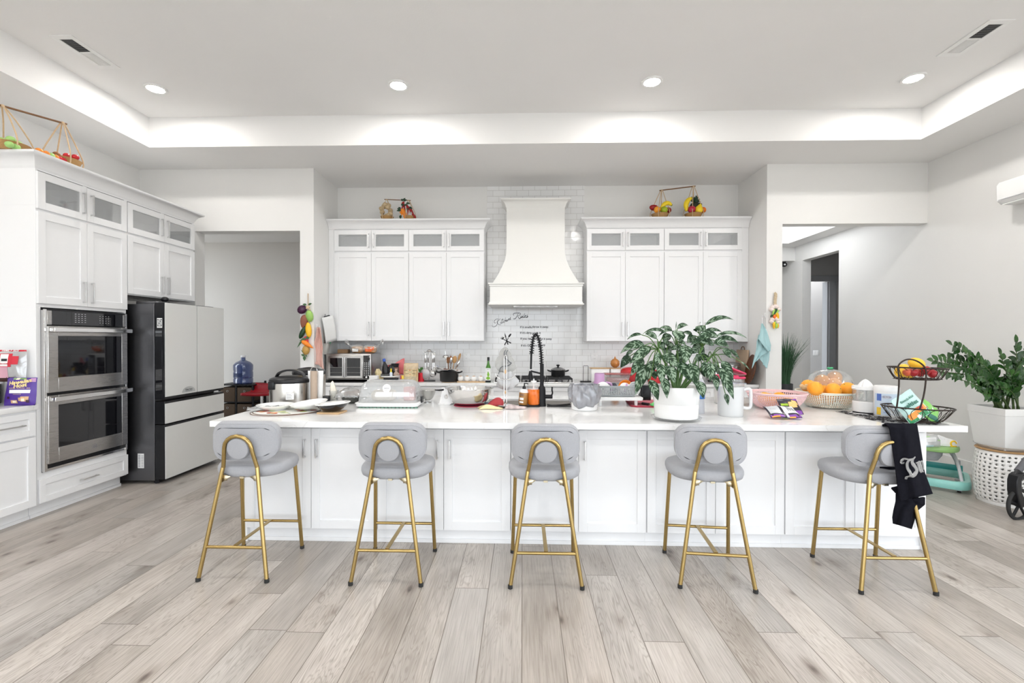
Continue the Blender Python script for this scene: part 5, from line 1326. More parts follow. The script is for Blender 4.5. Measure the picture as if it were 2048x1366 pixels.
def wire_bowl(z0, z1, rx, ry, k, tilt):
    """rim, foot ring, ribs and scroll rings of one tier"""
    def P(a, v): s = k + (1 - k) * v ** .7; return Vector((rx * s * cos(a), ry * s * sin(a), z0 + (z1 - z0) * v + tilt * rx * s * cos(a) * v))
    el = [2 * pi * i / 40 for i in range(40)]
    r = obj('tier_rim', MB().tube([P(a, 1) for a in el], .0048, 8, True), M_iron, t)
    b = MB(); b.tube([P(a, 0) for a in el], .0035, 6, True)
    for q in (.35, .7): b.tube([P(a, 0) * 1 if False else Vector((P(a, 0).x * q, P(a, 0).y * q, P(a, 0).z)) for a in el], .002, 6, True)
    for i in range(2): b.tube([Vector((-rx * k, ry * k * (i - .5), z0)), Vector((rx * k, ry * k * (i - .5), z0))], .002, 6)
    b.tube([Vector((0, -ry * k, z0)), Vector((0, ry * k, z0))], .002, 6); obj('tier_floor', b, M_iron, t)
    b = MB()
    for i in range(12):
        a0 = 2 * pi * i / 12; da = .215
        b.tube([P(a0 + da * cos(o), .5 + .48 * sin(o)) for o in [2 * pi * j / 20 for j in range(20)]], .0019, 6, True)
    for i in range(8): a = 2 * pi * (i + .5) / 8; b.tube([P(a, j / 6) for j in range(7)], .0022, 6)
    obj('scroll_wire', b, M_iron, t)
wire_bowl(.004, .100, .222, .160, .62, -.03)
wire_bowl(.298, .378, .186, .130, .72, -.03)
def fs_(u, v, Y): q = at(u, v, Y=Y); return q - Vector((FX, FY, Z0 + .005))
arch = [fs_(1793.5, 815, 3.20), fs_(1797, 785, 3.20), fs_(1798, 755, 3.20), fs_(1796, 735, 3.20), fs_(1802, 725, 3.21), fs_(1814, 719, 3.22), fs_(1828, 720, 3.23), fs_(1842, 727, 3.22), fs_(1851, 738, 3.20), fs_(1852, 756, 3.19), fs_(1848, 788, 3.18), fs_(1839.5, 819, 3.175)]
obj('frame_arch', MB().tube(cr(arch, 5), .0052, 8), M_iron, t)
M_app = mat('red_apple_skin', (.30, .010, .014), .28, var=.45, scale=26); M_mango = mat('mango_skin', (.88, .52, .04), .42, var=.12, scale=18)
def apple(label, loc, r, grp, mt=None, nm='apple'):
    t = thing(nm, label, nm, loc, RND.uniform(0, 6), grp); t.rotation_euler = (RND.uniform(-.5, .5), RND.uniform(-.5, .5), 0)
    obj('fruit', MB().lathe([(0, -.80 * r), (.35 * r, -.88 * r), (.75 * r, -.6 * r), (.98 * r, -.05 * r), (.97 * r, .35 * r), (.75 * r, .72 * r), (.4 * r, .84 * r), (.15 * r, .74 * r), (0, .62 * r)], 20), mt or M_app, t)
    obj('stem', MB().tube([(0, 0, .6 * r), (.05 * r, 0, .85 * r), (.12 * r, 0, 1.05 * r)], .06 * r, 6), M_dot, t)
    return t
def mango(label, loc, r, rot, grp, mt=None):
    return solo('mango', label, 'mango', MB().ell((0, 0, 0), r * 1.35, r, r * .95, 20, 14, rot, lambda d, ph, th: 1 + .10 * sin(ph + .7) * sin(th)), mt or M_mango, loc, group=grp)
mango('yellow mango at the end of the upper tier, beside the wipes', fs_(1804, 742, 3.32) + Vector((FX, FY, Z0 + .005)), .040, (0, -.9, .2), 'mangoes on the fruit stand')
mango('yellow mango behind the red apples on the upper tier', fs_(1817, 745, 3.40) + Vector((FX, FY, Z0 + .005)), .042, (0, .2, .5), 'mangoes on the fruit stand')
mango('yellow mango lying highest on the upper tier', fs_(1833, 727, 3.36) + Vector((FX, FY, Z0 + .005)), .042, (0, .35, .1), 'mangoes on the fruit stand')
AP = [(1815, 745, 3.27, .027, 'small red-green apple beside the mangoes on the upper tier'), (1827, 745, 3.255, .030, 'deep red apple front middle on the upper tier'), (1840, 746, 3.30, .028, 'peach-red apple between the two deep red apples'), (1851, 741, 3.27, .032, 'deep red apple behind the arch pole on the upper tier'), (1865, 748, 3.30, .029, 'bright red apple at the plant end of the upper tier'), (1859, 742, 3.36, .026, 'striped apple behind the bright red apple')]
for u, v, Y, r, lb in AP: apple(lb, at(u, v, Y=Y), r, 'apples on the fruit stand', M_app if 'deep' in lb or 'bright' in lb else mat('streaked_apple_skin', (.50, .085, .035), .3, var=.6, scale=30))
# pouches in the lower tier
def pouch(w, h, fat, seed=1, nx=10, ny=12):
    rr = random.Random(seed); ph = rr.uniform(0, 6)
    def f(s):
        def g(u, v):
            e = (1 - (2 * u - 1) ** 4) * (1 - (2 * v - 1) ** 6)
            return (-w / 2 + w * u, s * fat * e * (1 + .18 * sin(7 * v + 3 * u + ph)) + .004 * sin(9 * u + 5 * v + ph), h * v)
        return g
    return f
def bag_mesh(w, h, fat, seed=1):
    f = pouch(w, h, fat, seed); b = MB(); b.grid(f(-1), 12, 14, uv=True); b.grid(f(1), 12, 14, uv=True); return b, f(-1)
def label_patch(b, front, u0, u1, v0, v1, m, lift=.0012, n=6):
    b.m = m; b.grid(lambda u, v: Vector(front(u0 + (u1 - u0) * u, v0 + (v1 - v0) * v)) + Vector((0, -lift, 0)), n, n)
def bag(name, label, cat, loc, rot, w, h, fat, mats, patches, texts=(), seed=1, group=None):
    t = thing(name, label, cat, loc, 0, group); t.rotation_euler = rot
    b, fr_ = bag_mesh(w, h, fat, seed); obj('pouch', b, mats[0], t)
    if patches:
        b = MB()
        for k, (u0, u1, v0, v1, m) in enumerate(patches): label_patch(b, fr_, u0, u1, v0, v1, m, .0012 + .0004 * k)
        obj('printed_panel', b, mats, t)
    if texts:
        b = MB()
        for s, size, u, v, sh, bold, m in texts:
            q = Vector(fr_(u, v)); b.m = m; n0 = len(b.v); b.text(s, size, T(q.x, q.y, q.z, rx=radians(90), ry=radians(-sh * 30)), .15 if sh else 0, bold)
            for k in range(n0, len(b.v)):      # the print follows the pouch
                p_ = b.v[k]; p_.y = fr_(min(1, max(0, p_.x / w + .5)), min(1, max(0, p_.z / h)))[1] - .0065
        obj('lettering', b, mats, t)
    return t
M_mint = mat('mint_pouch', (.52, .74, .70), .35, var=.05); M_dgr = mat('dark_green_print', (.03, .16, .11), .4); M_gr = mat('green_pouch', (.05, .30, .12), .35, var=.2); M_or = mat('orange_print', (.88, .30, .05), .4, var=.2)
q = at(1843, 838, Y=3.245)
t = bag('snack_pouch', 'mint green baby snack pouch tilted in the lower tier', 'pouch', q, (radians(-8), radians(-36), radians(-6)), .155, .20, .014, [M_mint, M_dgr, M_gr, M_or, M_paper, mat('red_print2', (.62, .08, .05), .4)],
        [(.02, .98, .02, .26, 2), (.10, .55, .14, .34, 3), (.40, .62, .05, .18, 4), (.55, .95, .22, .42, 3), (.62, .85, .30, .42, 5)], [('Beech-Nut', .022, .55, .80, 0, .0006, 1), ('melties', .038, .48, .60, 0, .0012, 1)], 3)
q = at(1862, 842, Y=3.30)
t = bag('snack_pouch', 'bright green snack pouch lying behind the mint pouch', 'pouch', q, (radians(-30), radians(38), radians(8)), .14, .15, .022, [mat('lime_pouch', (.24, .58, .14), .3, var=.15, scale=20), M_dgr, M_paper], [(.1, .9, .05, .22, 1), (.3, .6, .5, .66, 2)], (), 6)
q = at(1800, 838, Y=3.32)
bag('snack_pouch', 'clear plastic produce bag in the corner of the lower tier', 'bag', q, (radians(-15), radians(-10), 0), .10, .11, .03, [M_film], (), (), 8)
apple('red apple in the lower tier behind the mint pouch', at(1846, 818, Y=3.34), .03, 'apples on the fruit stand')
# ---- two crisp packets
q = at(1575, 831, Z=Z0); M_pk = [mat('black_packet', (.02, .015, .03), .3, var=.3), mat('silver_lining', (.62, .63, .66), .3, .2, var=.08), mat('violet_print', (.20, .05, .33), .35), M_or, mat('crisp_print', (.85, .50, .18), .45, var=.3, scale=80), mat('chili_green', (.32, .48, .03), .4), M_paper, M_gprint, mat('rust_print', (.42, .10, .03), .4, var=.3)]
t = bag('crisp_packet', 'black crisp packet with crisps and green chili printed on it', 'packet', (at(1571, 826, Z=Z0).x, 3.585, Z0 + .004), (radians(-62), 0, radians(10)), .165, .14, .012, M_pk, [(.05, .95, .0, .22, 2), (.45, .80, .40, .75, 4), (.62, .90, .55, .85, 4), (.06, .42, .52, .66, 5), (.08, .50, .14, .40, 8), (.05, .22, .08, .20, 5), (.70, .98, .85, .98, 2)], (), 4, 'crisp packets')
t.rotation_euler = (radians(-38), 0, radians(6))
t = bag('crisp_packet', 'crisp packet lying face down showing its white back and seam', 'packet', (at(1574, 840, Z=Z0).x, at(1574, 840, Z=Z0).y, Z0 + .014), (radians(-60), 0, radians(-4)), .215, .155, .013, M_pk, [(.02, .98, .03, .20, 2), (.04, .30, .02, .09, 3), (.60, .80, .01, .07, 3), (.05, .44, .26, .94, 1), (.52, .97, .28, .98, 6), (.445, .515, .02, .98, 0), (.53, .60, .02, .30, 6), (.58, .70, .90, .95, 3), (.66, .69, .42, .80, 7), (.72, .76, .42, .82, 7), (.80, .82, .42, .80, 7), (.86, .90, .42, .82, 7)], (('foodie', .016, .22, .62, 0, 0, 7),), 7, 'crisp packets')
t.rotation_euler = (radians(-66), 0, radians(-3))

# ================================================================== along the cooking wall
def toaster(name, label, loc, w, d, h, doors):
    t = thing(name, label, 'oven', loc)
    b = MB().rbox(-w / 2, w / 2, 0, d, .018, h, r=.025, e=.012); obj('body', b, steel_mat('oven_steel', (.42, .40, .39), .3), t)
    b = MB(); b.rbox(-w / 2 + .004, w / 2 - .004, -.012, .0, .022, h - .006, r=.003, e=.003); obj('front_frame', b, M_steel, t)
    if doors == 2:
        for s, x0, x1 in ((0, -w / 2 + .035, -.055), (1, -.045, w / 2 - .115)):
            dr = obj('door', MB().box(x0, x1, -.022, -.012, .045, h - .03), M_steel, t, bev=.003)
            obj('door_glass', MB().box(x0 + .028, x1 - .028, -.0235, -.014, .075, h - .06), M_bglass, dr)
            b = MB()
            for k in range(2): b.tube([(x0 + .03, -.024, .12 + k * .07), (x1 - .03, -.024, .12 + k * .07)], .002, 5)
            obj('rack_wire', b, M_nickel, dr)
            hx = x1 - .008 if s == 0 else x0 + .008
            b = MB().tube([(hx, -.05, .06), (hx, -.05, h - .05)], .008, 10)
            for z in (.075, h - .065): b.tube([(hx, -.05, z), (hx, -.02, z)], .006, 8)
            obj('handle', b, M_chrome, dr)
        cp = obj('control_panel', MB().rbox(w / 2 - .105, w / 2 - .015, -.02, -.010, .04, h - .025, r=.003, e=.002), M_bglass, t)
        b = MB()
        for ix in range(3):
            for iz in range(8): b.box(w / 2 - .092 + ix * .026, w / 2 - .078 + ix * .026, -.0212, -.0204, .075 + iz * .024, .085 + iz * .024)
        obj('key_markings', b, mat('key_print', (.6, .6, .6), .5), cp)
        obj('dial', MB().lathe([(0, .0), (.012, 0), (.012, .01), (0, .011)], 16), M_steelv, cp).matrix_basis = T(w / 2 - .06, -.02, .058, rx=radians(90))
    else:
        dr = obj('door', MB().box(-w / 2 + .02, w / 2 - .085, -.022, -.012, .035, h - .03), M_steelv, t, bev=.003); obj('door_glass', MB().box(-w / 2 + .045, w / 2 - .11, -.0235, -.014, .06, h - .07), M_bglass, dr)
        obj('handle', MB().tube([(-w / 2 + .05, -.04, h - .045), (w / 2 - .115, -.04, h - .045)], .006, 8), M_chrome, dr)
        for k in range(3): obj('knob', MB().lathe([(0, 0), (.020, 0), (.018, .018), (0, .019)], 20), M_steelv, t).matrix_basis = T(w / 2 - .043, -.012, .06 + k * .075, rx=radians(90))
    for sx in (-1, 1):
        for y in (.03, d - .03): obj('foot', MB().lathe([(.012, 0), (.014, .02)], 10, c=(sx * (w / 2 - .04), y, 0)), M_rubber, t)
    return t
TX = -2.335
toaster('toaster_oven', 'stainless French-door toaster oven in the alcove corner', (TX, 6.12, .928), .615, .42, .375, 2)
solo('heat_mat', 'dark mat under the French-door toaster oven', 'mat', MB().rbox(-.315, .315, -.1, .44, 0, .007, r=.01, e=.002), M_mblack, (TX, 6.12, Z0))
toaster('toaster_oven', 'small grey toaster oven behind the potted plant', (2.73, 6.22, Z0), .36, .28, .27, 1)
TZ = .928 + .375
solo('cardboard_box', 'flat brown box on the toaster oven against the wall', 'box', MB().box(-.07, .07, -.06, .06, 0, .05), [mat('brown_card', (.26, .15, .07), .7, var=.2)], (TX - .16, 6.36, TZ + .001), .1)
M_toast = mat('bread_crust', (.62, .32, .12), .7, var=.4, scale=16)
def breadbag(label, x, y, seed, red):
    rr = random.Random(seed); t = thing('bread_bag', label, 'bread bag', (x, y, TZ + .0015), rr.uniform(-.3, .3), 'bread bags on the toaster oven')
    obj('bread', MB().rbox(-.085, .085, -.05, .05, .004, .095, r=.045, e=.03), M_toast, t)
    rings = []
    sgn = -1 if not red else 1
    for k, (xx, q, dz) in enumerate(((-.10, .5, 0), (-.09, .95, 0), (-.02, 1.1, .006), (.05, 1.1, .006), (.095, .85, .01), (.115, .4, .04), (.125, .22, .06), (.145, .5, .085), (.17, .75, .10))):
        rings.append([(sgn * xx, q * .058 * cos(a) + .006 * sin(3 * a + k), .055 + dz + q * .055 * sin(a) * (1 if sin(a) > 0 else .95) + .004 * sin(5 * a + 2 * k)) for a in [2 * pi * i / 20 for i in range(20)]])
    obj('film_wrap', MB().loft(rings, True, False), M_film, t)
    b = MB(); m = mat('label_orange' if red else 'label_white', (.85, .16, .04) if red else (.82, .82, .80), .4, var=.1)
    for k in range(2 if red else 1): b.grid(lambda u, v: (-.05 + .09 * u + .03 * k, -.064 - .002 * sin(6 * u), .02 + .045 * v + .02 * k), 6, 4)
    obj('label', b, m, t, thick=.001)
breadbag('clear bag of sliced bread with a white label on the toaster oven', TX + .08, 6.24, 3, False)
breadbag('clear bag of buns with orange print on the toaster oven', TX + .25, 6.25, 9, True)
t = thing('yogurt_tub', 'white tub with blue rim behind the bread bags', 'tub', (TX + .20, 6.42, TZ + .001)); obj('tub', MB().lathe([(0, 0), (.038, 0), (.044, .10), (0, .10)], 24), M_plastic, t); obj('lid', MB().lathe([(.046, .10), (.046, .108), (0, .109)], 24), mat('blue_rim', (.10, .22, .55), .4), t)
# ---- cake stand with snacks and the things round it
CKX, CKY = -1.80, 6.24
t = thing('cake_stand', 'white round plate on a copper-brown wooden stand', 'cake stand', (CKX, CKY, Z0))
obj('pedestal', MB().lathe([(0, 0), (.075, 0), (.07, .012), (.05, .025), (.05, .045), (.09, .058), (.12, .062), (0, .063)], 36), mat('copper_wood', (.30, .13, .07), .45, var=.2), t); obj('plate', MB().lathe([(0, .063), (.13, .063), (.145, .072), (.146, .082), (.140, .084), (.13, .073), (0, .072)], 40), M_china, t)
CZ = Z0 + .073
solo('snack_box', 'black and white snack bar box on the cake stand', 'box', MB().rbox(-.055, .055, -.02, .02, 0, .035, r=.004, e=.003), mat('bar_print', (.05, .05, .05), .4, var=.9, scale=40, detail=0), (CKX - .055, CKY - .08, CZ), .1)
t = thing('black_bottle', 'black wrapped bottle with a blue cap on the cake stand', 'bottle', (CKX - .06, CKY + .01, CZ)); t.rotation_euler = (0, radians(-9), 0)
obj('bottle', MB().lathe([(0, 0), (.045, 0), (.05, .02), (.048, .09), (.035, .14), (.016, .18), (.014, .20)], 22), mat('black_film', (.015, .015, .018), .25, var=.5, scale=40), t); obj('cap', MB().lathe([(.018, .198), (.020, .20), (.020, .235), (.016, .24), (0, .24)], 18), mat('blue_cap', (.03, .10, .50), .35), t)
solo('black_bag', 'crumpled black foil bag beside the blue-capped bottle', 'bag', bagf(.06, .0, .15, 4, lambda v: [.6, .85, 1, 1.05, 1.05, 1, .95, .9, .85, .75, .65, .6, .5, .4, .15][int(v * 14 + .5)]), mat('black_foil', (.02, .02, .022), .22, .3, var=.5, scale=30), (CKX + .005, CKY - .01, CZ))
b = MB().grid(lambda u, v: (-.15 + .30 * u, .03 * sin(8 * u) + .02 * v, (.10 + .13 * u) * v + .012 * sin(9 * u + 6 * v)), 14, 8)
solo('red_bag', 'large red plastic bag standing behind the snacks', 'bag', b, mat('red_film', (.70, .16, .17), .3, var=.2, scale=20), (CKX + .0, CKY + .10, CZ), thick=.008)
solo('black_cup', 'square black cup stacked among the snacks', 'cup', MB().loft([[(x * k, y * k, z) for x, y in rr_pts(.10, .07, .012)] for z, k in ((0, .85), (.045, 1.0), (.048, 1.02), (.048, .9), (.01, .8))]), M_black, (CKX + .055, CKY + .02, CZ + .122))
solo('sauce_box', 'brown carton under the square black cup', 'box', MB().rbox(-.04, .04, -.03, .03, 0, .12, r=.005, e=.003), mat('brown_carton', (.25, .12, .09), .6, var=.5, scale=30), (CKX + .06, CKY + .03, CZ))
t = thing('glue_bottle', 'small white bottle with a yellow nozzle among the snacks', 'bottle', (CKX + .025, CKY - .075, CZ)); obj('bottle', MB().lathe([(0, 0), (.02, 0), (.021, .045), (.012, .06)], 18), mat('blue_white', (.70, .76, .86), .4, var=.2), t); obj('nozzle', MB().lathe([(.012, .06), (.010, .09), (.004, .11), (0, .11)], 14), mat('yellow_nozzle', (.92, .70, .03), .4), t)
solo('snack_bag', 'tied clear bag of brown snacks at the edge of the cake stand', 'bag', bagf(.035, 0, .095, 7, lambda v: [.5, .8, 1, 1.1, 1.1, 1.05, .95, .8, .6, .4, .3, .35, .45, .5, .5][int(v * 14 + .5)]), mat('brown_snack', (.45, .33, .26), .5, var=.5, scale=60), (CKX + .085, CKY - .04, CZ))
solo('seasoning_box', 'plain white carton on top of the dotted one', 'box', MB().rbox(-.055, .055, -.04, .04, 0, .055, r=.003, e=.002), M_paper, (-1.985, 6.10, Z0 + .0355), .05)
b = MB().rbox(-.085, .085, -.05, .05, 0, .035, r=.003, e=.002); b.m = 1; rr = random.Random(2)
for k in range(14): x, z = rr.uniform(-.075, .075), rr.uniform(.006, .03); b.m = rr.choice((1, 2, 3)); b.tube([(x, -.0502, z), (x, -.0508, z)], .004, 8)
solo('seasoning_box', 'flat white carton with coloured dots beside the toaster oven', 'box', b, [M_paper, mat('yellow_dot', (.85, .62, .05), .5), mat('teal_dot', (.15, .45, .45), .5), mat('orange_dot', (.8, .3, .1), .5)], (-1.975, 6.09, Z0), .05)
solo('noodle_bag', 'tied clear bag of yellow noodles on the white cartons', 'bag', bagf(.062, 0, .17, 5, lambda v: [.6, .95, 1.1, 1.15, 1.1, 1, .85, .6, .5, .6, .65, .6, .45, .35, .3][int(v * 14 + .5)]), mat('noodle_bag', (.72, .60, .34), .35, var=.35, scale=50), (-1.965, 6.20, Z0 + .0005))
t = thing('water_bottle', 'clear bottle with a dark cap behind the kraft pouch', 'bottle', (-1.605, 6.32, Z0)); obj('bottle', MB().lathe([(0, 0), (.034, 0), (.036, .01), (.035, .13), (.02, .16), (.016, .17)], 20), M_clear, t); obj('cap', MB().lathe([(.018, .168), (.019, .19), (0, .192)], 16), mat('navy_cap', (.03, .04, .09), .4), t)
for k, (x, z, c, lb) in enumerate(((-1.625, 0, (.55, .05, .05), 'small red sachet beside the kraft pouch'), (-1.60, .0, (.80, .55, .05), 'small yellow sachet beside the kraft pouch'))):
    b, f_ = bag_mesh(.05, .09, .008, 3 + k); solo('sachet', lb, 'sachet', b, mat('sachet_%s' % ('red', 'yellow')[k], c, .4, var=.4, scale=40), (x, 6.17 - .03 * k, Z0), .2, rot=(radians(-8), 0, .2), group='sachets beside the kraft pouch')
M_kraft = mat('kraft_pouch', (.60, .42, .22), .5, var=.10, scale=16)
KR = [M_kraft, mat('cream_print', (.74, .60, .36), .5, var=.08), mat('brown_ink', (.16, .12, .08), .5), mat('red_ink', (.70, .12, .05), .5), mat('grain_print', (.52, .44, .30), .5, var=.5, scale=70), mat('pale_kraft', (.60, .47, .31), .3, var=.25, scale=30)]
bag('kraft_pouch', 'standing kraft paper food pouch between the snacks and the red canister', 'pouch', (-1.50, 6.14, Z0), (radians(-3), 0, radians(2)), .195, .255, .030, KR, [(.0, 1, .0, .66, 1), (.02, .98, .68, .98, 5), (.06, .28, .60, .625, 2), (.64, .92, .60, .625, 2), (.42, .50, .60, .64, 3), (.32, .62, .52, .545, 4), (.10, .9, .05, .30, 4), (.46, .54, .0, .34, 5), (.44, .50, .40, .43, 3), (.15, .4, .44, .46, 2), (.6, .85, .44, .46, 2)], (), 4)
t = thing('canister', 'red canister holding a green herb beside the kraft pouch', 'canister', (-1.385, 6.25, Z0)); obj('tin', MB().lathe([(0, 0), (.042, 0), (.044, .12), (.040, .12), (0, .115)], 26), M_red, t)
b = MB()
for k in range(26): a = RND.uniform(0, 6.3); r = RND.uniform(.005, .045); leaf(b, (r * .3 * cos(a), r * .3 * sin(a), .115), (r * cos(a), r * sin(a), .15 + RND.uniform(0, .05)), .022, .1, (0, -1, .3), nv=4, nu=2)
obj('herb', b, mat('herb_green', (.08, .22, .05), .5, var=.3), t)
# ---- utensil carousel
UX, UY = -1.285, 6.30
t = thing('utensil_carousel', 'steel rotating utensil stand with hooks', 'utensil stand', (UX, UY, Z0))
obj('base', MB().lathe([(0, 0), (.085, 0), (.088, .005), (.08, .014), (0, .016)], 32), M_dsteel, t); obj('post', MB().lathe([(.008, .015), (.008, .40), (.02, .405), (.035, .41), (.03, .425), (.012, .435), (0, .436)], 16), M_steelv, t)
b = MB()
for k in range(8): a = 2 * pi * k / 8; b.tube(cr([(.02 * cos(a), .02 * sin(a), .41), (.07 * cos(a), .07 * sin(a), .40), (.085 * cos(a), .085 * sin(a), .412)], 3), .0028, 6)
obj('hook', b, M_steelv, t)
def hang(name, label, ang, ln, head, black=True):
    x, y = UX + .072 * cos(ang), UY + .072 * sin(ang); u = thing(name, label, 'utensil', (x, y, Z0 + .40), 0, 'utensils on the carousel')
    obj('handle', MB().rbox(-.013, .013, -.006, .006, -.145, -.012, r=.006, e=.003), M_steelv, u)
    if black: obj('grip', MB().rbox(-.0145, .0145, -.0045, .0045, -.135, -.03, r=.004, e=.002), M_black, u)
    obj('shaft', MB().tube([(0, 0, -.14), (0, -.004, -ln)], .004, 6), M_steelv, u)
    if head == 'disc': obj('head', MB().ell((0, -.012, -ln - .062), .068, .012, .068, 24, 12), mat('mesh_steel', (.42, .40, .40), .4, .9, var=.3, scale=300), u); obj('head_rim', MB().tube([(.069 * cos(a), -.012, -ln - .062 + .069 * sin(a)) for a in [2 * pi * k / 28 for k in range(28)]], .004, 6, True), M_steelv, u)
    elif head == 'ladle': obj('head', MB().ell((.0, -.01, -ln - .045), .05, .03, .05, 20, 12), M_steelv, u)
    else:
        b = MB()
        for k in range(6): a = pi * k / 6; b.tube([(.032 * sin(o) * cos(a), .032 * sin(o) * sin(a), -ln - .05 + .055 * cos(o)) for o in [2 * pi * j / 16 for j in range(16)]], .0015, 4, True)
        obj('head', b, M_steelv, u)
hang('skimmer', 'round wire skimmer hanging front on the utensil stand', -pi / 2 - .55, .235, 'disc')
hang('ladle', 'steel ladle hanging on the pot side of the utensil stand', -.6, .245, 'ladle', False)
hang('whisk', 'steel whisk hanging at the back of the utensil stand', 1.9, .21, 'whisk')
hang('ladle', 'small steel ladle at the back of the utensil stand', .5, .22, 'ladle', False)
# ---- crock of spoons
t = thing('utensil_crock', 'steel crock full of cooking spoons behind the black pot', 'crock', (-1.02, 6.42, Z0)); obj('crock', MB().lathe([(0, 0), (.052, 0), (.055, .004), (.058, .16), (.054, .16), (.05, .01), (0, .008)], 30), M_steelv, t)
M_spoon = mat('brown_wood_spoon', (.28, .12, .045), .5, var=.3, scale=14, stretch=(1, 1, .2)); M_spoon2 = mat('pale_wood_spoon', (.48, .27, .11), .5, var=.2, scale=14)
def spoon(label, dx, lean, ln, m, w, kind='spoon'):
    u = thing('cooking_spoon' if kind == 'spoon' else 'masher', label, 'utensil', (-1.02 + dx, 6.42, Z0 + .012), 0, 'spoons in the crock'); u.rotation_euler = (radians(RND.uniform(-6, 6)), radians(lean), 0)
    obj('handle', MB().tube([(0, 0, 0), (0, 0, ln)], .006, 8), m, u)
    if kind == 'spoon': obj('bowl', MB().ell((0, 0, ln + .035), w, .008, .052, 18, 10), m, u)
    else:
        b = MB().tube([(.0, 0, ln - .02), (0, 0, ln + .10)], .004, 6)
        b.lathe([(.048, 0), (.046, .02), (.035, .035), (.01, .04)], 20, c=(0, 0, ln + .01)); obj('head', b, M_steelv, u)
spoon('steel potato masher standing in the crock', -.025, -6, .30, M_steelv, .03, 'masher'); spoon('dark wooden spoon standing in the crock, beside the masher', -.012, -3, .24, M_spoon, .024); spoon('dark wooden spatula in the middle of the crock', .01, 2, .25, M_spoon, .020)
spoon('broad brown wooden turner in the crock', .025, 9, .25, M_spoon2, .036); spoon('black-handled steel turner in the crock', .0, 5, .23, M_steelv, .022); spoon('pale wooden spoon leaning out towards the outlet', .035, 17, .30, M_spoon2, .018); spoon('steel spoon leaning out of the crock towards the outlet', .03, 22, .20, M_steelv, .018)
# ---- black pot with printed bag
def pot(label, loc, r, h, lid):
    t = thing('cooking_pot', label, 'pot', loc); obj('body', MB().lathe([(0, 0), (r * .88, 0), (r * .96, .012), (r, h), (r * 1.03, h + .004), (r * .98, h + .005), (r * .93, .02), (0, .008)], 40), mat('black_enamel', (.012, .012, .013), .35, var=.2), t)
    for s in (-1, 1): obj('handle', MB().tube(cr([(s * r * .97, -.03, h - .018), (s * (r + .035), -.026, h - .008), (s * (r + .045), 0, h), (s * (r + .035), .026, h - .008), (s * r * .97, .03, h - .018)], 4), .009, 8), M_black, t)
    if lid:
        l = obj('lid', MB().lathe([(r * 1.02, h + .006), (r * .98, h + .014), (r * .6, h + .032), (.03, h + .042), (0, h + .043)], 36), thin_glass('lid_glass', (.5, .5, .5), .15, .05, .35, (.1, .1, .1)), t); obj('lid_rim', MB().tube([(r * 1.02 * cos(a), r * 1.02 * sin(a), h + .008) for a in [2 * pi * k / 32 for k in range(32)]], .004, 6, True), M_steelv, l)
        obj('knob', MB().lathe([(.014, h + .042), (.012, h + .052), (.024, h + .062), (.026, h + .072), (.016, h + .078), (0, h + .079)], 20), M_black, l)
    return t
solo('trivet', 'round cork trivet under the black pot', 'trivet', MB().lathe([(0, 0), (.10, 0), (.10, .008), (0, .008)], 28), M_wood, (-.99, 6.19, Z0))
pot('black cooking pot covered by a printed bag, on a cork trivet', (-.99, 6.19, Z0 + .0085), .128, .135, False)
M_pb = [mat('printed_bag_white', (.72, .70, .68), .35, var=.15, scale=15), mat('printed_bag_brown', (.20, .08, .05), .35, var=.5, scale=30), mat('printed_bag_blue', (.15, .22, .45), .35)]
b = MB(); rr = random.Random(6)
def pbf(u, v): return (-.18 + .34 * u, -.12 + .25 * v, .006 + .035 * (1 - u) * (1 - v) + .02 * sin(4 * u + 2) * sin(3 * v) + .012 * sin(11 * u + 5 * v) + .03 * max(0, .35 - u))
b.grid(pbf, 18, 12); b.m = 1; b.grid(lambda u, v: Vector(pbf(.30 + .55 * u, .1 + .7 * v)) + Vector((0, 0, .004)), 14, 10); b.m = 2; b.grid(lambda u, v: Vector(pbf(.06 + .14 * u, .2 + .5 * v)) + Vector((0, 0, .004)), 5, 8)
solo('printed_bag', 'flattened white, brown and blue printed bag lying on the black pot', 'bag', b, M_pb, (-.99, 6.18, Z0 + .155), thick=.004)
# ---- four egg-shaped jars on a bamboo tray
solo('serving_tray', 'slim bamboo tray under the four white egg-shaped jars', 'tray', MB().rbox(-.19, .19, -.05, .05, 0, .014, r=.01, e=.003), M_wood, (-.685, 6.155, Z0))
eg = thing('egg_jar', '', 'jar', (0, 0, 0), 0, 'white egg-shaped jars'); obj('jar', MB().lathe([(0, 0), (.022, 0), (.034, .012), (.040, .032), (.036, .055), (.028, .066), (.024, .064), (.02, .05), (0, .04)], 26), M_china, eg)
obj('wooden_lid', MB().lathe([(0, .058), (.024, .060), (.02, .068), (.008, .073), (0, .074)], 22), mat('egg_wood', (.55, .30, .13), .5, var=.3), eg)
for k, (x, lb) in enumerate(((-.832, 'white egg-shaped jar half hidden by the black pot handle'), (-.742, 'white egg-shaped jar, second from the black pot'), (-.652, 'white egg-shaped jar, third from the black pot'), (-.556, 'white egg-shaped jar nearest the green oil bottle'))):
    if k == 0: eg.location = (x, 6.155, Z0 + .0145); eg['label'] = lb
    else: dup(eg, (x, 6.155, Z0 + .0145), .3 * k, lb)
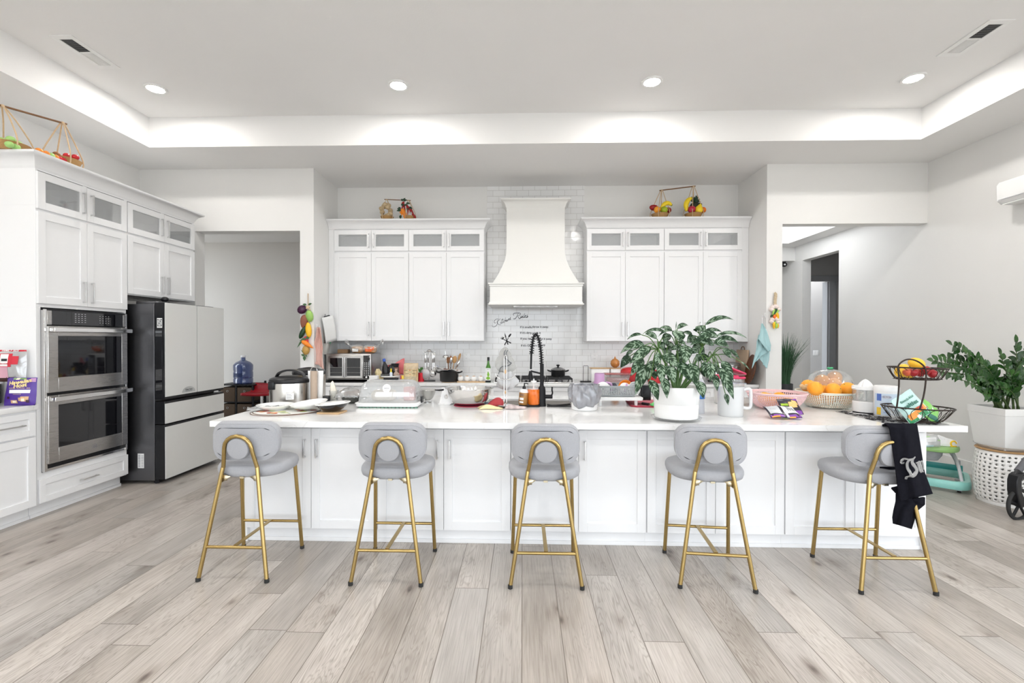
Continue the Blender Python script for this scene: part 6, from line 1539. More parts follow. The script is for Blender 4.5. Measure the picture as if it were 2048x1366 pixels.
# ---- oil bottle
t = thing('oil_bottle', 'green glass oil bottle with a pear label beside the cooktop', 'bottle', (-.458, 6.165, Z0)); obj('bottle', MB().rbox(-.035, .035, -.035, .035, 0, .20, r=.014, e=.006).lathe([(.033, .19), (.030, .21), (.018, .245), (.014, .26), (.014, .295)], 20), mat('green_glass', (.05, .20, .02), .06, var=.1, coat=.5), t)
obj('cap', MB().lathe([(.0165, .29), (.0165, .335), (.014, .338), (0, .338)], 18), M_black, t)
b = MB().box(-.0345, .0345, -.0362, -.0355, .028, .192); b.m = 1
b.ell((.002, -.0365, .105), .016, .0006, .024); b.ell((.0, -.0367, .13), .009, .0006, .016); b.ell((0, -.0366, .058), .026, .0006, .022); b.m = 2; b.box(-.034, .034, -.0366, -.0356, .004, .026); b.m = 3; b.text('olive oil', .012, T(0, -.0369, .178, rx=radians(90)), 0, .0003)
obj('label', b, [M_paper, mat('pear_green', (.22, .48, .04), .4, var=.1), M_black, M_gprint], t)
# ---- gas cooktop
t = thing('gas_cooktop', 'stainless gas cooktop with three black iron grates', 'cooktop', (.15, 6.33, Z0))
obj('plate', MB().rbox(-.54, .54, -.26, .24, 0, .014, r=.015, e=.004), M_steelv, t)
M_cast = mat('cast_iron', (.018, .018, .019), .55, var=.2, bump=.3)
for k in (-1, 0, 1):
    b = MB(); x0 = k * .348
    b.box(x0 - .165, x0 + .165, -.235, -.222, .045, .062); b.box(x0 - .165, x0 + .165, .212, .225, .045, .062); b.box(x0 - .165, x0 - .152, -.222, .212, .045, .062); b.box(x0 + .152, x0 + .165, -.222, .212, .045, .062)
    for q in (-.075, 0, .075): b.box(x0 - .152, x0 + .152, q - .006, q + .006, .05, .062)
    b.box(x0 - .006, x0 + .006, -.222, .212, .049, .061)
    for sx in (-.158, .158):
        for sy in (-.228, .218): b.box(x0 + sx - .007, x0 + sx + .007, sy - .007, sy + .007, .012, .046)
    obj('grate', b, M_cast, t)
for x, y, r in ((-.348, -.11, .04), (-.348, .11, .035), (0, 0, .052), (.348, -.11, .04), (.348, .11, .035)): obj('burner', MB().lathe([(r * 1.2, .013), (r * 1.15, .026), (r, .03), (r, .04), (r * .9, .044), (0, .045)], 24, c=(x, y, 0)), M_dsteel, t)
for k in range(5): obj('knob', MB().lathe([(.017, .013), (.017, .03), (.013, .034), (0, .035)], 18, c=(-.10 + k * .05, -.205, 0)), M_black, t)
pot('small black lidded pot on the cooktop', (.494, 6.40, Z0 + .063), .098, .088, True)
# ---- stand, canisters, onion, red bowl, container behind the island
t = thing('napkin_holder', 'black wire napkin holder on the worktop by the outlet', 'napkin holder', (.86, 6.28, Z0)); obj('base', MB().rbox(-.075, .075, -.05, .05, 0, .012, r=.02, e=.004), M_mblack, t); obj('wire_frame', MB().tube([(-.033, .0, .012), (-.033, 0, .215), (-.028, 0, .22), (.028, 0, .22), (.033, 0, .215), (.033, 0, .012)], .0032, 8), M_mblack, t)
for k, (x, w, lb) in enumerate(((1.063, .25, 'wide white canister with a wooden lid behind the lilac tumbler'), (1.272, .135, 'square white canister with a wooden lid under the onion ornament'))):
    t = thing('canister', lb, 'canister', (x, 6.37, Z0), 0, 'white canisters with wooden lids'); obj('body', MB().rbox(-w / 2, w / 2, -.065, .065, 0, .175, r=.015, e=.004), M_china, t); obj('lid', MB().rbox(-w / 2 - .006, w / 2 + .006, -.07, .07, .1755, .189, r=.016, e=.003), M_wood, t)
t = thing('onion', 'large shiny brown onion on the square canister', 'onion', (1.272, 6.36, Z0 + .1895)); obj('bulb', MB().lathe([(0, 0), (.02, .002), (.05, .022), (.064, .055), (.058, .092), (.035, .115), (.014, .126), (.009, .142), (.004, .155), (0, .157)], 30), mat('onion_skin', (.50, .20, .05), .22, var=.25, scale=10, stretch=(6, 6, .4), coat=.3), t)
t = thing('food_container', 'clear container with a red lid behind the dish rack', 'container', (1.245, 6.10, Z0)); obj('tub', MB().loft([[(x * k, y * k, z) for x, y in rr_pts(.32, .17, .03)] for z, k in ((0, .82), (.004, .86), (.12, 1.0))], True, False), M_clear, t, thick=.003); obj('contents', MB().loft([[(x * k, y * k, z) for x, y in rr_pts(.31, .16, .03)] for z, k in ((.006, .82), (.075, .93))]), mat('pink_food', (.66, .28, .28), .6, var=.2, scale=20), t); obj('lid', MB().rbox(-.175, .175, -.10, .10, .121, .135, r=.03, e=.004), thin_glass('red_edge_lid', (.9, .6, .6), .08, .1, .5, (.6, .1, .1)), t)
M_rgl = mat('red_glaze', (.55, .012, .02), .10, var=.25, scale=60, coat=.8, bump=.6, bscale=55)
solo('strawberry_jar', 'glossy red strawberry-shaped jar behind the plant leaves', 'jar', MB().lathe([(0, 0), (.07, 0), (.11, .03), (.135, .09), (.13, .14), (.11, .18), (.06, .20), (0, .205)], 36), M_rgl, (1.47, 6.34, Z0))
solo('red_kettle', 'red enamel kettle hidden behind the plant leaves', 'kettle', MB().lathe([(0, 0), (.10, 0), (.115, .02), (.11, .10), (.08, .15), (.03, .17), (0, .172)], 32).tube(cr([(-.08, 0, .14), (-.07, 0, .22), (0, 0, .25), (.07, 0, .22), (.08, 0, .14)], 5), .010, 8), M_rgl, (1.80, 6.26, Z0))
# ---- boards leaning on the alcove side wall
t = thing('cutting_board', 'pale wooden cutting board with a rope loop leaning in the alcove corner', 'cutting board', (3.0, 6.42, Z0)); t.rotation_euler = (0, radians(4), 0)
obj('board', MB().rbox(-.012, .012, -.165, .165, 0, .44, r=.01, e=.004), mat('maple_board', (.52, .38, .26), .5, var=.1, scale=8, stretch=(1, 8, 1)), t); obj('rope_loop', MB().tube([(0, .05 * cos(a), .44 + .045 * sin(a)) for a in [pi * k / 12 for k in range(13)]], .005, 8), mat('leather_brown', (.22, .11, .05), .6), t)
t = thing('serving_board', 'round dark carved wooden tray leaning on the alcove side wall', 'tray', (2.955, 6.085, Z0 + .002)); t.rotation_euler = (0, radians(10), radians(-10))
b = MB(); b.lathe([(0, 0), (.10, .0), (.17, .004), (.19, .012), (.193, .024), (.185, .026), (.165, .014), (0, .008)], 48); b2 = MB(); b2.v = [Vector((-p.z, p.y, p.x + .193)) for p in b.v]; b2.f, b2.mi, b2.sm = b.f, b.mi, b.sm
obj('dish', b2, M_dwood, t)
for k in range(3): solo('letter', 'white and blue papers stacked under the wooden tray' if k == 0 else 'folded paper in the stack under the wooden tray', 'paper', MB().box(-.09, .09, -.06, .06, 0, .004), [M_paper if k < 2 else mat('blue_paper', (.55, .62, .80), .7)], (2.93, 6.075, Z0 + .0 + .0045 * k) if False else (2.80, 6.075, Z0 + .0045 * k), .1 * k, group='papers by the wooden tray')
# ---- outlets and wall lettering on the tile
for x, lb in ((-.807, 'white double outlet on the tile beside the spoons'), (1.03, 'white double outlet on the tile above the canisters')):
    t = thing('wall_outlet', lb, 'outlet', (x, YB - .0105, 1.245), 0, 'tile outlets'); obj('cover_plate', MB().rbox(-.052, .052, -.006, 0, -.062, .062, r=.004, e=.003), M_plastic, t)
    b = MB()
    for dz in (-.028, .022): b.box(-.008, -.006, -.0066, -.0056, dz, dz + .012); b.box(.006, .008, -.0066, -.0056, dz, dz + .012); b.lathe([(0, 0), (.003, 0)], 10, c=(0, 0, 0)) if False else None
    obj('socket_slots', b, M_black, t)
TYW = YB - .0112
def zt(x, y): return at(980 + x / 13.657, 620 + y / 13.657, Y=TYW)
t = thing('wall_decal', 'black vinyl kitchen rules lettering on the tile under the hood', 'wall decal', (0, TYW, 0))
def stroke(b, pts, r):
    P = cr([zt(*p) - Vector((0, TYW, 0)) for p in pts], 5); n = len(P)
    b.tube([Vector((p.x, -.0006, p.z)) for p in P], [r * (.45 + .55 * sin(pi * (i + .5) / n)) for i in range(n)], 5)
b = MB()
K = [[(55, 420), (70, 452), (110, 462), (160, 440), (190, 395), (207, 330), (225, 232)], [(222, 235), (170, 250), (120, 300), (117, 345), (148, 355), (165, 340)], [(285, 228), (235, 285), (195, 330), (222, 385), (265, 405), (300, 400)], [(300, 318), (287, 355), (308, 368), (325, 340)], [(345, 228), (322, 335), (340, 352), (362, 325)], [(318, 268), (372, 256)],
     [(392, 300), (372, 300), (362, 330), (385, 342), (405, 315)], [(428, 200), (398, 328), (415, 285), (436, 278), (432, 315), (450, 315)], [(452, 300), (478, 278), (462, 268), (450, 298), (470, 312), (492, 285)], [(502, 245), (490, 292), (510, 250), (530, 232), (524, 275), (545, 270), (580, 262)], [(545, 222), (560, 205), (556, 240), (548, 268)], [(322, 288), (326, 284)]]
Rr = [[(630, 235), (660, 243), (700, 228), (735, 170), (778, 82)], [(655, 155), (635, 130), (650, 95), (700, 84), (760, 80), (815, 84), (832, 112), (800, 150), (752, 163)], [(755, 163), (775, 205), (800, 237), (835, 222), (850, 190)], [(850, 152), (832, 205), (858, 208), (890, 160), (882, 208), (905, 198)], [(948, 88), (912, 200), (932, 208), (950, 185)], [(950, 185), (982, 160), (966, 148), (950, 190), (972, 210), (1000, 185)], [(1038, 132), (1008, 152), (1032, 185), (1008, 208), (1000, 195), (1048, 160)]]
for s_ in K: stroke(b, s_, .0033)
for s_ in Rr: stroke(b, s_, .0042)
obj('script_title', b, M_print, t)
def ln(b, s_, x, y, size):
    q = zt(x, y) - Vector((0, TYW, 0)); b.text(s_, size, T(q.x, -.0006, q.z, rx=radians(90)), 0, .0009, 'LEFT', 1.0)
b = MB(); SZ = .041
ln(b, 'If it smells,', 820, 470, SZ); ln(b, 'throw it away.', 1150, 462, SZ); ln(b, "If it's dirty,", 820, 625, SZ); ln(b, 'wash it', 1160, 628, SZ); ln(b, 'If you get it out,', 830, 785, SZ); ln(b, 'put it away', 1340, 790, SZ); ln(b, "If it's ON,", 845, 972, SZ); ln(b, 'turn it OFF', 1150, 972, SZ)
obj('rule_lines', b, M_print, t)
b = MB()
def bar(p, q, w0, w1):
    P, Q = zt(*p), zt(*q); d = (Q - P).normalized(); n = Vector((-d.z, 0, d.x)); s0, s1 = w0 / 13.657 * 6.6 / 920, w1 / 13.657 * 6.6 / 920
    b.add([Vector((v.x, -.0005, v.z)) for v in (P - n * s0, P + n * s0, Q + n * s1, Q - n * s1)], [(0, 1, 2, 3)], False)
bar((360, 795), (575, 905), 8, 14); bar((575, 660), (398, 960), 0, 14) if False else bar((505, 755), (398, 955), 7, 14); bar((405, 640), (430, 735), 5, 16); bar((425, 730), (492, 945), 9, 14)
for k in range(4): bar((285 + k * 14, 770 - k * 14), (345 + k * 10, 808 - k * 16), 4, 5)
bar((335, 800), (378, 745), 14, 14)
c = zt(540, 695); b.poly([(0, 0)] * 3, 0) if False else b.add([Vector((c.x, -.0005, c.z))] + [Vector((c.x + .019 * cos(a) + .010 * sin(a), -.0005, c.z + .026 * sin(a) + .008 * cos(a))) for a in [2 * pi * k / 20 for k in range(20)]], [(0, 1 + k, 1 + (k + 1) % 20) for k in range(20)], False)
obj('cutlery_emblem', b, M_print, t, thick=.0008)

# ================================================================== wall hangings
def veg_body(b, c, rx, rz, tilt, taper=.0, n=16):
    b.ell(c, rx, rx * .8, rz, n, 10, (0, tilt, 0), lambda d, ph, th: 1 + taper * d.z)
YW = YF - .028
def wv(u, v, d=0.0): return at(u, v, Y=YW - d)
VG = thing('vegetable_string', 'string of imitation vegetables hanging on the wall by the pantry doorway', 'vegetable string', (0, 0, 0))
def vp(name, m, u, v, rx, rz, tilt, taper=0.0, d=.0):
    b = MB(); c = wv(u, v, d); veg_body(b, c, rx * 1.13, rz * 1.13, tilt, taper); return obj(name, b, m, VG)
obj('cord', MB().tube([at(616, 587, Y=YF - .004), wv(616, 600), wv(617, 640), wv(612, 690), wv(608, 720)], .005, 6), mat('raffia', (.48, .32, .18), .8, var=.2), VG)
vp('aubergine', mat('aubergine_skin', (.055, .012, .045), .2, var=.3), 604, 619, .048, .056, 1.0); vp('gourd', mat('pale_green_gourd', (.30, .52, .12), .35, var=.3, scale=20), 619, 632, .042, .068, -.15); vp('sweet_potato', mat('sweet_potato_skin', (.28, .10, .06), .6, var=.3), 608, 643, .042, .078, .22, .35)
vp('cucumber', mat('cucumber_skin', (.015, .05, .018), .4, var=.4), 605, 665, .028, .078, .45); vp('corn_squash', mat('yellow_squash', (.90, .50, .02), .4, var=.08), 617, 660, .034, .088, -.08); vp('chili', M_red, 613, 681, .022, .05, -.35, .4)
vp('carrot', mat('carrot_skin', (.86, .24, .02), .45, var=.2, scale=30), 615, 689, .024, .080, -1.0, .55, .02); vp('potato', mat('potato_skin', (.52, .31, .08), .6, var=.25), 612, 700, .042, .055, .1)
b = MB()
for k in range(14): a = RND.uniform(0, 6.3); c = wv(617.5, 617); b.ell((c.x + .03 * cos(a) * RND.random(), c.y - .02 * RND.random(), c.z + .05 * (RND.random() - .5)), .010, .010, .012, 8, 6)
obj('garlic_cloves', b, mat('cream_garlic', (.75, .58, .36), .6, var=.2), VG)
b = MB()
for (u, v, du, dv, w) in ((613, 610, -8, -1, .03), (617, 610, 7, -3, .03), (613, 677, -14, 5, .03), (608, 679, -11, 10, .025), (606, 681, -12, 15, .02), (612, 675, 6, 3, .04), (609, 712, -7, -3, .03), (609, 712, 0, 10, .04), (608, 708, -7, -9, .01), (611, 710, 3, 4, .02)):
    leaf(b, wv(u, v, .02), wv(u + du, v + dv, .03), w, .05, (0, -1, .2), nv=6, nu=2)
obj('leaf_sprig', b, mat('dark_sprig', (.05, .12, .045), .6, var=.4), VG)
# garlic and pepper braid on the other side
VG = thing('garlic_braid', 'raffia braid of garlic bulbs and small peppers on the wall by the hall', 'garlic braid', (0, 0, 0))
b = MB(); P = [wv(1551, 586), wv(1551.5, 592), wv(1550.5, 600), wv(1550, 610)]
for s in (0, 2.1, 4.2): b.tube([Vector((p.x + .012 * cos(s + i * 1.3), p.y + .006 * sin(s + i * 1.3), p.z)) for i, p in enumerate(cr(P, 5))], .009, 7)
b.tube([at(1551, 584, Y=YF - .003), wv(1551, 588)], .004, 6); obj('raffia_braid', b, mat('pale_raffia', (.62, .50, .34), .85, var=.25, scale=60), VG)
M_garl = mat('garlic_skin', (.80, .68, .64), .5, var=.12, scale=25)
for u, v in ((1545, 615), (1553, 614), (1557, 619), (1543, 619), (1550, 613), (1545, 639), (1554, 640), (1543, 643), (1555, 644), (1550, 637)):
    c = wv(u, v, .004); obj('garlic_bulb', MB().lathe([(0, -.026), (.02, -.022), (.030, -.004), (.024, .014), (.008, .026), (.004, .036), (0, .037)], 14, c=tuple(c)), M_garl, VG)
for u, v, w, l, tl, m in ((1547, 624, .013, .042, .25, 'gp'), (1550, 624, .016, .052, .5, 'dg'), (1554, 624, .013, .04, .7, 'gp'), (1555, 631, .018, .042, -.3, 'yp'), (1549, 634, .018, .034, -.1, 'op'), (1548, 651, .016, .044, .0, 'yp'), (1553, 652, .016, .034, .1, 'gp'), (1556, 652, .012, .03, 0, 'yp'), (1549, 647, .012, .03, .5, 'gp'), (1543, 632, .013, .02, .8, 'dg')):
    col = dict(gp=(.34, .58, .10), dg=(.015, .07, .02), yp=(.88, .48, .01), op=(.85, .16, .02))[m]; b = MB(); veg_body(b, wv(u, v, .02), w, l, tl, .3); obj('pepper', b, mat(dict(gp='lime_pepper', dg='dark_pepper', yp='yellow_pepper', op='orange_pepper')[m], col, .3, var=.08), VG)
# hanging towels
def hang_towel(label, loc, pts, mt, depth, seed):
    """pts = rows of (x_left, x_right, z); folds run down the cloth"""
    rr = random.Random(seed); ph = rr.uniform(0, 6); n = len(pts) - 1
    def f(u, v):
        q = v * n; i = min(n - 1, int(q)); a = q - i; l = pts[i][0] * (1 - a) + pts[i + 1][0] * a; r = pts[i][1] * (1 - a) + pts[i + 1][1] * a; z = pts[i][2] * (1 - a) + pts[i + 1][2] * a
        return (l + (r - l) * u, -depth * (.5 + .5 * sin(5.2 * u + ph + 1.2 * v)) - .012 * sin(13 * u + 3 * v), z + .03 * v * sin(4 * u + ph))
    return solo('hanging_towel', label, 'towel', MB().grid(f, 26, 24), mt, loc, thick=.004)
hang_towel('pink towel hanging on the alcove side wall above the rice cookers', (0, 5.92, 0), [(-2.652, -2.628, 1.65), (-2.665, -2.60, 1.52), (-2.70, -2.575, 1.40), (-2.72, -2.58, 1.30), (-2.735, -2.575, 1.22), (-2.67, -2.565, 1.135)], mat('pink_towelling', (.72, .46, .40), .95, var=.06, scale=120, bump=.5, bscale=300), .05, 3)
M_aqua = mat('aqua_towelling', (.40, .60, .62), .95, var=.06, scale=120, bump=.5, bscale=300)
t = thing('hanging_towel', 'pale blue towel hanging from a hook at the alcove corner', 'towel', (0, 5.84, 0))
def tw(rows, amp, ph, name):
    n = len(rows) - 1
    def f(u, v):
        q = v * n; i = min(n - 1, int(q)); a = q - i; l, r, zl, zr, y = [rows[i][k] * (1 - a) + rows[i + 1][k] * a for k in range(5)]
        return (l + (r - l) * u, y - amp * sin(5 * u + ph + v) * v - .006 * sin(14 * u + 5 * v), zl + (zr - zl) * u)
    obj(name, MB().grid(f, 22, 24), M_aqua, t, thick=.004)
tw([(2.985, 3.0, 1.70, 1.70, 0), (2.955, 3.045, 1.60, 1.60, -.02), (2.928, 3.09, 1.505, 1.43, -.035), (2.99, 3.085, 1.42, 1.40, -.04), (3.04, 3.075, 1.35, 1.355, -.04)], .02, .4, 'upper_fold')
tw([(2.95, 3.05, 1.56, 1.56, 0), (2.925, 3.075, 1.48, 1.45, 0), (2.915, 3.085, 1.38, 1.36, -.01), (2.885, 3.03, 1.25, 1.33, -.015), (2.862, 2.96, 1.135, 1.30, -.02)], .02, 2.0, 'lower_fold')
tw([(2.97, 3.08, 1.40, 1.40, .006), (2.945, 3.09, 1.33, 1.33, .004), (2.955, 3.085, 1.27, 1.25, .0), (2.99, 3.05, 1.22, 1.14, -.005)], .015, 1.0, 'under_fold')
t = thing('wall_hook', 'small white hook above the pale blue towel', 'hook', (AR, 5.88, 1.805)); obj('base', MB().rbox(-.008, 0, -.014, .014, -.03, .03, r=.003, e=.002), M_plastic, t); obj('prong', MB().tube(cr([(-.006, 0, -.01), (-.03, 0, -.02), (-.036, 0, .0)], 4), .004, 8).tube([(-.035, 0, 0), (-.036, -.004, -.105)], .0012, 5), M_nickel, t)
t = thing('wall_hook', 'small hook above the pink towel', 'hook', (AL, 5.93, 1.665)); obj('base', MB().rbox(0, .008, -.012, .012, -.02, .02, r=.003, e=.002), M_plastic, t); obj('prong', MB().tube(cr([(.006, 0, -.008), (.035, 0, -.02), (.04, 0, .0)], 4), .004, 8), M_nickel, t)
t = thing('paper_clipboard', 'white papers held by a black clip on the alcove side wall', 'papers', (AL + .045, 6.12, 1.80)); t.rotation_euler = (radians(13), radians(0), radians(-20))
obj('sheet', MB().grid(lambda u, v: (.01 + .012 * sin(2.5 * v) + .01 * u, -.10 + .20 * u, -.35 + .35 * v), 6, 8), M_paper, t, thick=.006)
obj('clip', MB().rbox(0, .02, -.05, .05, -.02, .012, r=.006, e=.003).tube([(.01, -.03, .01), (.018, -.035, .03), (.01, -.02, .035)], .004, 6), M_black, t)
t = thing('wall_organizer', 'small grey wall pocket with pens and tools behind the pink towel', 'organizer', (AL, 6.17, 1.30)); obj('pocket', MB().loft([[(0, -.05 * k, z), (.05 * k, -.05 * k, z), (.05 * k, .05 * k, z), (0, .05 * k, z)] for z, k in ((-.01, .8), (.14, 1.1))], True, False), mat('grey_pocket', (.50, .49, .46), .7), t, thick=.003)
for k, (c, dx) in enumerate(((M_black, -.02), (M_red, .0), (mat('green_tool', (.05, .40, .18), .4), .035))): obj('tool', MB().tube([(.025, dx, .02), (.03 + .03 * (k == 2), dx + .05 * (k == 2), .22)], .011, 8), c, t)
obj('strap', MB().rbox(0, .012, -.035, .02, .15, .38, r=.004, e=.002), mat('speckled_pouch', (.38, .36, .32), .8, var=.7, scale=60), t)

# ================================================================== ornaments on top of the cabinets
M_weave = weave_mat('woven_straw', (.30, .15, .05), (.56, .34, .13)); M_cane = mat('split_cane', (.58, .42, .26), .6, var=.2); M_pole = mat('dark_bamboo', (.20, .10, .045), .5, var=.2)
def carrier(label, A, B, top_a, top_b, r, grp):
    """carrying-pole ornament: two straw baskets A and B (floor centres) hung from a pole between top_a and top_b"""
    t = thing('carrying_pole', label, 'basket ornament', tuple(A)); o = Vector(A)
    ta, tb = Vector(top_a) - o, Vector(top_b) - o; d = (tb - ta).normalized()
    obj('pole', MB().tube([ta - d * .03, tb + d * .03], r * .07, 8), M_pole, t)
    for c, tp in ((Vector((0, 0, 0)), ta), (Vector(B) - o, tb)):
        bs = obj('basket', MB().lathe([(0, .004), (r * .70, .004), (r * .85, r * .22), (r * .98, r * .50), (r * 1.02, r * .54), (r * .96, r * .54), (r * .8, r * .22), (r * .6, r * .08), (0, r * .08)], 34, c=tuple(c)), M_weave, t)
        b = MB()
        for k in range(4):
            a = pi / 4 + pi / 2 * k + .35; e = c + Vector((r * 1.03 * cos(a), r * 1.03 * sin(a), r * .05)); m1 = c + Vector((r * 1.10 * cos(a), r * 1.10 * sin(a), r * .75)); m2 = tp.lerp(c + Vector((r * 1.0 * cos(a), r * 1.0 * sin(a), r * 1.3)), .55)
            b.tube(cr([e, m1, m2, tp + Vector((.012 * cos(a), .012 * sin(a), 0))], 5), r * .045, 6)
        obj('cane_strap', b, M_cane, bs)
        obj('knot', MB().ell(tuple(tp), r * .12, r * .12, r * .10), M_cane, t)
    return t
# over the ovens
cz = 3.021
A1, B1 = Vector((-4.085, 3.99, cz)), Vector((-4.205, 3.67, cz)); carrier('straw basket pair on a carrying pole on top of the oven tower', A1, B1, (-4.085, 3.985, 3.412), (-4.20, 3.611, 3.375), .125, None)
M_lime = mat('lime_skin', (.34, .58, .18), .4, var=.12); M_rf = mat('red_fruit', (.52, .02, .03), .25, var=.2); M_of = mat('orange_fruit', (.80, .25, .03), .35, var=.4, scale=30)
def frt(label, p, r, m, nm='fruit', grp=None): return solo(nm, label, 'fruit', MB().ell((0, 0, 0), r * 1.1, r, r * .95, 14, 10), m, p, RND.uniform(0, 3), grp)
for k, (x, y) in enumerate(((-.06, -.03), (.0, -.06), (.05, -.02), (.03, .05), (-.04, .05), (.07, .04))): frt('small red imitation fruit in the straw basket nearer the fridge', A1 + Vector((x, y, .085 + .004 * k)), .026, M_rf if k % 3 != 1 else mat('brown_fruit', (.25, .10, .03), .5, var=.4), 'imitation_fruit', 'red fruits in the oven-side basket')
for k, (x, y) in enumerate(((.02, .04), (-.05, -.02), (.05, -.04))): frt('green imitation lime in the straw basket nearer the viewer', B1 + Vector((x, y, .09)), .030, M_lime, 'imitation_lime', 'limes in the oven-side basket')
ED = [((78, 303), M_of, 'orange imitation fruit at the crown corner of the oven tower'), ((92, 311), M_of, 'small orange imitation fruit beside the lime on the oven tower'), ((102, 312), M_lime, 'green imitation lime on the oven tower edge, in front of the basket'), ((111, 316), M_of, 'brownish imitation fruit next to the lime on the oven tower edge'), ((118, 319), M_rf, 'red imitation fruit on the oven tower edge in front of the basket'), ((125, 323), M_rf, 'red imitation fruit on the oven tower edge nearest the cane strap'), ((19, 298), M_lime, 'green imitation lime on the edge below the nearer basket'), ((32, 302), M_lime, 'half-hidden imitation lime on the edge below the nearer basket')]
for (u, v), m, lb in ED:
    p = at(u, v, X=-4.0 if u > 60 else -4.1); p.z = cz + .026; frt(lb, p, .027, m, 'imitation_fruit')
# garlic basket and pepper basket on the first wall cabinets
gz = 3.1365
A2, B2 = Vector((-1.872, 6.315, gz)), Vector((-1.556, 6.315, gz)); carrier('straw basket pair with garlic and peppers on the wall cabinet by the pantry side', A2, B2, (-1.88, 6.315, 3.425), (-1.575, 6.315, 3.41), .088, None)
for k, (u, v) in enumerate(((770, 409), (763, 417), (764.5, 424), (775, 414), (777, 411), (781, 421), (781, 427), (772, 433), (766, 433), (776, 431), (768, 413))):
    c = at(u, v, Y=6.285 + .02 * (k % 3)); t = solo('garlic', 'imitation garlic bulb heaped in the straw basket', 'garlic', MB().lathe([(0, -.032), (.022, -.028), (.036, -.006), (.030, .014), (.010, .028), (.004, .042), (0, .043)], 16), mat('tan_garlic', (.56, .43, .26), .6, var=.2), c, group='garlic in the straw basket'); t.rotation_euler = (RND.uniform(-.7, .7), RND.uniform(-.7, .7), 0)
def pod(label, p0, p1, w, m, nm='chili_pepper', grp='red peppers on the carrying pole'):
    o = at(*p0, Y=6.26); e = at(*p1, Y=6.25); P = cr([Vector((0, 0, 0)), (e - o) * .5 + Vector((.01, 0, 0)), e - o], 5); n = len(P)
    t = thing(nm, label, 'vegetable', tuple(o), 0, grp); obj('pod', MB().tube(P, [w * (1 - .85 * (i / (n - 1)) ** 1.4) for i in range(n)], 10), m, t); obj('stem', MB().tube([(0, 0, 0), (-(e - o) * .12)], w * .35, 6), mat('dark_stem', (.02, .05, .03), .5), t)
M_chili = mat('dark_red_chili', (.33, .008, .012), .2, var=.2)
for k, (p, q) in enumerate((((807, 404), (801, 422)), ((806, 408), (809.5, 424)), ((814, 411), (815, 432)), ((817, 414), (820, 427)), ((821, 418), (829, 438)), ((825, 428), (832, 438)), ((805, 406), (803, 416)))):
    pod('long dark red imitation chili hanging on the carrying pole', p, q, .016, M_chili)
M_car = mat('carrot_orange', (.82, .24, .01), .4, var=.15)
for k, (p, q) in enumerate((((805, 419), (809, 437)), ((801, 424), (803, 432)), ((809, 423), (812, 434)))): pod('imitation carrot in the straw basket under the chilies', p, q, .030 if k == 0 else .016, M_car, 'carrot', 'carrots in the straw basket')
b = MB()
for u, v, du, dv in ((807, 402, 4, -6), (806, 402, -4, -4), (808, 402, 6, -2), (812, 407, 9, 1), (812, 408, -3, 5), (818, 415, 7, 3), (816, 416, -1, 4), (804, 407, 1, 6), (802, 420, -8, -3), (801, 419, -4, -5), (802, 421, -9, 1), (801, 430, 0, 9)): o = at(u, v, Y=6.25); leaf(b, o, at(u + du, v + dv, Y=6.23), .035, .05, (0, -1, .2), nv=5, nu=2)
solo('pepper_leaves', 'dark green imitation leaves tied over the chilies', 'leaf', b, mat('dark_imitation_leaf', (.02, .055, .028), .5, var=.4))
# fruit baskets on the second wall cabinets
fz = 3.1415
A3, B3 = Vector((1.868, 6.335, fz)), Vector((2.318, 6.335, fz)); carrier('straw basket pair filled with imitation fruit on the wall cabinet by the hall', A3, B3, (1.89, 6.335, 3.53), (2.315, 6.335, 3.58), .115, None)
M_by = mat('banana_yellow', (.90, .66, .02), .4, var=.08); M_bt = mat('banana_tip', (.20, .24, .05), .6)
def banana(label, pts, w):
    P = cr([at(u, v, Y=6.30) for u, v in pts], 5); o = P[0].copy(); n = len(P); t = thing('imitation_banana', label, 'banana', tuple(o)); obj('fruit', MB().tube([p - o for p in P], [w * (.35 + .65 * sin(pi * min(1, .08 + i / (n - 1) * .9)) ** .6) for i in range(n)], 10), M_by, t); obj('tip', MB().tube([P[-1] - o, P[-1] - o + (P[-1] - P[-2]).normalized() * .012], w * .45, 8), M_bt, t)
banana('imitation banana arching out of the first fruit basket', [(1322, 418), (1328, 409), (1336, 406), (1343, 410)], .030); banana('imitation banana standing upright in the second fruit basket', [(1374, 422), (1372, 410), (1376, 401), (1383, 396)], .034)
def fr2(nm, label, u, v, r, m, Y=6.27, sh=None): return solo(nm, label, 'fruit', MB().ell((0, 0, 0), r * (sh[0] if sh else 1), r, r * (sh[1] if sh else .95), 16, 12, (0, sh[2] if sh else 0, 0)), m, at(u, v, Y=Y))
fr2('imitation_pepper', 'dark red imitation pepper at the hood end of the first fruit basket', 1308, 415.5, .042, M_chili, 6.33, (1.5, .95, .15)); fr2('imitation_orange', 'imitation orange in front in the first fruit basket', 1314.5, 419.5, .046, M_orange); t = fr2('imitation_apple', 'green imitation apple in the first fruit basket', 1328, 420, .050, mat('green_apple', (.36, .46, .02), .3, var=.2))
fr2('imitation_apple', 'dark red imitation apple behind the green apple', 1336.5, 420.5, .042, M_app, 6.34); fr2('imitation_apple', 'crimson imitation apple front in the second fruit basket', 1383.5, 419, .052, mat('crimson_skin', (.48, .02, .06), .28, var=.2)); fr2('imitation_orange', 'small imitation orange at the alcove end of the second fruit basket', 1406, 420, .042, mat('deep_orange', (.85, .20, .01), .4, var=.1), 6.34)
solo('imitation_pear', 'yellow imitation pear in the second fruit basket', 'pear', MB().lathe([(0, -.05), (.035, -.045), (.054, -.015), (.050, .015), (.030, .045), (.018, .07), (.01, .078), (0, .079)], 22), M_by, at(1397.5, 419, Y=6.27), rot=(0, radians(18), 0))
